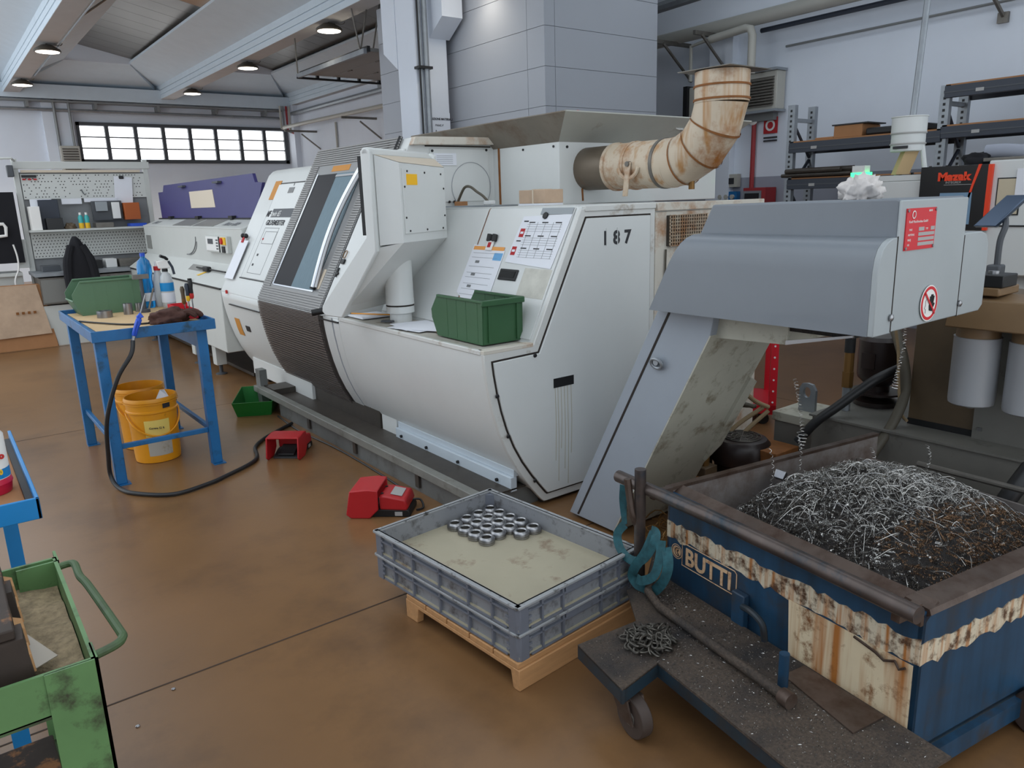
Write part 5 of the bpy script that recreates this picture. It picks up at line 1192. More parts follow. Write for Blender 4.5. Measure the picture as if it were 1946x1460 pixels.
fs.append(tuple(range(base_i, base_i + kk)))
SW = thing('swarf_heap', 'heap of tangled bright and dark metal swarf filling the blue skip', 'metal swarf', (1.88, .77, .13), rz=SKR)
def ST(m, nm, mat):
    o = m.xf(Matrix.Translation((0, 0, -.13))).build(nm, mat, SW, smooth=60 if nm != 'bed' else 30, local=True); o['kind'] = 'stuff'; return o
ST(mb().add(vs, fs), 'bed', 'swarf_bed')
def ok(x, y): return .03 < x < LX - .03 and .03 < y < LY - .03
rnd = random.Random(11)
def curl(m, x, y, L_, rad, pitch, tilt_z, seed, thick, segs=6):
    """helical chip"""
    r_ = random.Random(seed); az = r_.uniform(0, 2 * PI); el = tilt_z
    d = Vector((math.cos(az) * math.cos(el), math.sin(az) * math.cos(el), math.sin(el))); u = d.orthogonal().normalized(); w_ = d.cross(u)
    n = max(5, int(L_ / pitch * segs)); ph = r_.uniform(0, 6)
    c = Vector((x, y, hz(x, y) + r_.uniform(-.006, .014))) - d * L_ / 2
    pts = []
    for i in range(n + 1):
        t = i / n; a = ph + 2 * PI * t * L_ / pitch; p = c + d * (t * L_) + (u * math.cos(a) + w_ * math.sin(a)) * rad
        pts.append(p)
    m.tube(pts, thick, 3, cap=False)
br = mb(); dk = mb(); bn = mb()
for i in range(5200):
    x, y = rnd.uniform(.04, LX - .05), rnd.uniform(.04, LY - .04)
    top = math.exp(-((x - .62) ** 2 / .12 + (y - .58) ** 2 / .12))
    tgt = br if rnd.random() < .30 + .5 * top else dk
    if y < .34 and x > .25 and rnd.random() < .75: tgt = bn
    curl(tgt, x, y, rnd.uniform(.010, .045), rnd.uniform(.0015, .0035), rnd.uniform(.004, .008), rnd.uniform(-.5, .7), rnd.random(), rnd.uniform(.0006, .0010), 5)
ST(br, 'bright_curls', 'swarf_bright'); ST(dk, 'dark_curls', 'swarf_dark'); ST(bn, 'brown_curls', 'swarf_brown')
lg_ = mb()
for i in range(620):
    x, y = rnd.gauss(.60, .24), rnd.gauss(.58, .20)
    if not ok(x, y): continue
    az = rnd.uniform(0, 2 * PI); L_ = rnd.uniform(.07, .26); bend = rnd.uniform(-1.6, 1.6); pts = []; p = Vector((x, y, 0)); a = az
    for j in range(11):
        xx, yy = min(max(p.x, .03), LX - .04), min(max(p.y, .03), LY - .03)
        pts.append(Vector((xx, yy, hz(xx, yy) + .010 + .014 * math.sin(j * .7 + i)))); a += bend / 10 + rnd.uniform(-.15, .15); p = p + Vector((math.cos(a), math.sin(a), 0)) * L_ / 10
    lg_.tube(pts, rnd.uniform(.0005, .0009), 3, cap=False)
ST(lg_, 'long_strands', 'swarf_bright')
up = mb()  # strands standing up or hanging between chute and heap
for (x, y, z1) in ((.60, .62, .62), (.55, .90, .60), (.42, .92, .57), (.90, .60, .58)):
    pts = []
    for j in range(60): 
        t = j / 59; a = t * 60; pts.append(Vector((x + .03 * math.sin(t * 3) + .006 * math.cos(a), y + .006 * math.sin(a), hz(x, y) + t * (z1 - hz(x, y) + .08))))
    up.tube(pts, .0009, 4, cap=False)
ST(up, 'upright_strands', 'swarf_bright')
# spiral chips hanging from the conveyor outlet
hc = thing('hanging_swarf', 'bright spiral chip hanging from the underside of the conveyor head', 'swarf', (2.7, 1.32, 1.0))
pts = []
for j in range(150):
    t = j / 149; a = t * 150; r_ = .006 + .02 * max(0, t - .75); pts.append((2.70 + .02 * math.sin(t * 5) + r_ * math.cos(a), 1.28 + r_ * math.sin(a), 1.14 - .24 * t))
mb().tube(pts, .0012, 4).build('spiral', 'swarf_bright', hc)
hc2 = thing('hanging_swarf', 'thin chain of chips dangling over the back plate of the skip', 'swarf', (2.75, 1.75, .6))
pts = []
for j in range(170):
    t = j / 169; a = t * 170; r_ = .009 + .02 * abs(math.sin(t * 4)) * (t > .6); pts.append((2.78 + .05 * math.sin(t * 2.6) + r_ * math.cos(a), 1.74 - .03 * t + r_ * math.sin(a), .84 - .40 * t))
mb().tube(pts, .0012, 4).build('spiral', 'swarf_bright', hc2)
# lump of scrap in the heap
e = tag(mb().box(-.03, .03, -.02, .02, 0, .035).xf(Matrix.Translation((1.88 + .50 * math.cos(SKR) - .93 * math.sin(SKR), .77 + .5 * math.sin(SKR) + .93 * math.cos(SKR), .50)) @ Matrix.Rotation(.5, 4, 'Y') @ Matrix.Rotation(.4, 4, 'Z')).build('bar_offcut', 'steel', bevel=.003), 'bright square bar end in the swarf by the far wall of the skip', 'offcut')
# grit on the chassis plate
gm = mb(); rnd = random.Random(5)
for i in range(1500):
    y = rnd.uniform(-.1, .97); x = rnd.uniform(-.39, -.03) if y < .76 else rnd.uniform(-.18, -.03)
    if rnd.random() < .12: x, y = rnd.uniform(-.54, -.3), rnd.uniform(.57, .77)
    s = rnd.uniform(.0012, .004); a = rnd.uniform(0, 6); z0 = .2006
    gm.add([(x + s * math.cos(a + q), y + s * math.sin(a + q), z0 + (0 if q < 4 else 0)) for q in (0, 2.1, 4.2)] + [(x, y, z0 + s * .8)], [(0, 1, 3), (1, 2, 3), (2, 0, 3)])
gr_ = thing('spilled_grit', 'metal grit and chips spilled over the chassis plate of the skip', 'metal grit', (1.88, .77, .2), rz=SKR)
gb = mb()
for i in range(900):
    y = rnd.uniform(-.1, .97); x = rnd.uniform(-.39, -.03) if y < .76 else rnd.uniform(-.18, -.03); s = rnd.uniform(.001, .0026); a = rnd.uniform(0, 6); l_ = rnd.choice((1, 1, 2.5))
    gb.add([(x + s * l_ * math.cos(a), y + s * l_ * math.sin(a), .2008), (x - s * l_ * math.cos(a), y - s * l_ * math.sin(a), .2008), (x + s * .5 * math.sin(a), y - s * .5 * math.cos(a), .2008), (x, y, .2008 + s)], [(0, 2, 3), (2, 1, 3), (1, 0, 3)])
gb.xf(Matrix.Translation((0, 0, -.2))).build('bright_grit', 'swarf_bright', gr_, smooth=0, local=True, kind='stuff')
o = gm.xf(Matrix.Translation((0, 0, -.2))).build('grit', 'swarf_dark', gr_, smooth=0, local=True); o['kind'] = 'stuff'
# chain pile: every link a part
cp = thing('chain', 'coil of steel chain heaped on the chassis plate of the skip', 'chain', (1.88, .77, 0), rz=SKR)
lk = mb(); pts = []
for i in range(16):
    a = 2 * PI * i / 16; pts.append((.013 * math.cos(a) * 1.0 + (.007 if math.cos(a) > 0 else -.007), .0095 * math.sin(a), 0))
lme = lk.tube(pts, .0034, 6, closed=True).mesh('link', 50); lme.materials.append(MATS['chain_steel'])
rnd = random.Random(9)
for i in range(64):
    a = i * 2.4; r_ = .075 * math.sqrt(i / 64.0) + .004
    o = bpy.data.objects.new('link', lme); COL.objects.link(o); o.parent = cp
    z_ = .2045 + max(0, .042 * (1 - r_ / .08)) * rnd.random() + .006
    o.location = (-.345 + r_ * 1.05 * math.cos(a), .675 + r_ * .95 * math.sin(a), z_ + .003)
    o.rotation_euler = (rnd.choice((0, PI / 2)) * rnd.uniform(.3, .9) + rnd.uniform(-.3, .3), rnd.uniform(-.35, .35), rnd.uniform(0, PI))
# lashing strap looped over the release post
def ribbon(path, wdir, width, t=.0022):
    m = mb(); P_ = [Vector(p) for p in path]; vs = []
    n = len(P_)
    for i in range(n):
        dd = (P_[min(n - 1, i + 1)] - P_[max(0, i - 1)]).normalized()
        w_ = dd.cross(Vector((-.80, -.55, .25)).lerp(Vector(wdir) if not callable(wdir) else Vector((-.8, -.5, .2)), .28))
        w_ = w_.normalized() * (width(i / (n - 1)) if callable(width) else width) / 2
        d = (P_[min(n - 1, i + 1)] - P_[max(0, i - 1)]).normalized(); nn = d.cross(w_).normalized() * t
        vs += [P_[i] - w_, P_[i] + w_, P_[i] + w_ + nn, P_[i] - w_ + nn]
    fs = []
    for i in range(n - 1):
        a, b = i * 4, i * 4 + 4
        for k in range(4): fs.append((a + k, a + (k + 1) % 4, b + (k + 1) % 4, b + k))
    fs += [(0, 1, 2, 3), (n * 4 - 4, n * 4 - 3, n * 4 - 2, n * 4 - 1)]
    return m.add(vs, fs)
st = thing('lashing_strap', 'teal lashing strap looped around the post at the end of the pipe handle', 'strap', (1.88, .77, 0), rz=SKR)
ribbon(spline([(-.125, 1.10, .552), (-.128, 1.105, .50), (-.13, 1.10, .45), (-.135, 1.085, .405)], 6), lambda t: Vector((.25 + .6 * t, .97 - .8 * t, 0)), lambda t: .034 * (1 - .6 * t) + .004).build('hanging_end', 'strap', st, local=True)
ribbon(spline([(-.135, 1.085, .405), (-.15, 1.11, .36), (-.16, 1.08, .315), (-.165, 1.01, .30), (-.165, .94, .33), (-.15, .90, .40), (-.13, .91, .435), (-.12, .95, .43)], 6), (.35, .25, .2), .033).build('loop', 'strap', st, local=True)
ribbon(spline([(-.12, .93, .43), (-.16, .93, .36), (-.175, .97, .29), (-.17, .99, .24), (-.16, .95, .212), (-.155, .89, .225), (-.15, .84, .29), (-.14, .83, .35), (-.125, .86, .40)], 6), (.45, .2, .1), .036).build('loop', 'strap', st, local=True)
ribbon(spline([(-.13, .88, .42), (-.15, .865, .36), (-.17, .87, .30), (-.18, .92, .26), (-.175, .96, .25)], 6), (.4, .5, .1), .033).build('loop', 'strap', st, local=True)

# ================================================================== trolleys at the left edge
GC = thing('green_trolley', 'green steel trolley with a bent pipe handle at the left edge', 'trolley', (-.2, 1.75, 0))
ZC = .80
GX, GYa, GYb = .122, 1.47, 2.01
mb().box(-.60, GX, GYa, GYa + .008, ZC - .085, ZC).build('tray_wall', 'green_cart', GC, smooth=0)
mb().box(-.60, GX, GYb - .008, GYb, ZC - .085, ZC).build('tray_wall', 'green_cart', GC, smooth=0)
mb().box(GX - .008, GX, GYa, GYb, ZC - .085, ZC).build('tray_wall', 'green_cart', GC, smooth=0)
mb().box(-.60, GX, GYa, GYb, ZC - .09, ZC - .082).build('tray_floor', 'green_cart_dark', GC, smooth=0)
for x, y in ((.083, GYa - .004), (.083, GYb - .03)):
    mb().box(x - .045, x + .042, y, y + .006, 0.02, ZC).box(x + .036, x + .042, y, y + .07, .02, ZC).build('leg', 'green_cart', GC, smooth=0)
mb().box(-.50, -.42, GYa - .004, GYa + .002, .02, ZC).build('leg', 'green_cart', GC, smooth=0)
mb().tube(spline([(GX - .005, 1.965, ZC - .01), (.14, 1.965, ZC - .008), (.152, 1.945, ZC - .005), (.152, 1.87, ZC - .005), (.160, 1.80, ZC - .005), (.176, 1.56, ZC - .004), (.176, 1.525, ZC - .006), (.160, 1.508, ZC - .008), (GX - .004, 1.50, ZC - .012)], 6), .0085, 10).build('pipe_handle', 'green_cart_dark', GC)
mb().box(-.60, GX - .01, GYa + .01, GYb - .01, .33, .345).build('lower_shelf', 'green_cart_dark', GC, smooth=0)
for x in (-.5, .06):
    for y in (1.55, 1.93): mb().cyl((x - .015, y, .035), (x + .015, y, .035), .035, n=16).build('caster', 'black', GC)
# sand-like litter in the tray
vs = []; fs = []; n = 26
for i in range(n + 1):
    for j in range(n + 1):
        x = -.55 + (GX - .010 + .55) * i / n; y = GYa + .010 + (GYb - GYa - .02) * j / n
        vs.append((x, y, ZC - .060 + .012 * mnoise.noise(Vector((x * 14, y * 14, 1)))))
for i in range(n):
    for j in range(n): a = i * (n + 1) + j; fs.append((a, a + n + 1, a + n + 2, a + 1))
o = tag(mb().add(vs, fs).build('absorbent_granules', 'sand'), 'tan granules covering the tray of the green trolley', 'granules'); o['kind'] = 'stuff'
tag(mb().plate([(-.05, 1.52, ZC - .035), (.07, 1.60, ZC - .04), (.02, 1.72, ZC - .02), (-.06, 1.74, ZC - .01)], .002).build('plastic_sheet', 'plastic_film', smooth=0), 'folded clear plastic sheet in the tray of the green trolley', 'plastic sheet')
WS = thing('wooden_rack', 'dark worn wooden tool rack of stacked boards at the left edge', 'wooden rack', (-.1, 1.7, ZC - .04))
for i in range(4):
    y0 = 1.52 + i * .11
    mb().hexa([(-.45, y0, ZC - .03), (.028 - .012 * (i % 2), y0, ZC - .03), (.028 - .012 * (i % 2), y0 + .07, ZC - .03), (-.45, y0 + .07, ZC - .03)],
              [(-.45, y0 + .01, ZC + .055), (.020 - .010 * (i % 2), y0 + .005, ZC + .055), (.022 - .012 * (i % 2), y0 + .07, ZC + .055), (-.45, y0 + .07, ZC + .055)]).build('board', 'dark_wood', WS, smooth=0)
    mb().hexa([(.010, y0 + .01, ZC - .02), (.031, y0 + .012, ZC - .02), (.029, y0 + .05, ZC - .015), (.010, y0 + .05, ZC - .015)], [(.012, y0 + .012, ZC + .020 + .01 * (i % 2)), (.028, y0 + .02, ZC + .012), (.027, y0 + .05, ZC + .022), (.012, y0 + .05, ZC + .03)]).build('splintered_end', 'pallet_wood', WS, smooth=0)
mb().box(-.45, .010, 1.53, 1.96, ZC + .055, ZC + .075).build('top_board', 'dark_wood', WS, bevel=.003)
WS2 = thing('wooden_rack', 'dark wooden board with round holes on the lower shelf of the green trolley', 'wooden rack', (-.1, 1.6, .345))
mb().box(-.45, .045, 1.50, 1.92, .347, .40).build('board', 'dark_wood', WS2, bevel=.004)
mb().box(-.45, .06, 1.49, 1.53, .347, .42).build('front_rail', 'dark_wood', WS2, bevel=.004)
for i in range(4): mb().cyl((-.03 - .01 * i, 1.60 + .075 * i, .400), (-.03 - .01 * i, 1.60 + .075 * i, .404), .018, n=14).build('hole', 'black', WS2)
BC = thing('blue_trolley', 'bright blue trolley corner with a rimmed shelf at the left edge', 'trolley', (-.1, 2.6, 0))
mb().box(-.6, .118, 2.33, 3.15, .812, .818).build('shelf', 'cardboard', BC, smooth=0)
mb().box(-.6, .128, 2.320, 2.330, .795, .855).build('rim', 'blue_cart', BC, bevel=.002); mb().box(.118, .128, 2.32, 3.16, .795, .855).build('rim', 'blue_cart', BC, bevel=.002)
mb().box(.100, .118, 2.36, 3.12, .819, .836).build('rubber_strip', 'black_rubber', BC)
for x, y in ((-.02, 2.42), (.07, 3.08), (-.55, 2.42)): mb().box(x - .022, x + .022, y - .022, y + .022, 0, .812).build('leg', 'blue_cart', BC, smooth=0)
TBk = thing('detergent_tub', 'white and red detergent tub on the blue trolley at the left edge', 'tub', (.03, 2.56, .818))
mb().lathe((.025, 2.58, .819), [(.058, 0), (.062, .03), (.064, .03), (.060, .045)], 28).build('base', 'tub_red', TBk)
mb().lathe((.025, 2.58, .819), [(.060, .045), (.060, .17), (.05, .185), (.05, .19)], 28).build('body', 'sign_white', TBk)
mb().lathe((.025, 2.58, .819), [(.0605, .047), (.0605, .075)], 28, False).build('blue_label', 'blue_cart', TBk)
ta = R(-62); tm_ = lambda z_: frame_mat((.025 + .0615 * math.cos(ta), 2.58 + .0615 * math.sin(ta), z_), (-math.sin(ta), math.cos(ta), 0), (0, 0, 1))
text('label_text', 'osso', .026, tm_(.925), 'red_plain', TBk, extrude=.0015, bold=.0012, align='CENTER')
text('label_text', '5.0', .020, tm_(.880), 'yellow_plain', TBk, extrude=.0015, bold=.0012, align='CENTER')
for x, y, in ((.42, 2.55), (.28, 2.42)): tag(mb().lathe((x, y, 0), [(.007, 0), (.007, .004), (.004, .006)], 8).build('metal_crumb', 'steel'), 'tiny bright metal crumb on the floor %s the joint line' % ('just above' if y > 2.5 else 'just below'), 'crumb')
# ================================================================== bar feeder behind the lathe
BF = thing('bar_feeder', 'long pale bar feeder with a raised purple lid beyond the lathe', 'bar feeder', (2.4, 9.2, 0))
FY0, FY1 = 7.10, 11.0
bfb = mb().prism([(2.05, .30), (2.05, .895), (2.30, 1.07), (2.30, 1.42), (2.52, 1.50), (3.0, 1.50), (3.0, .30)], 'y', FY0, FY1).build('body', 'feeder', BF, bevel=.008)
mb().box(2.042, 2.06, FY0, FY1 + .02, .885, .900).build('joint', 'black', BF, smooth=0)
mb().box(2.296, 2.305, FY0, FY1, 1.415, 1.425).build('fold_edge', 'white_paint', BF, smooth=0)
for y in (8.05, 8.9, 8.98): mb().box(2.03, 2.06, y, y + .05, .87, .93).build('latch', 'black', BF, smooth=0)
def TP(y, t, o=0.0): return (2.30 + .22 * t - .34 * o, y, 1.42 + .08 * t + .94 * o)
for y0, y1 in ((8.05, 8.78), (8.86, 9.62)): mb().plate([TP(y1, .12), TP(y0, .12), TP(y0, .90), TP(y1, .90)], .004).build('sight_window', 'feeder_win', BF, smooth=0)
text('maker_name', 'IEMCA', .12, frame_mat(TP(10.78, .25, .003), (0, -1, 0), (.22, 0, .08)), 'letter_grey', BF, shear=.2, sx=.8)
text('model_mark', 'Master 880e', .11, frame_mat(TP(7.85, .25, .003), (0, -1, 0), (.22, 0, .08)), 'letter_grey', BF, shear=.3, sx=.8)
mb().box(2.294, 2.30, 10.66, 10.90, 1.13, 1.30).build('side_window', 'feeder_win', BF, smooth=0)
mb().tube([(2.297, 9.03 - .42 * math.sin(R(90 * t)) , 1.12 + .20 * (1 - math.cos(R(90 * t)))) for t in [i / 10 for i in range(11)]], .006, 5).build('arc_line', 'letter_grey', BF)
mb().tube([(2.297, 8.95 - .36 * math.sin(R(90 * t)), 1.12 + .15 * (1 - math.cos(R(90 * t)))) for t in [i / 10 for i in range(11)]], .005, 5).build('arc_line', 'letter_grey', BF)
cu = mb().box(2.26, 2.30, 7.43, 8.12, 1.185, 1.345).build('control_unit', 'feeder', BF, bevel=.004)
mb().box(2.256, 2.26, 7.68, 8.10, 1.20, 1.335).build('keypad', 'letter_white', cu, smooth=0); mb().box(2.253, 2.257, 7.86, 8.03, 1.265, 1.315).build('display', 'frame_dark', cu, smooth=0)
mb().box(2.254, 2.26, 7.655, 7.68, 1.19, 1.34).build('edge', 'black', cu, smooth=0)
for i in range(4): mb().box(2.253, 2.257, 7.70, 7.76, 1.215 + .028 * i, 1.228 + .028 * i).build('key', 'frame_dark', cu, smooth=0)
mb().cyl((2.26, 7.55, 1.30), (2.235, 7.55, 1.30), .03, n=14).build('stop_button', 'red_plain', cu); mb().box(2.250, 2.26, 7.46, 7.60, 1.265, 1.335).build('button_plate', 'yellow_plain', cu, smooth=0)
mb().box(2.25, 2.26, 7.50, 7.58, 1.19, 1.25).build('switch', 'black', cu, smooth=0)
mb().plate([(2.24, 8.6, 1.035), (2.18, 8.6, .985), (2.18, 8.0, .985), (2.24, 8.0, 1.035)], .003).build('cover_window', 'feeder_win', BF, smooth=0)
mb().cyl((2.19, 8.3, 1.02), (2.19, 7.35, 1.02), .008, n=8).build('catch_rod', 'black', BF); mb().box(2.16, 2.21, 7.85, 8.0, .995, 1.045).build('catch', 'black', BF, bevel=.01)
mb().plate([(2.20, 7.95, 1.002), (2.13, 8.12, .954), (2.13, 8.05, .954), (2.20, 7.88, 1.002)], .003).build('warning_label', 'yellow_plain', BF, smooth=0)
# purple lid, opened up
lid = mb().prism([(11.25, 1.84), (11.0, 1.84), (11.0, 1.925), (7.55, 1.925), (7.45, 1.84), (7.25, 1.83), (7.30, 1.51), (10.9, 1.50)], 'x', 0, .03).xf(Matrix.Translation((2.52, 0, 0)) @ Matrix.Translation((0, 0, 1.5)) @ Matrix(((1, 0, .22, 0), (0, 1, 0, 0), (0, 0, 1, 0), (0, 0, 0, 1))) @ Matrix.Translation((0, 0, -1.5))).build('lid', 'purple', BF, smooth=0)
mb().prism([(9.72, 1.81), (8.80, 1.81), (8.62, 1.62), (9.55, 1.62)], 'x', -.004, 0).xf(Matrix.Translation((2.52, 0, 0)) @ Matrix.Translation((0, 0, 1.5)) @ Matrix(((1, 0, .22, 0), (0, 1, 0, 0), (0, 0, 1, 0), (0, 0, 0, 1))) @ Matrix.Translation((0, 0, -1.5))).build('lid_window', 'tan_light', lid, smooth=0)
for y in (7.9, 9.1, 10.3): mb().box(2.48, 2.54, y, y + .12, 1.495, 1.53).build('hinge', 'black', lid, smooth=0)
for y in (9.9, 8.5): mb().box(2.56, 2.60, y, y + .2, 1.87, 1.89).build('lid_grip', 'frame_dark', lid, smooth=0)
mb().box(2.50, 2.56, FY0, FY1, 1.495, 1.508).build('lid_gap', 'black', BF, smooth=0)
for y in (7.6, 8.35, 10.3):
    l_ = mb().box(2.08, 2.18, y, y + .12, .10, .30).build('leg', 'feeder', BF, bevel=.004)
    mb().cyl((2.13, y + .06, .01), (2.13, y + .06, .10), .018, n=10).build('levelling_screw', 'frame_dark', l_); mb().lathe((2.13, y + .06, 0), [(.055, 0), (.055, .008), (.02, .02)], 16).build('foot', 'frame_dark', l_)
mb().box(2.3, 2.9, 7.2, 10.9, .02, .05).build('oil_pan', 'tray_dark', BF, smooth=0)
# sheet of paper and magnets hanging at the far end of the lathe
ps = thing('hanging_sheets', 'curled white sheets held by a double clip on the far end of the lathe', 'papers', (2.2, 7.0, 1.0))
splate(SP, 6.83, 7.06, .985, 1.31, .003, .02).build('sheet', 'paper', ps, smooth=0)
splate(SP, 6.94, 6.99, 1.29, 1.335, .006, .024).build('clip', 'paper_red', ps, smooth=0)
for y in (6.92, 7.0): mb().ball(SP(y, 1.345, .03), .022, 10, 6).build('clip_knob', 'black', ps)
# ================================================================== papers and small things on the lathe
def rpaper(name, lab, pts, off=.008): 
    e = thing(name, lab, 'paper', RP(pts[0][0], pts[2][1]))
    mb().plate([RP(y, z, off) for y, z in pts], .0015).build('sheet', 'paper', e, smooth=0)
    return e
def rr_(e, y0, y1, z0, z1, m_, nm='print', off=.0097): splate(RP, y0, y1, z0, z1, .0006, off).build(nm, m_, e, smooth=0)
pb = rpaper('timetable_sheet', 'white timetable sheet with red blocks under a round magnet on the sloping panel', [(3.418, 1.262), (3.015, 1.243), (2.992, 1.517), (3.389, 1.504)])
for z_ in (1.470, 1.400, 1.335): 
    for k_ in range(3): rr_(pb, 3.05 + .11 * k_, 3.10 + .11 * k_, z_, z_ + .006, 'ink')
for z_ in (1.462, 1.450, 1.438, 1.426, 1.392, 1.380, 1.368, 1.356, 1.327, 1.315, 1.303, 1.291): rr_(pb, 3.04, 3.33, z_, z_ + .0012, 'letter_grey', 'ruled_line')
for k_ in range(5): rr_(pb, 3.05 + .065 * k_, 3.052 + .065 * k_, 1.29, 1.475, 'letter_grey', 'ruled_line')
rr_(pb, 3.335, 3.375, 1.395, 1.440, 'paper_red', 'red_block'); rr_(pb, 3.355, 3.395, 1.300, 1.345, 'paper_red', 'red_block')
rr_(pb, 3.342, 3.368, 1.412, 1.424, 'paper', 'block_text', .0104); rr_(pb, 3.362, 3.388, 1.317, 1.329, 'paper', 'block_text', .0104)
rr_(pb, 3.33, 3.37, 1.475, 1.482, 'ink'); rr_(pb, 3.34, 3.38, 1.372, 1.378, 'ink')
tag(mb().lathe((0, 0, 0), [(.019, 0), (.019, .008), (.012, .010)], 18).xf(frame_mat(RP(3.199, 1.507, .010), (0, -1, 0), (.4985, 0, 1))).build('magnet', 'black'), 'round black magnet at the top of the white timetable sheet', 'magnet')
pa = rpaper('work_sheet', 'work order sheet with an orange heading hanging behind the dark green bin', [(3.784, 1.079), (3.455, .93), (3.452, 1.320), (3.772, 1.348)])
rr_(pa, 3.462, 3.762, 1.318, 1.338, 'paper_orange', 'heading')
splate(RP, 3.46, 3.54, 1.265, 1.305, .0006, .0097).build('blue_patch', 'paper_blue', pa, smooth=0)
for z_ in (1.30, 1.275, 1.225, 1.19, 1.165, 1.13, 1.10, 1.07): rr_(pa, 3.50, 3.75, z_, z_ + .0015, 'letter_grey', 'ruled_line')
for z_ in (1.245, 1.175, 1.11): rr_(pa, 3.66, 3.70, z_, z_ + .014, 'letter_grey')
cl = thing('magnet_clip', 'white clip with a red mark and black knobs on the work order sheet', 'clip', RP(3.60, 1.36))
splate(RP, 3.575, 3.635, 1.315, 1.368, .010, .010).build('body', 'sign_white', cl, bevel=.004); splate(RP, 3.59, 3.62, 1.330, 1.358, .001, .0205).build('mark', 'paper_red', cl, smooth=0)
for y in (3.575, 3.625): mb().tube([RP(y, 1.365, .018), RP(y + .004, 1.40, .022)], .016, 10).build('knob', 'black', cl)
tag(splate(RP, 2.995, 3.25, 1.515, 1.548, .003, .007).build('magnetic_strip', 'skin_magnet', smooth=0), 'grey magnetic strip at the top of the sloping panel beside the timetable', 'magnetic strip')
# papers, pencils on the ledge
e = thing('paper_stack', 'loose white sheets lying on the ledge beside the dark green bin', 'papers', (2.2, 3.8, .89))
for i, (dx_, dy_, a) in enumerate(((0, 0, 8), (.02, .06, -10), (.03, -.05, 25))):
    mb().box(-.12, .12, -.15, .15, 0, .0012).xf(Matrix.Translation((2.21 + dx_, 3.83 + dy_, .8938 + .0015 * i)) @ Matrix.Rotation(R(a), 4, 'Z')).build('sheet', 'paper', e, smooth=0)
e = thing('note_pad', 'flat pad of papers at the foot of the control pod', 'papers', (2.2, 4.5, .89)); mb().box(2.11, 2.32, 4.36, 4.57, .8935, .905).build('pad', 'paper', e, bevel=.002)
def pencil(lab, p, q):
    p, q = Vector(p), Vector(q); d = (q - p).normalized(); e = thing('pencil', lab, 'pencil', p)
    mb().cyl(p, q, .0045, n=6).build('body', 'wood_pencil', e); mb().cyl(q, q + d * .012, .0045, .0008, n=6).build('tip', 'ink', e)
pencil('yellow pencil lying on the white sheets next to the dark green bin', (2.20, 3.60, .9035), (2.145, 3.50 + .03, .9035))
pencil('yellow pencil lying on the flat pad under the control pod', (2.29, 4.28, .912), (2.13, 4.56, .912))
tag(mb().box(-.015, .015, -.04, .04, 0, .012).xf(Matrix.Translation((2.17, 4.14, .894)) @ Matrix.Rotation(R(30), 4, 'Z')).build('pocket_knife', 'frame_dark', bevel=.003), 'small dark folding knife on the ledge by the pivot', 'knife')
bx_ = thing('wrapped_parcel', 'small brown parcel tied with string on top of the lathe', 'parcel', (3.0, 3.68, 1.562))
mb().box(2.95, 3.10, 3.56, 3.80, 1.563, 1.575).build('paper_pad', 'paper', bx_, smooth=0); mb().box(2.955, 3.10, 3.555, 3.805, 1.575, 1.655).build('box', 'cardboard_pale', bx_, bevel=.004); mb().box(2.951, 3.104, 3.66, 3.67, 1.574, 1.659).build('string', 'tan_light', bx_, smooth=0)
cb = thing('loose_cable', 'looped grey cable with a plug lying on top of the lathe behind the control pod', 'cable', (3.0, 4.4, 1.57))
mb().tube(spline([(3.0, 4.57, 1.575), (3.0, 4.54, 1.62), (3.0, 4.47, 1.69), (3.0, 4.40, 1.695), (3.0, 4.32, 1.66), (3.0, 4.25, 1.63), (3.0, 4.19, 1.59)], 6), .009, 8).build('wire', 'hose_grey', cb)
mb().box(2.98, 3.02, 4.14, 4.22, 1.575, 1.60).build('plug', 'letter_white', cb, bevel=.004); mb().box(2.97, 3.03, 4.48, 4.56, 1.563, 1.60).build('tag', 'cardboard', cb, bevel=.004)
tag(mb().box(2.85, 3.06, 3.95, 4.57, 1.562, 1.572).build('grey_plate', 'galv', bevel=.002), 'thin grey plate lying on top of the lathe under the cable', 'plate')
nt_ = thing('notice_card', 'small white notice card on the end wall above the control pod', 'notice', (2.85, 4.58, 1.85))
mb().box(2.84, 3.02, 4.583, 4.589, 1.845, 1.925).build('card', 'paper', nt_, smooth=0)
for i in range(5): mb().box(2.86, 2.99, 4.582, 4.583, 1.858 + .012 * i, 1.860 + .012 * i).build('line', 'letter_grey', nt_, smooth=0)
bc_ = thing('bulldog_clip', 'brass and black binder clip on the white cheek beside the sliding door', 'clip', SP(4.78, 1.19))
splate(SP, 4.79, 4.835, 1.205, 1.235, .012, .015).build('jaw', 'black', bc_, bevel=.003); mb().tube([SP(4.82 + .02 * math.cos(a), 1.265 + .025 * math.sin(a), .022) for a in [2 * PI * i / 12 for i in range(12)]], .003, 6, closed=True).build('loop', 'brass', bc_)
tag(splate(SP, 4.815, 4.855, 1.135, 1.15, .010, .015).merge(splate(SP, 4.83, 4.84, 1.12, 1.18, .010, .015)).build('panel_key', 'black', bevel=.002), 'small black key in the white cheek beside the sliding door', 'key')
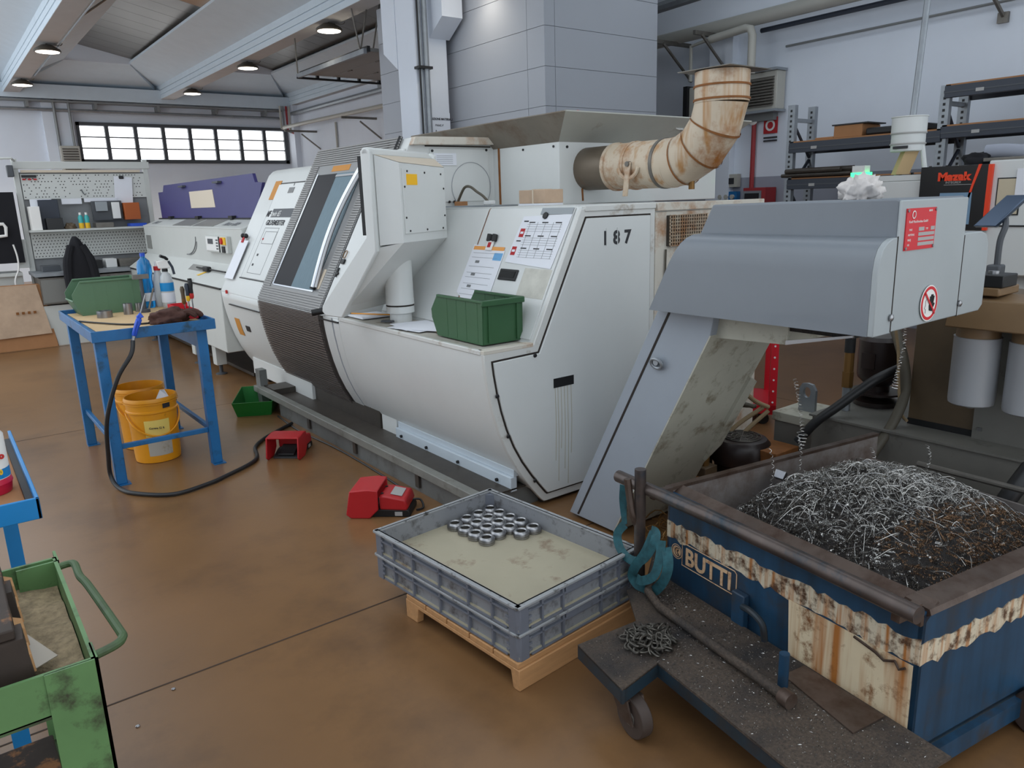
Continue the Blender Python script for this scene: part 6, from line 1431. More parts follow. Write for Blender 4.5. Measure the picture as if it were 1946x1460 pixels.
# ================================================================== workbench with pegboards
WB = thing('workbench', 'pale workbench with two perforated boards and a shelf against the far side', 'workbench', (1.8, 11.7, 0))
Yb = 11.5
for x in (1.0, 2.50):
    mb().box(x, x + .06, Yb, Yb + .06, 0, 2.28).build('post', 'bench_grey', WB, bevel=.004)
mb().box(1.0, 2.58, Yb - .01, Yb + .03, 2.16, 2.25).build('top_rail', 'bench_grey', WB, bevel=.004)
mb().tube([(.4, Yb - .3, 2.25), (.98, Yb - .3, 2.27), (1.03, Yb, 2.26)], .014, 6).build('lamp_arm', 'bench_grey', WB)
mb().box(.93, 1.0, Yb - .12, Yb - .02, 2.06, 2.2).build('arm_bracket', 'frame_dark', WB, bevel=.01)
mb().box(1.08, 2.45, Yb - .03, Yb, 2.115, 2.145).build('light_bar', 'tan_light', WB, smooth=0)
for (z0, z1, nm) in ((1.79, 2.10, 'a'), (1.05, 1.375, 'b')):
    pbd = mb().box(1.07, 2.50, Yb, Yb + .02, z0, z1).build('pegboard', 'peg', WB, smooth=0)
    hm = mb(); nx = 38; nz = int((z1 - z0) / .038)
    for i in range(nx):
        for j in range(nz):
            if nm == 'a' and random.random() < .45: continue
            x = 1.09 + i * .0365 + (.018 if j % 2 else 0); z_ = z0 + .025 + j * .038
            hm.add([(x + .0075 * math.cos(a), Yb - .0008, z_ + .0075 * math.sin(a)) for a in [2 * PI * k / 6 for k in range(6)]], [(0, 1, 2, 3, 4, 5)])
    hm.build('holes', 'peg_hole', pbd, smooth=0, kind='stuff')
mb().box(1.05, 2.55, Yb - .28, Yb + .02, 1.385, 1.41).build('shelf', 'bench_grey', WB, smooth=0)
mb().box(.98, 2.58, Yb - .65, Yb + .05, .86, .90).build('worktop', 'galv', WB, smooth=0)
mb().box(1.02, 2.55, Yb - .63, Yb, .52, .84).build('drawer_box', 'steel_dull', WB, smooth=0)
for i in range(2): mb().box(1.03 + .77 * i, 1.76 + .77 * i, Yb - .64, Yb - .63, .54, .82).build('drawer', 'feeder_win', WB, smooth=0)
mb().box(1.02, 2.55, Yb - .6, Yb, .0, .5).build('lower_cabinet', 'bench_grey', WB, smooth=0)
mb().box(.88, 1.0, Yb - .05, Yb + .05, .95, 1.3).build('socket_column', 'bench_grey', WB, bevel=.005)
mb().tube([(1.72, Yb - .01, 1.90), (1.73, Yb - .03, 1.86), (1.75, Yb - .03, 1.83), (1.765, Yb - .03, 1.85)], .006, 6).build('hook', 'frame_dark', WB)
def item(name, lab, cat, box, mat, bv=.004): return tag(mb().box(*box).build(name, mat, bevel=bv), lab, cat)
ys0, ys1 = Yb - .25, Yb - .02
item('white_case', 'tall white case standing at the left end of the workbench shelf', 'case', (1.08, 1.19, ys0, ys1, 1.41, 1.70), 'sign_white')
item('dark_box', 'black picture box beside the white case on the workbench shelf', 'box', (1.24, 1.42, ys0 - .02, ys1, 1.41, 1.55), 'mazak_black')
item('dark_case', 'tall dark case behind the picture box on the workbench shelf', 'case', (1.20, 1.42, ys1 - .06, ys1, 1.41, 1.78), 'shelf_blue')
item('grey_carton', 'low grey carton with a red mark in the middle of the workbench shelf', 'box', (1.79, 2.0, ys0, ys1, 1.41, 1.475), 'steel_dull')
item('orange_carton', 'orange brown box at the right end of the workbench shelf', 'box', (2.17, 2.36, ys0 + .1, ys1, 1.50, 1.72), 'orange_box')
item('blue_case', 'flat blue case at the right end of the workbench shelf', 'case', (2.2, 2.40, ys0, ys1, 1.41, 1.45), 'blue_plastic')
item('shelf_board', 'dark divided rack behind the grey carton on the workbench shelf', 'rack', (1.80, 2.16, ys1 - .05, ys1, 1.50, 1.75), 'frame_dark')
item('grey_clipboard', 'pale grey clipboard leaning in the dark rack of the workbench', 'clipboard', (1.84, 1.98, ys1 - .09, ys1 - .06, 1.62, 1.74), 'skin_magnet')
item('white_rack_box', 'small white box standing in the dark rack of the workbench', 'box', (2.03, 2.12, ys1 - .12, ys1 - .06, 1.52, 1.73), 'letter_white')
for i, (x, c1) in enumerate(((1.63, 'teal'), (1.70, 'teal'))):
    e = thing('spray_bottle', ('left', 'right')[i] + ' one of two small teal and yellow bottles on the workbench shelf', 'bottle', (x, ys0 + .05, 1.41), 'small bottles on the shelf')
    mb().lathe((x, ys0 + .05, 1.41), [(.028, 0), (.03, .01), (.03, .07)], 14).build('base', 'yellow_plain', e); mb().lathe((x, ys0 + .05, 1.41), [(.03, .07), (.03, .14), (.014, .17)], 14).build('body', c1, e); mb().lathe((x, ys0 + .05, 1.41), [(.015, .17), (.015, .20)], 12).build('cap', 'sign_white', e)
blob('rope_heap', 'olive heap of cord beside the teal bottles on the workbench shelf', 'cord', (1.50, ys0 + .05, 1.41), (.06, .05, .05), 'tank_brown', 5.2, .6)
tag(mb().box(2.10, 2.32, Yb - .02, Yb - .015, 1.60, 2.06).xf(Matrix.Translation((2.2, 0, 1.8)) @ Matrix.Rotation(R(5), 4, 'Y') @ Matrix.Translation((-2.2, 0, -1.8))).build('pinned_sheets', 'paper', smooth=0), 'long white sheets pinned with a red and black magnet on the upper perforated board', 'papers')
tag(mb().box(2.18, 2.24, Yb - .035, Yb - .02, 2.03, 2.07).build('board_magnet', 'black', bevel=.008), 'black magnet over the long sheets on the upper perforated board', 'magnet')
tag(mb().box(1.08, 1.24, Yb - .02, Yb - .001, 2.055, 2.085).build('magnet_bar', 'black', smooth=0), 'black bar at the top left of the upper perforated board', 'bar')
for i in range(3): tag(mb().box(1.085 + .06 * i, 1.12 + .06 * i, Yb - .02, Yb - .001, 2.025, 2.042).build('red_tag', 'paper_red', smooth=0), ('left', 'middle', 'right')[i] + ' one of three red tags on the upper perforated board', 'tag', 'red tags')
for i, (x0, x1) in enumerate(((1.12, 1.36), (1.47, 1.70), (1.73, 2.12))): tag(mb().box(x0, x1, Yb - .03, Yb - .02, 1.70 + .02 * i, 1.79).build('hanging_paper', 'paper', smooth=0), ('left', 'middle', 'right')[i] + ' one of three white papers under the upper perforated board', 'paper', 'papers under the board')
# coat hanging from the lower board
jk = thing('jacket', 'black jacket hanging in front of the workbench drawers', 'jacket', (1.45, 10.76, .5))
rows = [(1.33, 1.445, .02, .03), (1.29, 1.45, .05, .05), (1.20, 1.45, .09, .07), (1.05, 1.455, .135, .09), (.90, 1.46, .165, .10), (.75, 1.46, .175, .10), (.52, 1.465, .175, .09)]
vs = []; k = 20
for z_, x, rx, ry in rows:
    for i in range(k):
        a = 2 * PI * i / k; f = 1 + .10 * math.sin(a * 5 + z_ * 7); vs.append((x + rx * f * math.cos(a), 10.76 + ry * f * math.sin(a) - .02, z_))
mb().add(vs, [(r_ * k + i, r_ * k + (i + 1) % k, (r_ + 1) * k + (i + 1) % k, (r_ + 1) * k + i) for r_ in range(len(rows) - 1) for i in range(k)] + [tuple(range(k)), tuple(range(len(rows) * k - 1, (len(rows) - 1) * k - 1, -1))]).build('body', 'cloth_black', jk, smooth=60)
for s in (-1, 1): mb().tube(spline([(1.45 + s * .06, 10.70, 1.22), (1.455 + s * .13, 10.68, 1.0), (1.46 + s * .15, 10.67, .60)], 5), [.045] * 4 + [.055] * 4 + [.05] * 3, 10).build('sleeve', 'cloth_black', jk)
mb().box(1.31, 1.34, 10.65, 10.656, .99, 1.05).build('badge', 'letter_white', jk, smooth=0)
# left of the bench: dark cabinet, white desk, cardboard boxes
dk_ = thing('dark_cabinet', 'black cabinet panel left of the workbench', 'cabinet', (.6, 11.5, 0)); mb().box(-.2, .955, 11.4, 11.9, 1.02, 1.88).build('panel', 'cloth_black', dk_, smooth=0); mb().box(-.2, .90, 11.35, 11.9, .86, .90).build('desk_top', 'bench_grey', dk_, smooth=0); mb().box(.55, .90, 11.40, 11.9, .0, .86).build('pedestal', 'bench_grey', dk_, smooth=0)
mb().tube([(.70, 11.36, 1.50), (.79, 11.36, 1.50), (.81, 11.36, 1.46), (.80, 11.36, 1.36), (.70, 11.36, 1.35)], .02, 8).build('white_handle', 'sign_white', dk_)
tag(mb().tube(spline([(.85, 11.3, 1.25), (.87, 11.3, 1.1), (.86, 11.3, .95), (.80, 11.28, .8), (.82, 11.28, .6)], 5), .010, 6).build('white_cable', 'sign_white'), 'white cable hanging beside the black cabinet panel', 'cable')
ck = thing('cardboard_carton', 'large cardboard carton with a pale printed sheet standing on the floor', 'carton', (.5, 11.0, 0))
mb().hexa([(-.4, 10.88, 0), (1.10, 10.88, 0), (1.22, 11.15, 0), (-.4, 11.15, 0)], [(-.4, 10.93, .78), (1.04, 10.95, .765), (1.14, 11.15, .765), (-.4, 11.15, .78)]).build('carton', 'cardboard', ck, smooth=0)
mb().hexa([(-.4, 10.865, .14), (1.06, 10.865, .17), (1.06, 10.872, .17), (-.4, 10.872, .14)], [(-.4, 10.91, .785), (.98, 10.93, .77), (.98, 10.937, .77), (-.4, 10.917, .785)]).build('printed_sheet', 'cardboard_pale', ck, smooth=0)
for x in (.72, .78, .84, .90): mb().box(x, x + .03, 10.868, 10.878, .43, .46).build('print_mark', 'rust', ck, smooth=0)
# ================================================================== shelving on the back wall
SH = thing('pallet_shelving', 'dark blue grey shelving rack along the back wall', 'shelving', (8.2, 4, 0))
def upright(y):
    for x in (8.0, 8.40):
        u = mb().box(x, x + .06, y - .045, y + .045, 0, 2.54).build('upright', 'galv', SH, smooth=0)
        s_ = mb()
        for i in range(44): s_.box(x - .002, x, y - .012, y + .012, .1 + i * .055, .125 + i * .055)
        s_.build('slots', 'black', u, smooth=0, kind='stuff')
    mb().box(8.06, 8.40, y - .02, y + .02, 2.36, 2.40).build('cross_brace', 'galv', SH, smooth=0)
    for i, (za, zb) in enumerate(((2.34, 1.98), (1.62, 1.95), (1.6, 1.2))): mb().tube([(8.06, y, za), (8.40, y, zb)], .018, 6).build('diagonal_brace', 'shelf_blue', SH)
for y in (5.25, 3.60, 1.95): upright(y)
for ya, yb, z0 in ((5.25, 3.60, 2.02), (3.60, 1.95, 2.05), (3.60, 1.95, 2.42), (5.25, 3.60, 1.62)):
    for x in (7.98, 8.44):
        bm_ = mb().box(x, x + .04, yb, ya, z0, z0 + .11).build('beam', 'shelf_blue', SH, bevel=.004)
        if x < 8: mb().box(x - .004, x, yb, ya, z0 + .045, z0 + .055).build('beam_groove', 'frame_dark', bm_, smooth=0); mb().box(x - .005, x, ya - .35, ya - .28, z0 + .03, z0 + .06).build('beam_tag', 'sign_grey', bm_, smooth=0)
    mb().box(8.0, 8.46, yb, ya, z0 + .11, z0 + .125).build('deck', 'cardboard', SH, smooth=0)
cbx = thing('shelf_carton', 'open brown carton with black rods across it on the back wall shelving', 'carton', (8.1, 4.6, 2.145)); mb().box(8.03, 8.4, 4.42, 4.74, 2.146, 2.27).build('carton', 'cardboard', cbx, bevel=.005)
mb().box(8.02, 8.4, 4.36, 4.76, 2.272, 2.285).build('rod_bundle', 'black', cbx, smooth=0)
tag(mb().box(8.02, 8.4, 3.75, 4.38, 2.146, 2.22).build('black_trays', 'black', bevel=.02), 'low black trays beside the brown carton on the back wall shelving', 'tray')
tag(mb().box(8.02, 8.3, 4.74, 4.95, 2.146, 2.165).build('flat_board', 'cardboard', bevel=.002), 'flat brown board left of the carton on the back wall shelving', 'board')
rods = thing('bar_stock', 'bundle of rusty dark bars stacked on the lower shelf of the back wall rack', 'bar stock', (8.1, 5.0, 1.745))
for i in range(14):
    r_ = .02 + .006 * (i % 3); mb().cyl((7.98 + .03 * (i % 7) * 1.9, 5.32 - .05 * (i % 3), 1.768 + .045 * (i // 7) + r_ * .2), (7.98 + .03 * (i % 7) * 1.9, 4.48 + .04 * (i % 4), 1.768 + .045 * (i // 7) + r_ * .2), r_, n=8).build('bar', 'tray_dark', rods)
# ================================================================== second machine tool at the back right
MZ = thing('machining_centre', 'white machining centre with a black and orange panel behind the conveyor', 'machine tool', (6.5, 1.8, 0))
mb().box(5.8, 7.3, -1.0, 3.27, 1.0, 1.65).build('upper_body', 'mazak_white', MZ, bevel=.01); mb().box(5.9, 7.3, -1.0, 2.65, 0, 1.0).build('lower_body', 'mazak_white', MZ, bevel=.01)
mb().box(5.78, 7.3, -1.0, 2.27, 1.0, 1.76).build('door_housing', 'mazak_white', MZ, bevel=.01)
mb().box(5.80, 5.9, 2.72, 3.24, 1.65, 1.69).build('top_step', 'mazak_white', MZ, smooth=0)
bk_ = mb().box(5.76, 5.80, 2.25, 2.705, 1.30, 1.737).build('black_panel', 'mazak_black', MZ, smooth=0)
mb().box(5.755, 5.80, 2.235, 2.262, 1.30, 1.737).build('orange_strip', 'mazak_orange', MZ, smooth=0)
text('maker_name', 'Mazak', .075, frame_mat((5.758, 2.585, 1.640), (0, -1, 0), (0, 0, 1)), 'mazak_orange', bk_, bold=.004, sx=1.12, extrude=.002)
text('model_mark', 'INTEGREX', .022, frame_mat((5.758, 2.53, 1.618), (0, -1, 0), (0, 0, 1)), 'sign_grey', bk_, extrude=.001)
mb().box(5.757, 5.76, 2.36, 2.54, 1.608, 1.611).build('underline', 'sign_grey', bk_, smooth=0)
mb().prism([(2.345, 1.60), (2.305, 1.74), (2.325, 1.74), (2.355, 1.62), (2.40, 1.42), (2.385, 1.42)], 'x', 5.757, 5.76).build('orange_stripe', 'mazak_orange', bk_, smooth=0)
mb().box(5.757, 5.76, 2.35, 2.56, 1.34, 1.555).build('screen', 'screen_blue', bk_, smooth=0)
mb().box(5.775, 5.78, 2.06, 2.205, 1.40, 1.645).build('door_window_frame', 'black', MZ, smooth=0); mb().box(5.772, 5.776, 2.068, 2.197, 1.408, 1.637).build('door_window', 'mazak_beige', MZ, smooth=0)
mb().box(5.772, 5.78, -1, 2.36, 1.325, 1.335).build('joint', 'black', MZ, smooth=0)
tag(mb().box(5.765, 5.769, 1.96, 2.09, 1.52, 1.70).build('door_sheet', 'paper', smooth=0), 'white printed sheet on the door of the machining centre at the right edge', 'paper')
sl = thing('signal_light', 'lit green signal light on the left end of the white machining centre', 'signal light', (5.84, 3.2, 1.65)); mb().box(5.82, 5.9, 3.14, 3.27, 1.651, 1.685).build('base', 'sign_grey', sl); mb().box(5.82, 5.9, 3.14, 3.27, 1.685, 1.725).build('lens', 'led_green', sl); mb().box(5.82, 5.9, 3.16, 3.26, 1.725, 1.775).build('cap', 'letter_white', sl)
mc_ = thing('mist_collector', 'white drum mist collector on a thin post above the machining centre', 'mist collector', (6.05, 2.96, 1.65))
mb().lathe((6.05, 2.96, 0), [(.11, 1.865), (.118, 1.87), (.118, 1.99), (.122, 1.995), (.122, 2.11), (.128, 2.113), (.128, 2.12)], 28).build('drum', 'mazak_white', mc_)
for z_ in (1.915, 1.992): mb().lathe((6.05, 2.96, 0), [(.124, z_), (.126, z_ + .006), (.124, z_ + .012)], 28, False).build('band', 'sign_grey', mc_)
mb().box(5.925, 5.935, 2.90, 3.01, 1.885, 1.905).build('label', 'ink', mc_, smooth=0)
mb().hexa([(5.98, 3.00, 1.70), (6.05, 2.93, 1.70), (6.12, 3.0, 1.70), (6.05, 3.07, 1.70)], [(5.98, 2.94, 1.865), (6.05, 2.87, 1.865), (6.12, 2.94, 1.865), (6.05, 3.01, 1.865)]).build('funnel', 'cardboard_tan', mc_, smooth=0)
mb().cyl((6.05, 2.80, 1.65), (6.05, 2.85, 1.90), .018, n=10).build('post', 'mazak_white', mc_)
tag(mb().cyl((6.05, 2.94, 2.12), (6.25, 2.94, 4.6), .022, n=10).build('hanging_pipe', 'galv'), 'thin bright pipe rising from the white drum to the roof', 'pipe')
hold = thing('tool_holder_row', 'dark tool holders in a row on top of the machining centre', 'tool rack', (6.2, 2.8, 1.65))
for i, (y, h_) in enumerate(((3.05, .10), (3.02, .07), (2.93, .06), (2.84, .08), (2.80, .10), (2.76, .09), (2.72, .10), (2.68, .10), (2.64, .09), (2.60, .10))):
    mb().lathe((6.1, y, 1.651), [(.018, 0), (.02, .01), (.02, h_ * .5), (.012, h_ * .55), (.010, h_)], 12).build('holder', 'black' if i % 3 else 'steel', hold)
tag(mb().tube(spline([(6.1, 2.42, 1.83), (6.1, 2.30, 1.83), (6.1, 2.1, 1.81), (6.1, 1.6, 1.80)], 4), .05, 12).build('rolled_cover', 'dado'), 'grey rolled cover lying on top of the machining centre', 'cover')
blob('black_bag', 'black bag beside the grey rolled cover on the machining centre', 'bag', (6.05, 2.46, 1.745), (.06, .09, .06), 'cloth_black', 2.2)
tag(mb().box(6.0, 6.3, 1.7, 2.4, 1.761, 1.785).build('grey_tray', 'steel_dull', bevel=.004), 'grey tray under the rolled cover on the machining centre', 'tray')
mn = thing('monitor', 'tilted shiny monitor on an arm between the conveyor head and the machining centre', 'monitor', (4.6, 1.75, 1.1))
mb().hexa([(4.56, 1.84, 1.385), (4.56, 1.73, 1.385), (4.60, 1.73, 1.375), (4.60, 1.84, 1.375)], [(4.72, 1.75, 1.545), (4.72, 1.64, 1.545), (4.76, 1.64, 1.535), (4.76, 1.75, 1.535)]).build('display', 'screen_dark', mn, bevel=.006)
mb().tube(spline([(4.66, 1.72, 1.43), (4.62, 1.70, 1.38), (4.60, 1.71, 1.30), (4.60, 1.71, 1.15)], 5), .016, 8).build('arm', 'frame_dark', mn); mb().box(4.56, 4.64, 1.68, 1.75, 1.10, 1.18).build('arm_joint', 'frame_dark', mn, bevel=.01); mb().cyl((4.6, 1.71, 0.5), (4.6, 1.71, 1.12), .02, n=10).build('stand', 'frame_dark', mn)
mb().box(4.3, 4.9, 1.55, 1.85, 0.0, .5).build('stand_base', 'frame_dark', mn, bevel=.02)
# ================================================================== coolant tank, filters, pump behind the skip
CT = thing('coolant_tank', 'long grey coolant tank with an upright brown panel behind the skip', 'coolant tank', (4.0, 1.4, 0))
mb().box(3.45, 4.25, .2, 2.05, 0, .485).build('tank', 'tank_grey', CT, bevel=.004); mb().box(3.435, 4.26, .2, 2.06, .485, .495).build('tank_lid', 'tank_grey', CT, smooth=0)
mb().box(3.62, 4.25, .2, 1.655, .50, 1.10).build('upright_panel', 'tank_brown', CT, bevel=.004); mb().box(3.60, 3.62, .2, 1.36, .46, 1.10).build('front_panel', 'tank_grey', CT, smooth=0)
mb().box(3.618, 3.622, 1.36, 1.655, .495, .525).build('slot', 'black', CT, smooth=0)
mb().box(3.595, 3.60, 1.32, 1.34, .535, .55).build('lock', 'steel', CT, smooth=0)
ff = thing('filter_unit', 'pair of pale cylindrical filters hanging from a brown head right of the conveyor', 'filter unit', (3.45, 1.3, .7))
mb().prism([(3.30, 1.035), (3.62, 1.035), (3.62, 1.14), (3.50, 1.165), (3.34, 1.15)], 'y', .6, 1.40).build('head', 'filter_head', ff, bevel=.006)
mb().box(3.36, 3.56, 1.23, 1.33, 1.165, 1.20).build('clamp_plate', 'filter_head', ff, bevel=.006); mb().box(3.36, 3.5, 1.22, 1.36, 1.20, 1.25).build('valve_block', 'black', ff, bevel=.004); mb().cyl((3.42, 1.28, 1.25), (3.42, 1.28, 1.262), .02, n=10).build('valve_nut', 'steel', ff)
for y in (1.31, 1.10):
    c_ = mb().lathe((3.42, y, 0), [(.078, .70), (.086, .705), (.088, .72), (.088, .985), (.090, .99)], 32).build('filter_bowl', 'filter_white', ff)
    mb().lathe((3.42, y, 0), [(.082, .99), (.082, 1.035)], 28, False).build('collar', 'filter_head', c_); mb().cyl((3.42, y, .682), (3.42, y, .70), .018, n=8).build('drain_nut', 'steel', c_)
pm = thing('coolant_pump', 'dark upright coolant pump motor under the conveyor head', 'pump', (3.85, 1.95, .49))
mb().lathe((3.85, 1.93, 0), [(.11, .497), (.11, .52), (.06, .54), (.06, .60), (.10, .64), (.105, .66), (.105, .84), (.09, .86)], 24).build('motor', 'motor_dark', pm); mb().box(3.74, 3.78, 1.9, 1.97, .70, .78).build('terminal_box', 'motor_dark', pm); mb().lathe((3.85, 1.93, 0), [(.13, .56), (.13, .57)], 24).build('flange', 'motor_dark', pm)
vp = thing('valve_pipe', 'vertical brass valve pipe beside the dark coolant pump', 'pipe', (3.6, 1.98, .47))
mb().cyl((3.62, 1.97, .496), (3.62, 1.97, .66), .022, n=12).build('pipe', 'galv', vp); mb().cyl((3.62, 1.97, .62), (3.62, 1.97, .70), .028, n=8).build('nut', 'brass', vp); mb().cyl((3.62, 1.97, .70), (3.62, 1.97, .80), .024, n=10).build('valve', 'brass', vp); mb().cyl((3.62, 1.97, .80), (3.62, 1.97, .96), .026, n=12).build('hose_tail', 'black_rubber', vp)
tag(mb().tube(spline([(3.72, 1.80, .92), (3.62, 1.70, .80), (3.58, 1.66, .66), (3.50, 1.665, .52), (3.38, 1.70, .36), (3.32, 1.72, .2)], 8), .024, 12).build('coolant_hose', 'hose_grey'), 'thick grey coolant hose curving down beside the brown panel', 'hose')
tag(mb().tube(spline([(3.70, 1.75, .74), (3.58, 1.82, .68), (3.46, 1.93, .55), (3.40, 2.0, .47), (3.36, 2.07, .36)], 8), .024, 12).build('coolant_hose', 'hose_black'), 'dark hose slanting across in front of the coolant pump', 'hose')
tag(mb().tube(spline([(3.56, 1.70, 1.14), (3.55, 1.72, 1.0), (3.56, 1.70, .85), (3.55, 1.68, .70), (3.56, 1.66, .56), (3.54, 1.62, .53)], 6), .007, 6).build('thin_cable', 'cable_tan'), 'thin tan cable hanging below the conveyor head', 'cable')
ey_ = thing('lifting_plate', 'steel lifting plate with a round eye on the tank end', 'lifting plate', (3.6, 2.2, .32))
mb().box(3.50, 3.80, 2.06, 2.30, 0, .40).build('tank_end', 'tank_grey', ey_, bevel=.004); mb().box(3.49, 3.80, 2.05, 2.31, .40, .45).build('cover', 'conv_under', ey_, bevel=.004)
o_ = mb(); kq = 20; vs = []
out = [(2.13, .45), (2.13, .57), (2.15, .60), (2.18, .605), (2.21, .60), (2.225, .57), (2.225, .45)]
inn = [(2.18 + .022 * math.cos(a), .555 + .03 * math.sin(a)) for a in [2 * PI * i / 14 for i in range(14)]]
lp = bmesh.new()
ov = [lp.verts.new((3.60, y, z_)) for y, z_ in out]; iv = [lp.verts.new((3.60, y, z_)) for y, z_ in inn]
es = [lp.edges.new((ov[i], ov[(i + 1) % len(ov)])) for i in range(len(ov))] + [lp.edges.new((iv[i], iv[(i + 1) % 14])) for i in range(14)]
bmesh.ops.triangle_fill(lp, edges=es, use_beauty=True)
r_ = bmesh.ops.extrude_face_region(lp, geom=lp.faces[:]); bmesh.ops.translate(lp, verts=[v for v in r_['geom'] if isinstance(v, bmesh.types.BMVert)], vec=(.02, 0, 0)); bmesh.ops.recalc_face_normals(lp, faces=lp.faces)
me = bpy.data.meshes.new('eye_plate'); lp.to_mesh(me); lp.free(); me.materials.append(MATS['galv']); o = bpy.data.objects.new('eye_plate', me); COL.objects.link(o); attach(o, ey_)
item('oily_block', 'rusty brown block on the floor in front of the lifting plate', 'block', (3.26, 3.46, 2.12, 2.30, .0, .30), 'rust', .004)
mt_ = thing('electric_motor', 'dark round electric motor with a fan grille behind the skip', 'motor', (3.34, 2.34, 0))
mb().lathe((3.30, 2.36, 0), [(.14, .0), (.14, .19), (.15, .20), (.155, .24), (.15, .30), (.13, .325), (.10, .333)], 32).build('housing', 'motor_dark', mt_)
gg = mb()
for r_ in (.03, .055, .08, .10): gg.tube([(3.30 + r_ * math.cos(a), 2.36 + r_ * math.sin(a), .336) for a in [2 * PI * i / 24 for i in range(24)]], .003, 4, closed=True)
for i in range(12): a = PI * i / 6; gg.cyl((3.30, 2.36, .336), (3.30 + .10 * math.cos(a), 2.36 + .10 * math.sin(a), .336), .0025, n=4)
gg.build('fan_grille', 'steel_dull', mt_, kind='stuff')
fb = thing('fitting_block', 'brass fittings on a valve block beside the round motor', 'fitting', (3.05, 2.4, 0)); mb().box(3.0, 3.10, 2.36, 2.46, 0, .22).build('block', 'tank_brown', fb, bevel=.004); mb().cyl((3.05, 2.41, .22), (3.05, 2.41, .30), .03, n=8).build('nut', 'brass', fb); mb().cyl((3.05, 2.41, .30), (3.05, 2.41, .33), .022, n=8).build('plug', 'brass', fb)
for i, pts in enumerate(([(2.94, 2.10, 1.0), (3.05, 2.2, .85), (3.3, 2.45, .55), (3.45, 2.4, .46)], [(2.95, 2.14, 1.0), (3.10, 2.3, .80), (3.35, 2.5, .5), (3.5, 2.42, .45)], [(2.98, 2.2, .95), (3.2, 2.35, .68), (3.4, 2.38, .52), (3.50, 2.34, .46)], [(3.48, 2.36, .46), (3.35, 2.45, .35), (3.25, 2.5, .22), (3.2, 2.55, .05)], [(3.50, 2.34, .44), (3.38, 2.40, .33), (3.30, 2.45, .2), (3.26, 2.5, .05)])):
    tag(mb().tube(spline(pts, 6), .012, 8).build('grey_cable', 'cable_tan' if i > 1 else 'hose_grey'), ('topmost grey cable sloping down from the conveyor', 'second grey cable sloping down from the conveyor', 'lowest tan cable sloping down from the conveyor', 'outer tan cable curving down to the floor by the motor', 'inner tan cable curving down to the floor by the motor')[i], 'cable')
cg = thing('cable_coil', 'coils of tan cable hanging behind the conveyor incline', 'cable', (3.2, 2.6, .4))
for i in range(5):
    r_ = .05 + .012 * i; mb().tube([(3.30 + .02 * i, 2.72 + r_ * math.cos(a), .56 - .05 * i + 1.6 * r_ * math.sin(a)) for a in [2 * PI * k / 20 for k in range(20)]], .006, 6, closed=True).build('coil', 'cable_tan', cg)
mb().box(3.26, 3.34, 2.66, 2.72, .60, .78).build('connector', 'steel_dull', cg, bevel=.004); mb().cyl((3.3, 2.69, .48), (3.3, 2.69, .6), .022, n=8).build('gland', 'galv', cg); mb().cyl((3.32, 2.72, 0), (3.32, 2.72, .62), .012, n=6).build('support_post', 'frame_dark', cg)
item('conveyor_drive', 'dark drive box under the conveyor incline behind the skip', 'drive box', (3.02, 3.22, 2.48, 2.70, .0, .58), 'motor_dark', .01)
item('rusty_bracket_block', 'rusty orange brown block at the foot of the conveyor', 'block', (2.94, 3.12, 2.28, 2.42, .0, .17), 'rust', .01)
# tangle of oily chips on the floor between conveyor and skip
tm = mb(); rnd = random.Random(21)
for i in range(160):
    x, y = rnd.uniform(2.45, 2.98), rnd.uniform(1.90, 2.30); a = rnd.uniform(0, 6); r_ = rnd.uniform(.03, .10); z0 = rnd.uniform(.004, .10)
    tm.tube([(x + r_ * math.cos(a + q * .35), y + r_ * .8 * math.sin(a + q * .35), max(.003, z0 + .02 * math.sin(q))) for q in range(9)], .0025, 4, cap=False)
o = tag(tm.build('chip_tangle', 'brass'), 'tangle of oily wire chips on the floor between conveyor and skip', 'swarf'); o['kind'] = 'stuff'
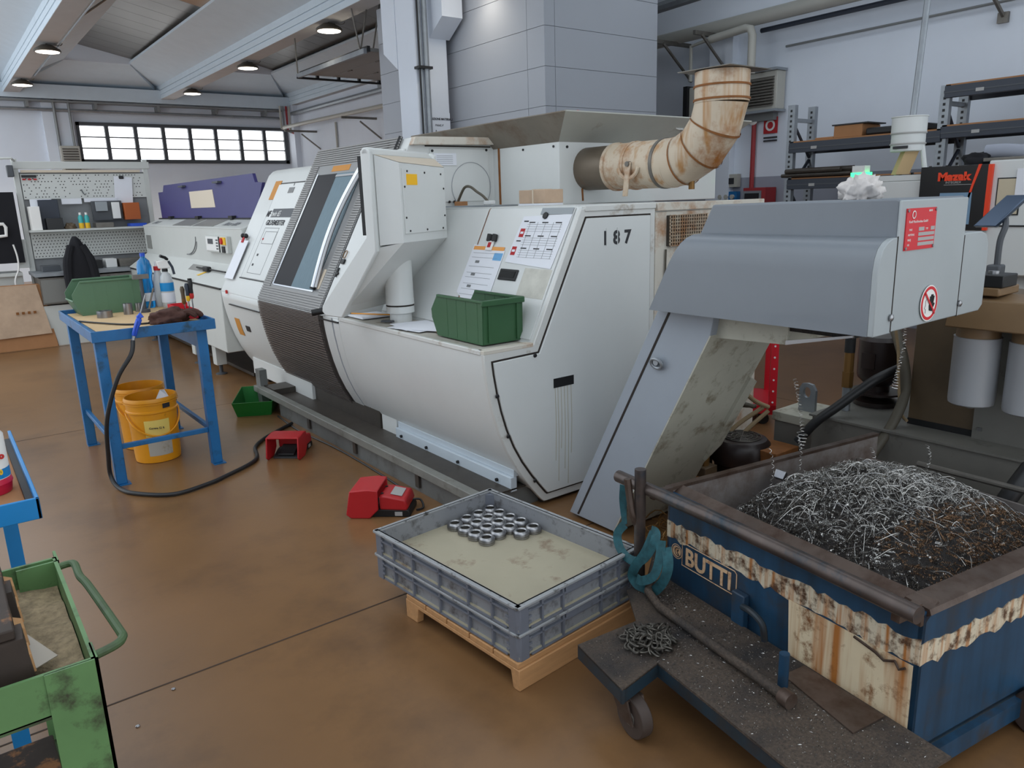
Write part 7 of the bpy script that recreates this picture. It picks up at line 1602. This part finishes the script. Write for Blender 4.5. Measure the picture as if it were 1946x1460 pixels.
# red tool trolley far behind
rc = thing('red_trolley', 'red tool trolley seen through the gap under the conveyor head', 'trolley', (4.6, 3.05, 0))
RC = Matrix.Translation((4.53, 2.97, 0)) @ Matrix.Rotation(math.atan2(.62, .78), 4, 'Z')
for x, y in ((.02, .025), (.48, .025), (.02, .42), (.48, .42)): mb().box(x - .02, x + .02, y - .025, y + .025, .08, .95).xf(RC).build('post', 'red_cart', rc, smooth=0)
for x, y in ((.05, .08), (.45, .08), (.05, .38), (.45, .38)): mb().cyl((x - .015, y, .04), (x + .015, y, .04), .04, n=16).xf(RC).build('caster', 'black', rc)
for z_ in (.085, .90): mb().box(0, .5, 0, .45, z_, z_ + .06).xf(RC).build('shelf', 'red_cart', rc, smooth=0)
for i in range(8): mb().cyl((-.003, .025, .17 + .08 * i), (0, .025, .17 + .08 * i), .007, n=8).xf(RC).build('hole', 'letter_white', rc)

tag(mb().tube(spline([(3.30, 1.02, .52), (3.22, 1.06, .40), (3.20, 1.12, .25), (3.25, 1.2, .05)], 8), .035, 12).build('waste_hose', 'hose_black'), 'thick dark hose curving down at the right edge in front of the tank', 'hose')
cr = thing('corner_pipes', 'bundle of white and red pipes in the corner right of the bright window', 'pipes', (8.7, FY - .4, 3.9))
for i, (x, m_) in enumerate(((8.50, 'pipe_white'), (8.58, 'pipe_grey'), (8.68, 'pipe_red'), (8.76, 'pipe_white'))): mb().tube([(x, FY - .45, 4.35), (x, FY - .45, 3.75 - .03 * i), (x + .2, FY - .45, 3.68 - .03 * i)], .03, 8).build('pipe', m_, cr)
tag(mb().lathe((0, 0, 0), [(.05, -.02), (.08, 0), (.05, .02), (.035, 0), (.05, -.02)], 18, False).xf(frame_mat((8.92, 6.42, 2.54), (0, -1, 0), (0, 0, 1))).build('white_roller', 'sign_white'), 'white round roller at the top of the red fire pipe', 'roller')

mb().box(1.05, 2.52, Yb + .03, Yb + .04, .90, 2.12).build('back_panel', 'bench_back', WB, smooth=0)
for i, (x0, x1, h_, m_, lab) in enumerate(((1.10, 1.30, .07, 'frame_dark', 'dark box at the left end of the worktop under the lower perforated board'), (1.62, 1.78, .10, 'black', 'black case on the worktop right of the jacket'), (1.82, 1.95, .11, 'letter_white', 'white box on the worktop between two dark cases'), (1.98, 2.28, .10, 'steel_dull', 'grey case at the right end of the worktop'))):
    item('worktop_case', lab, 'case', (x0, x1, Yb - .35, Yb - .12, .901, .901 + h_), m_, .004)
tag(mb().box(3.03, 3.11, 2.42, 2.52, 0, .98).build('cable_post', 'black', bevel=.004), 'black upright post behind the conveyor incline carrying the cables', 'post')
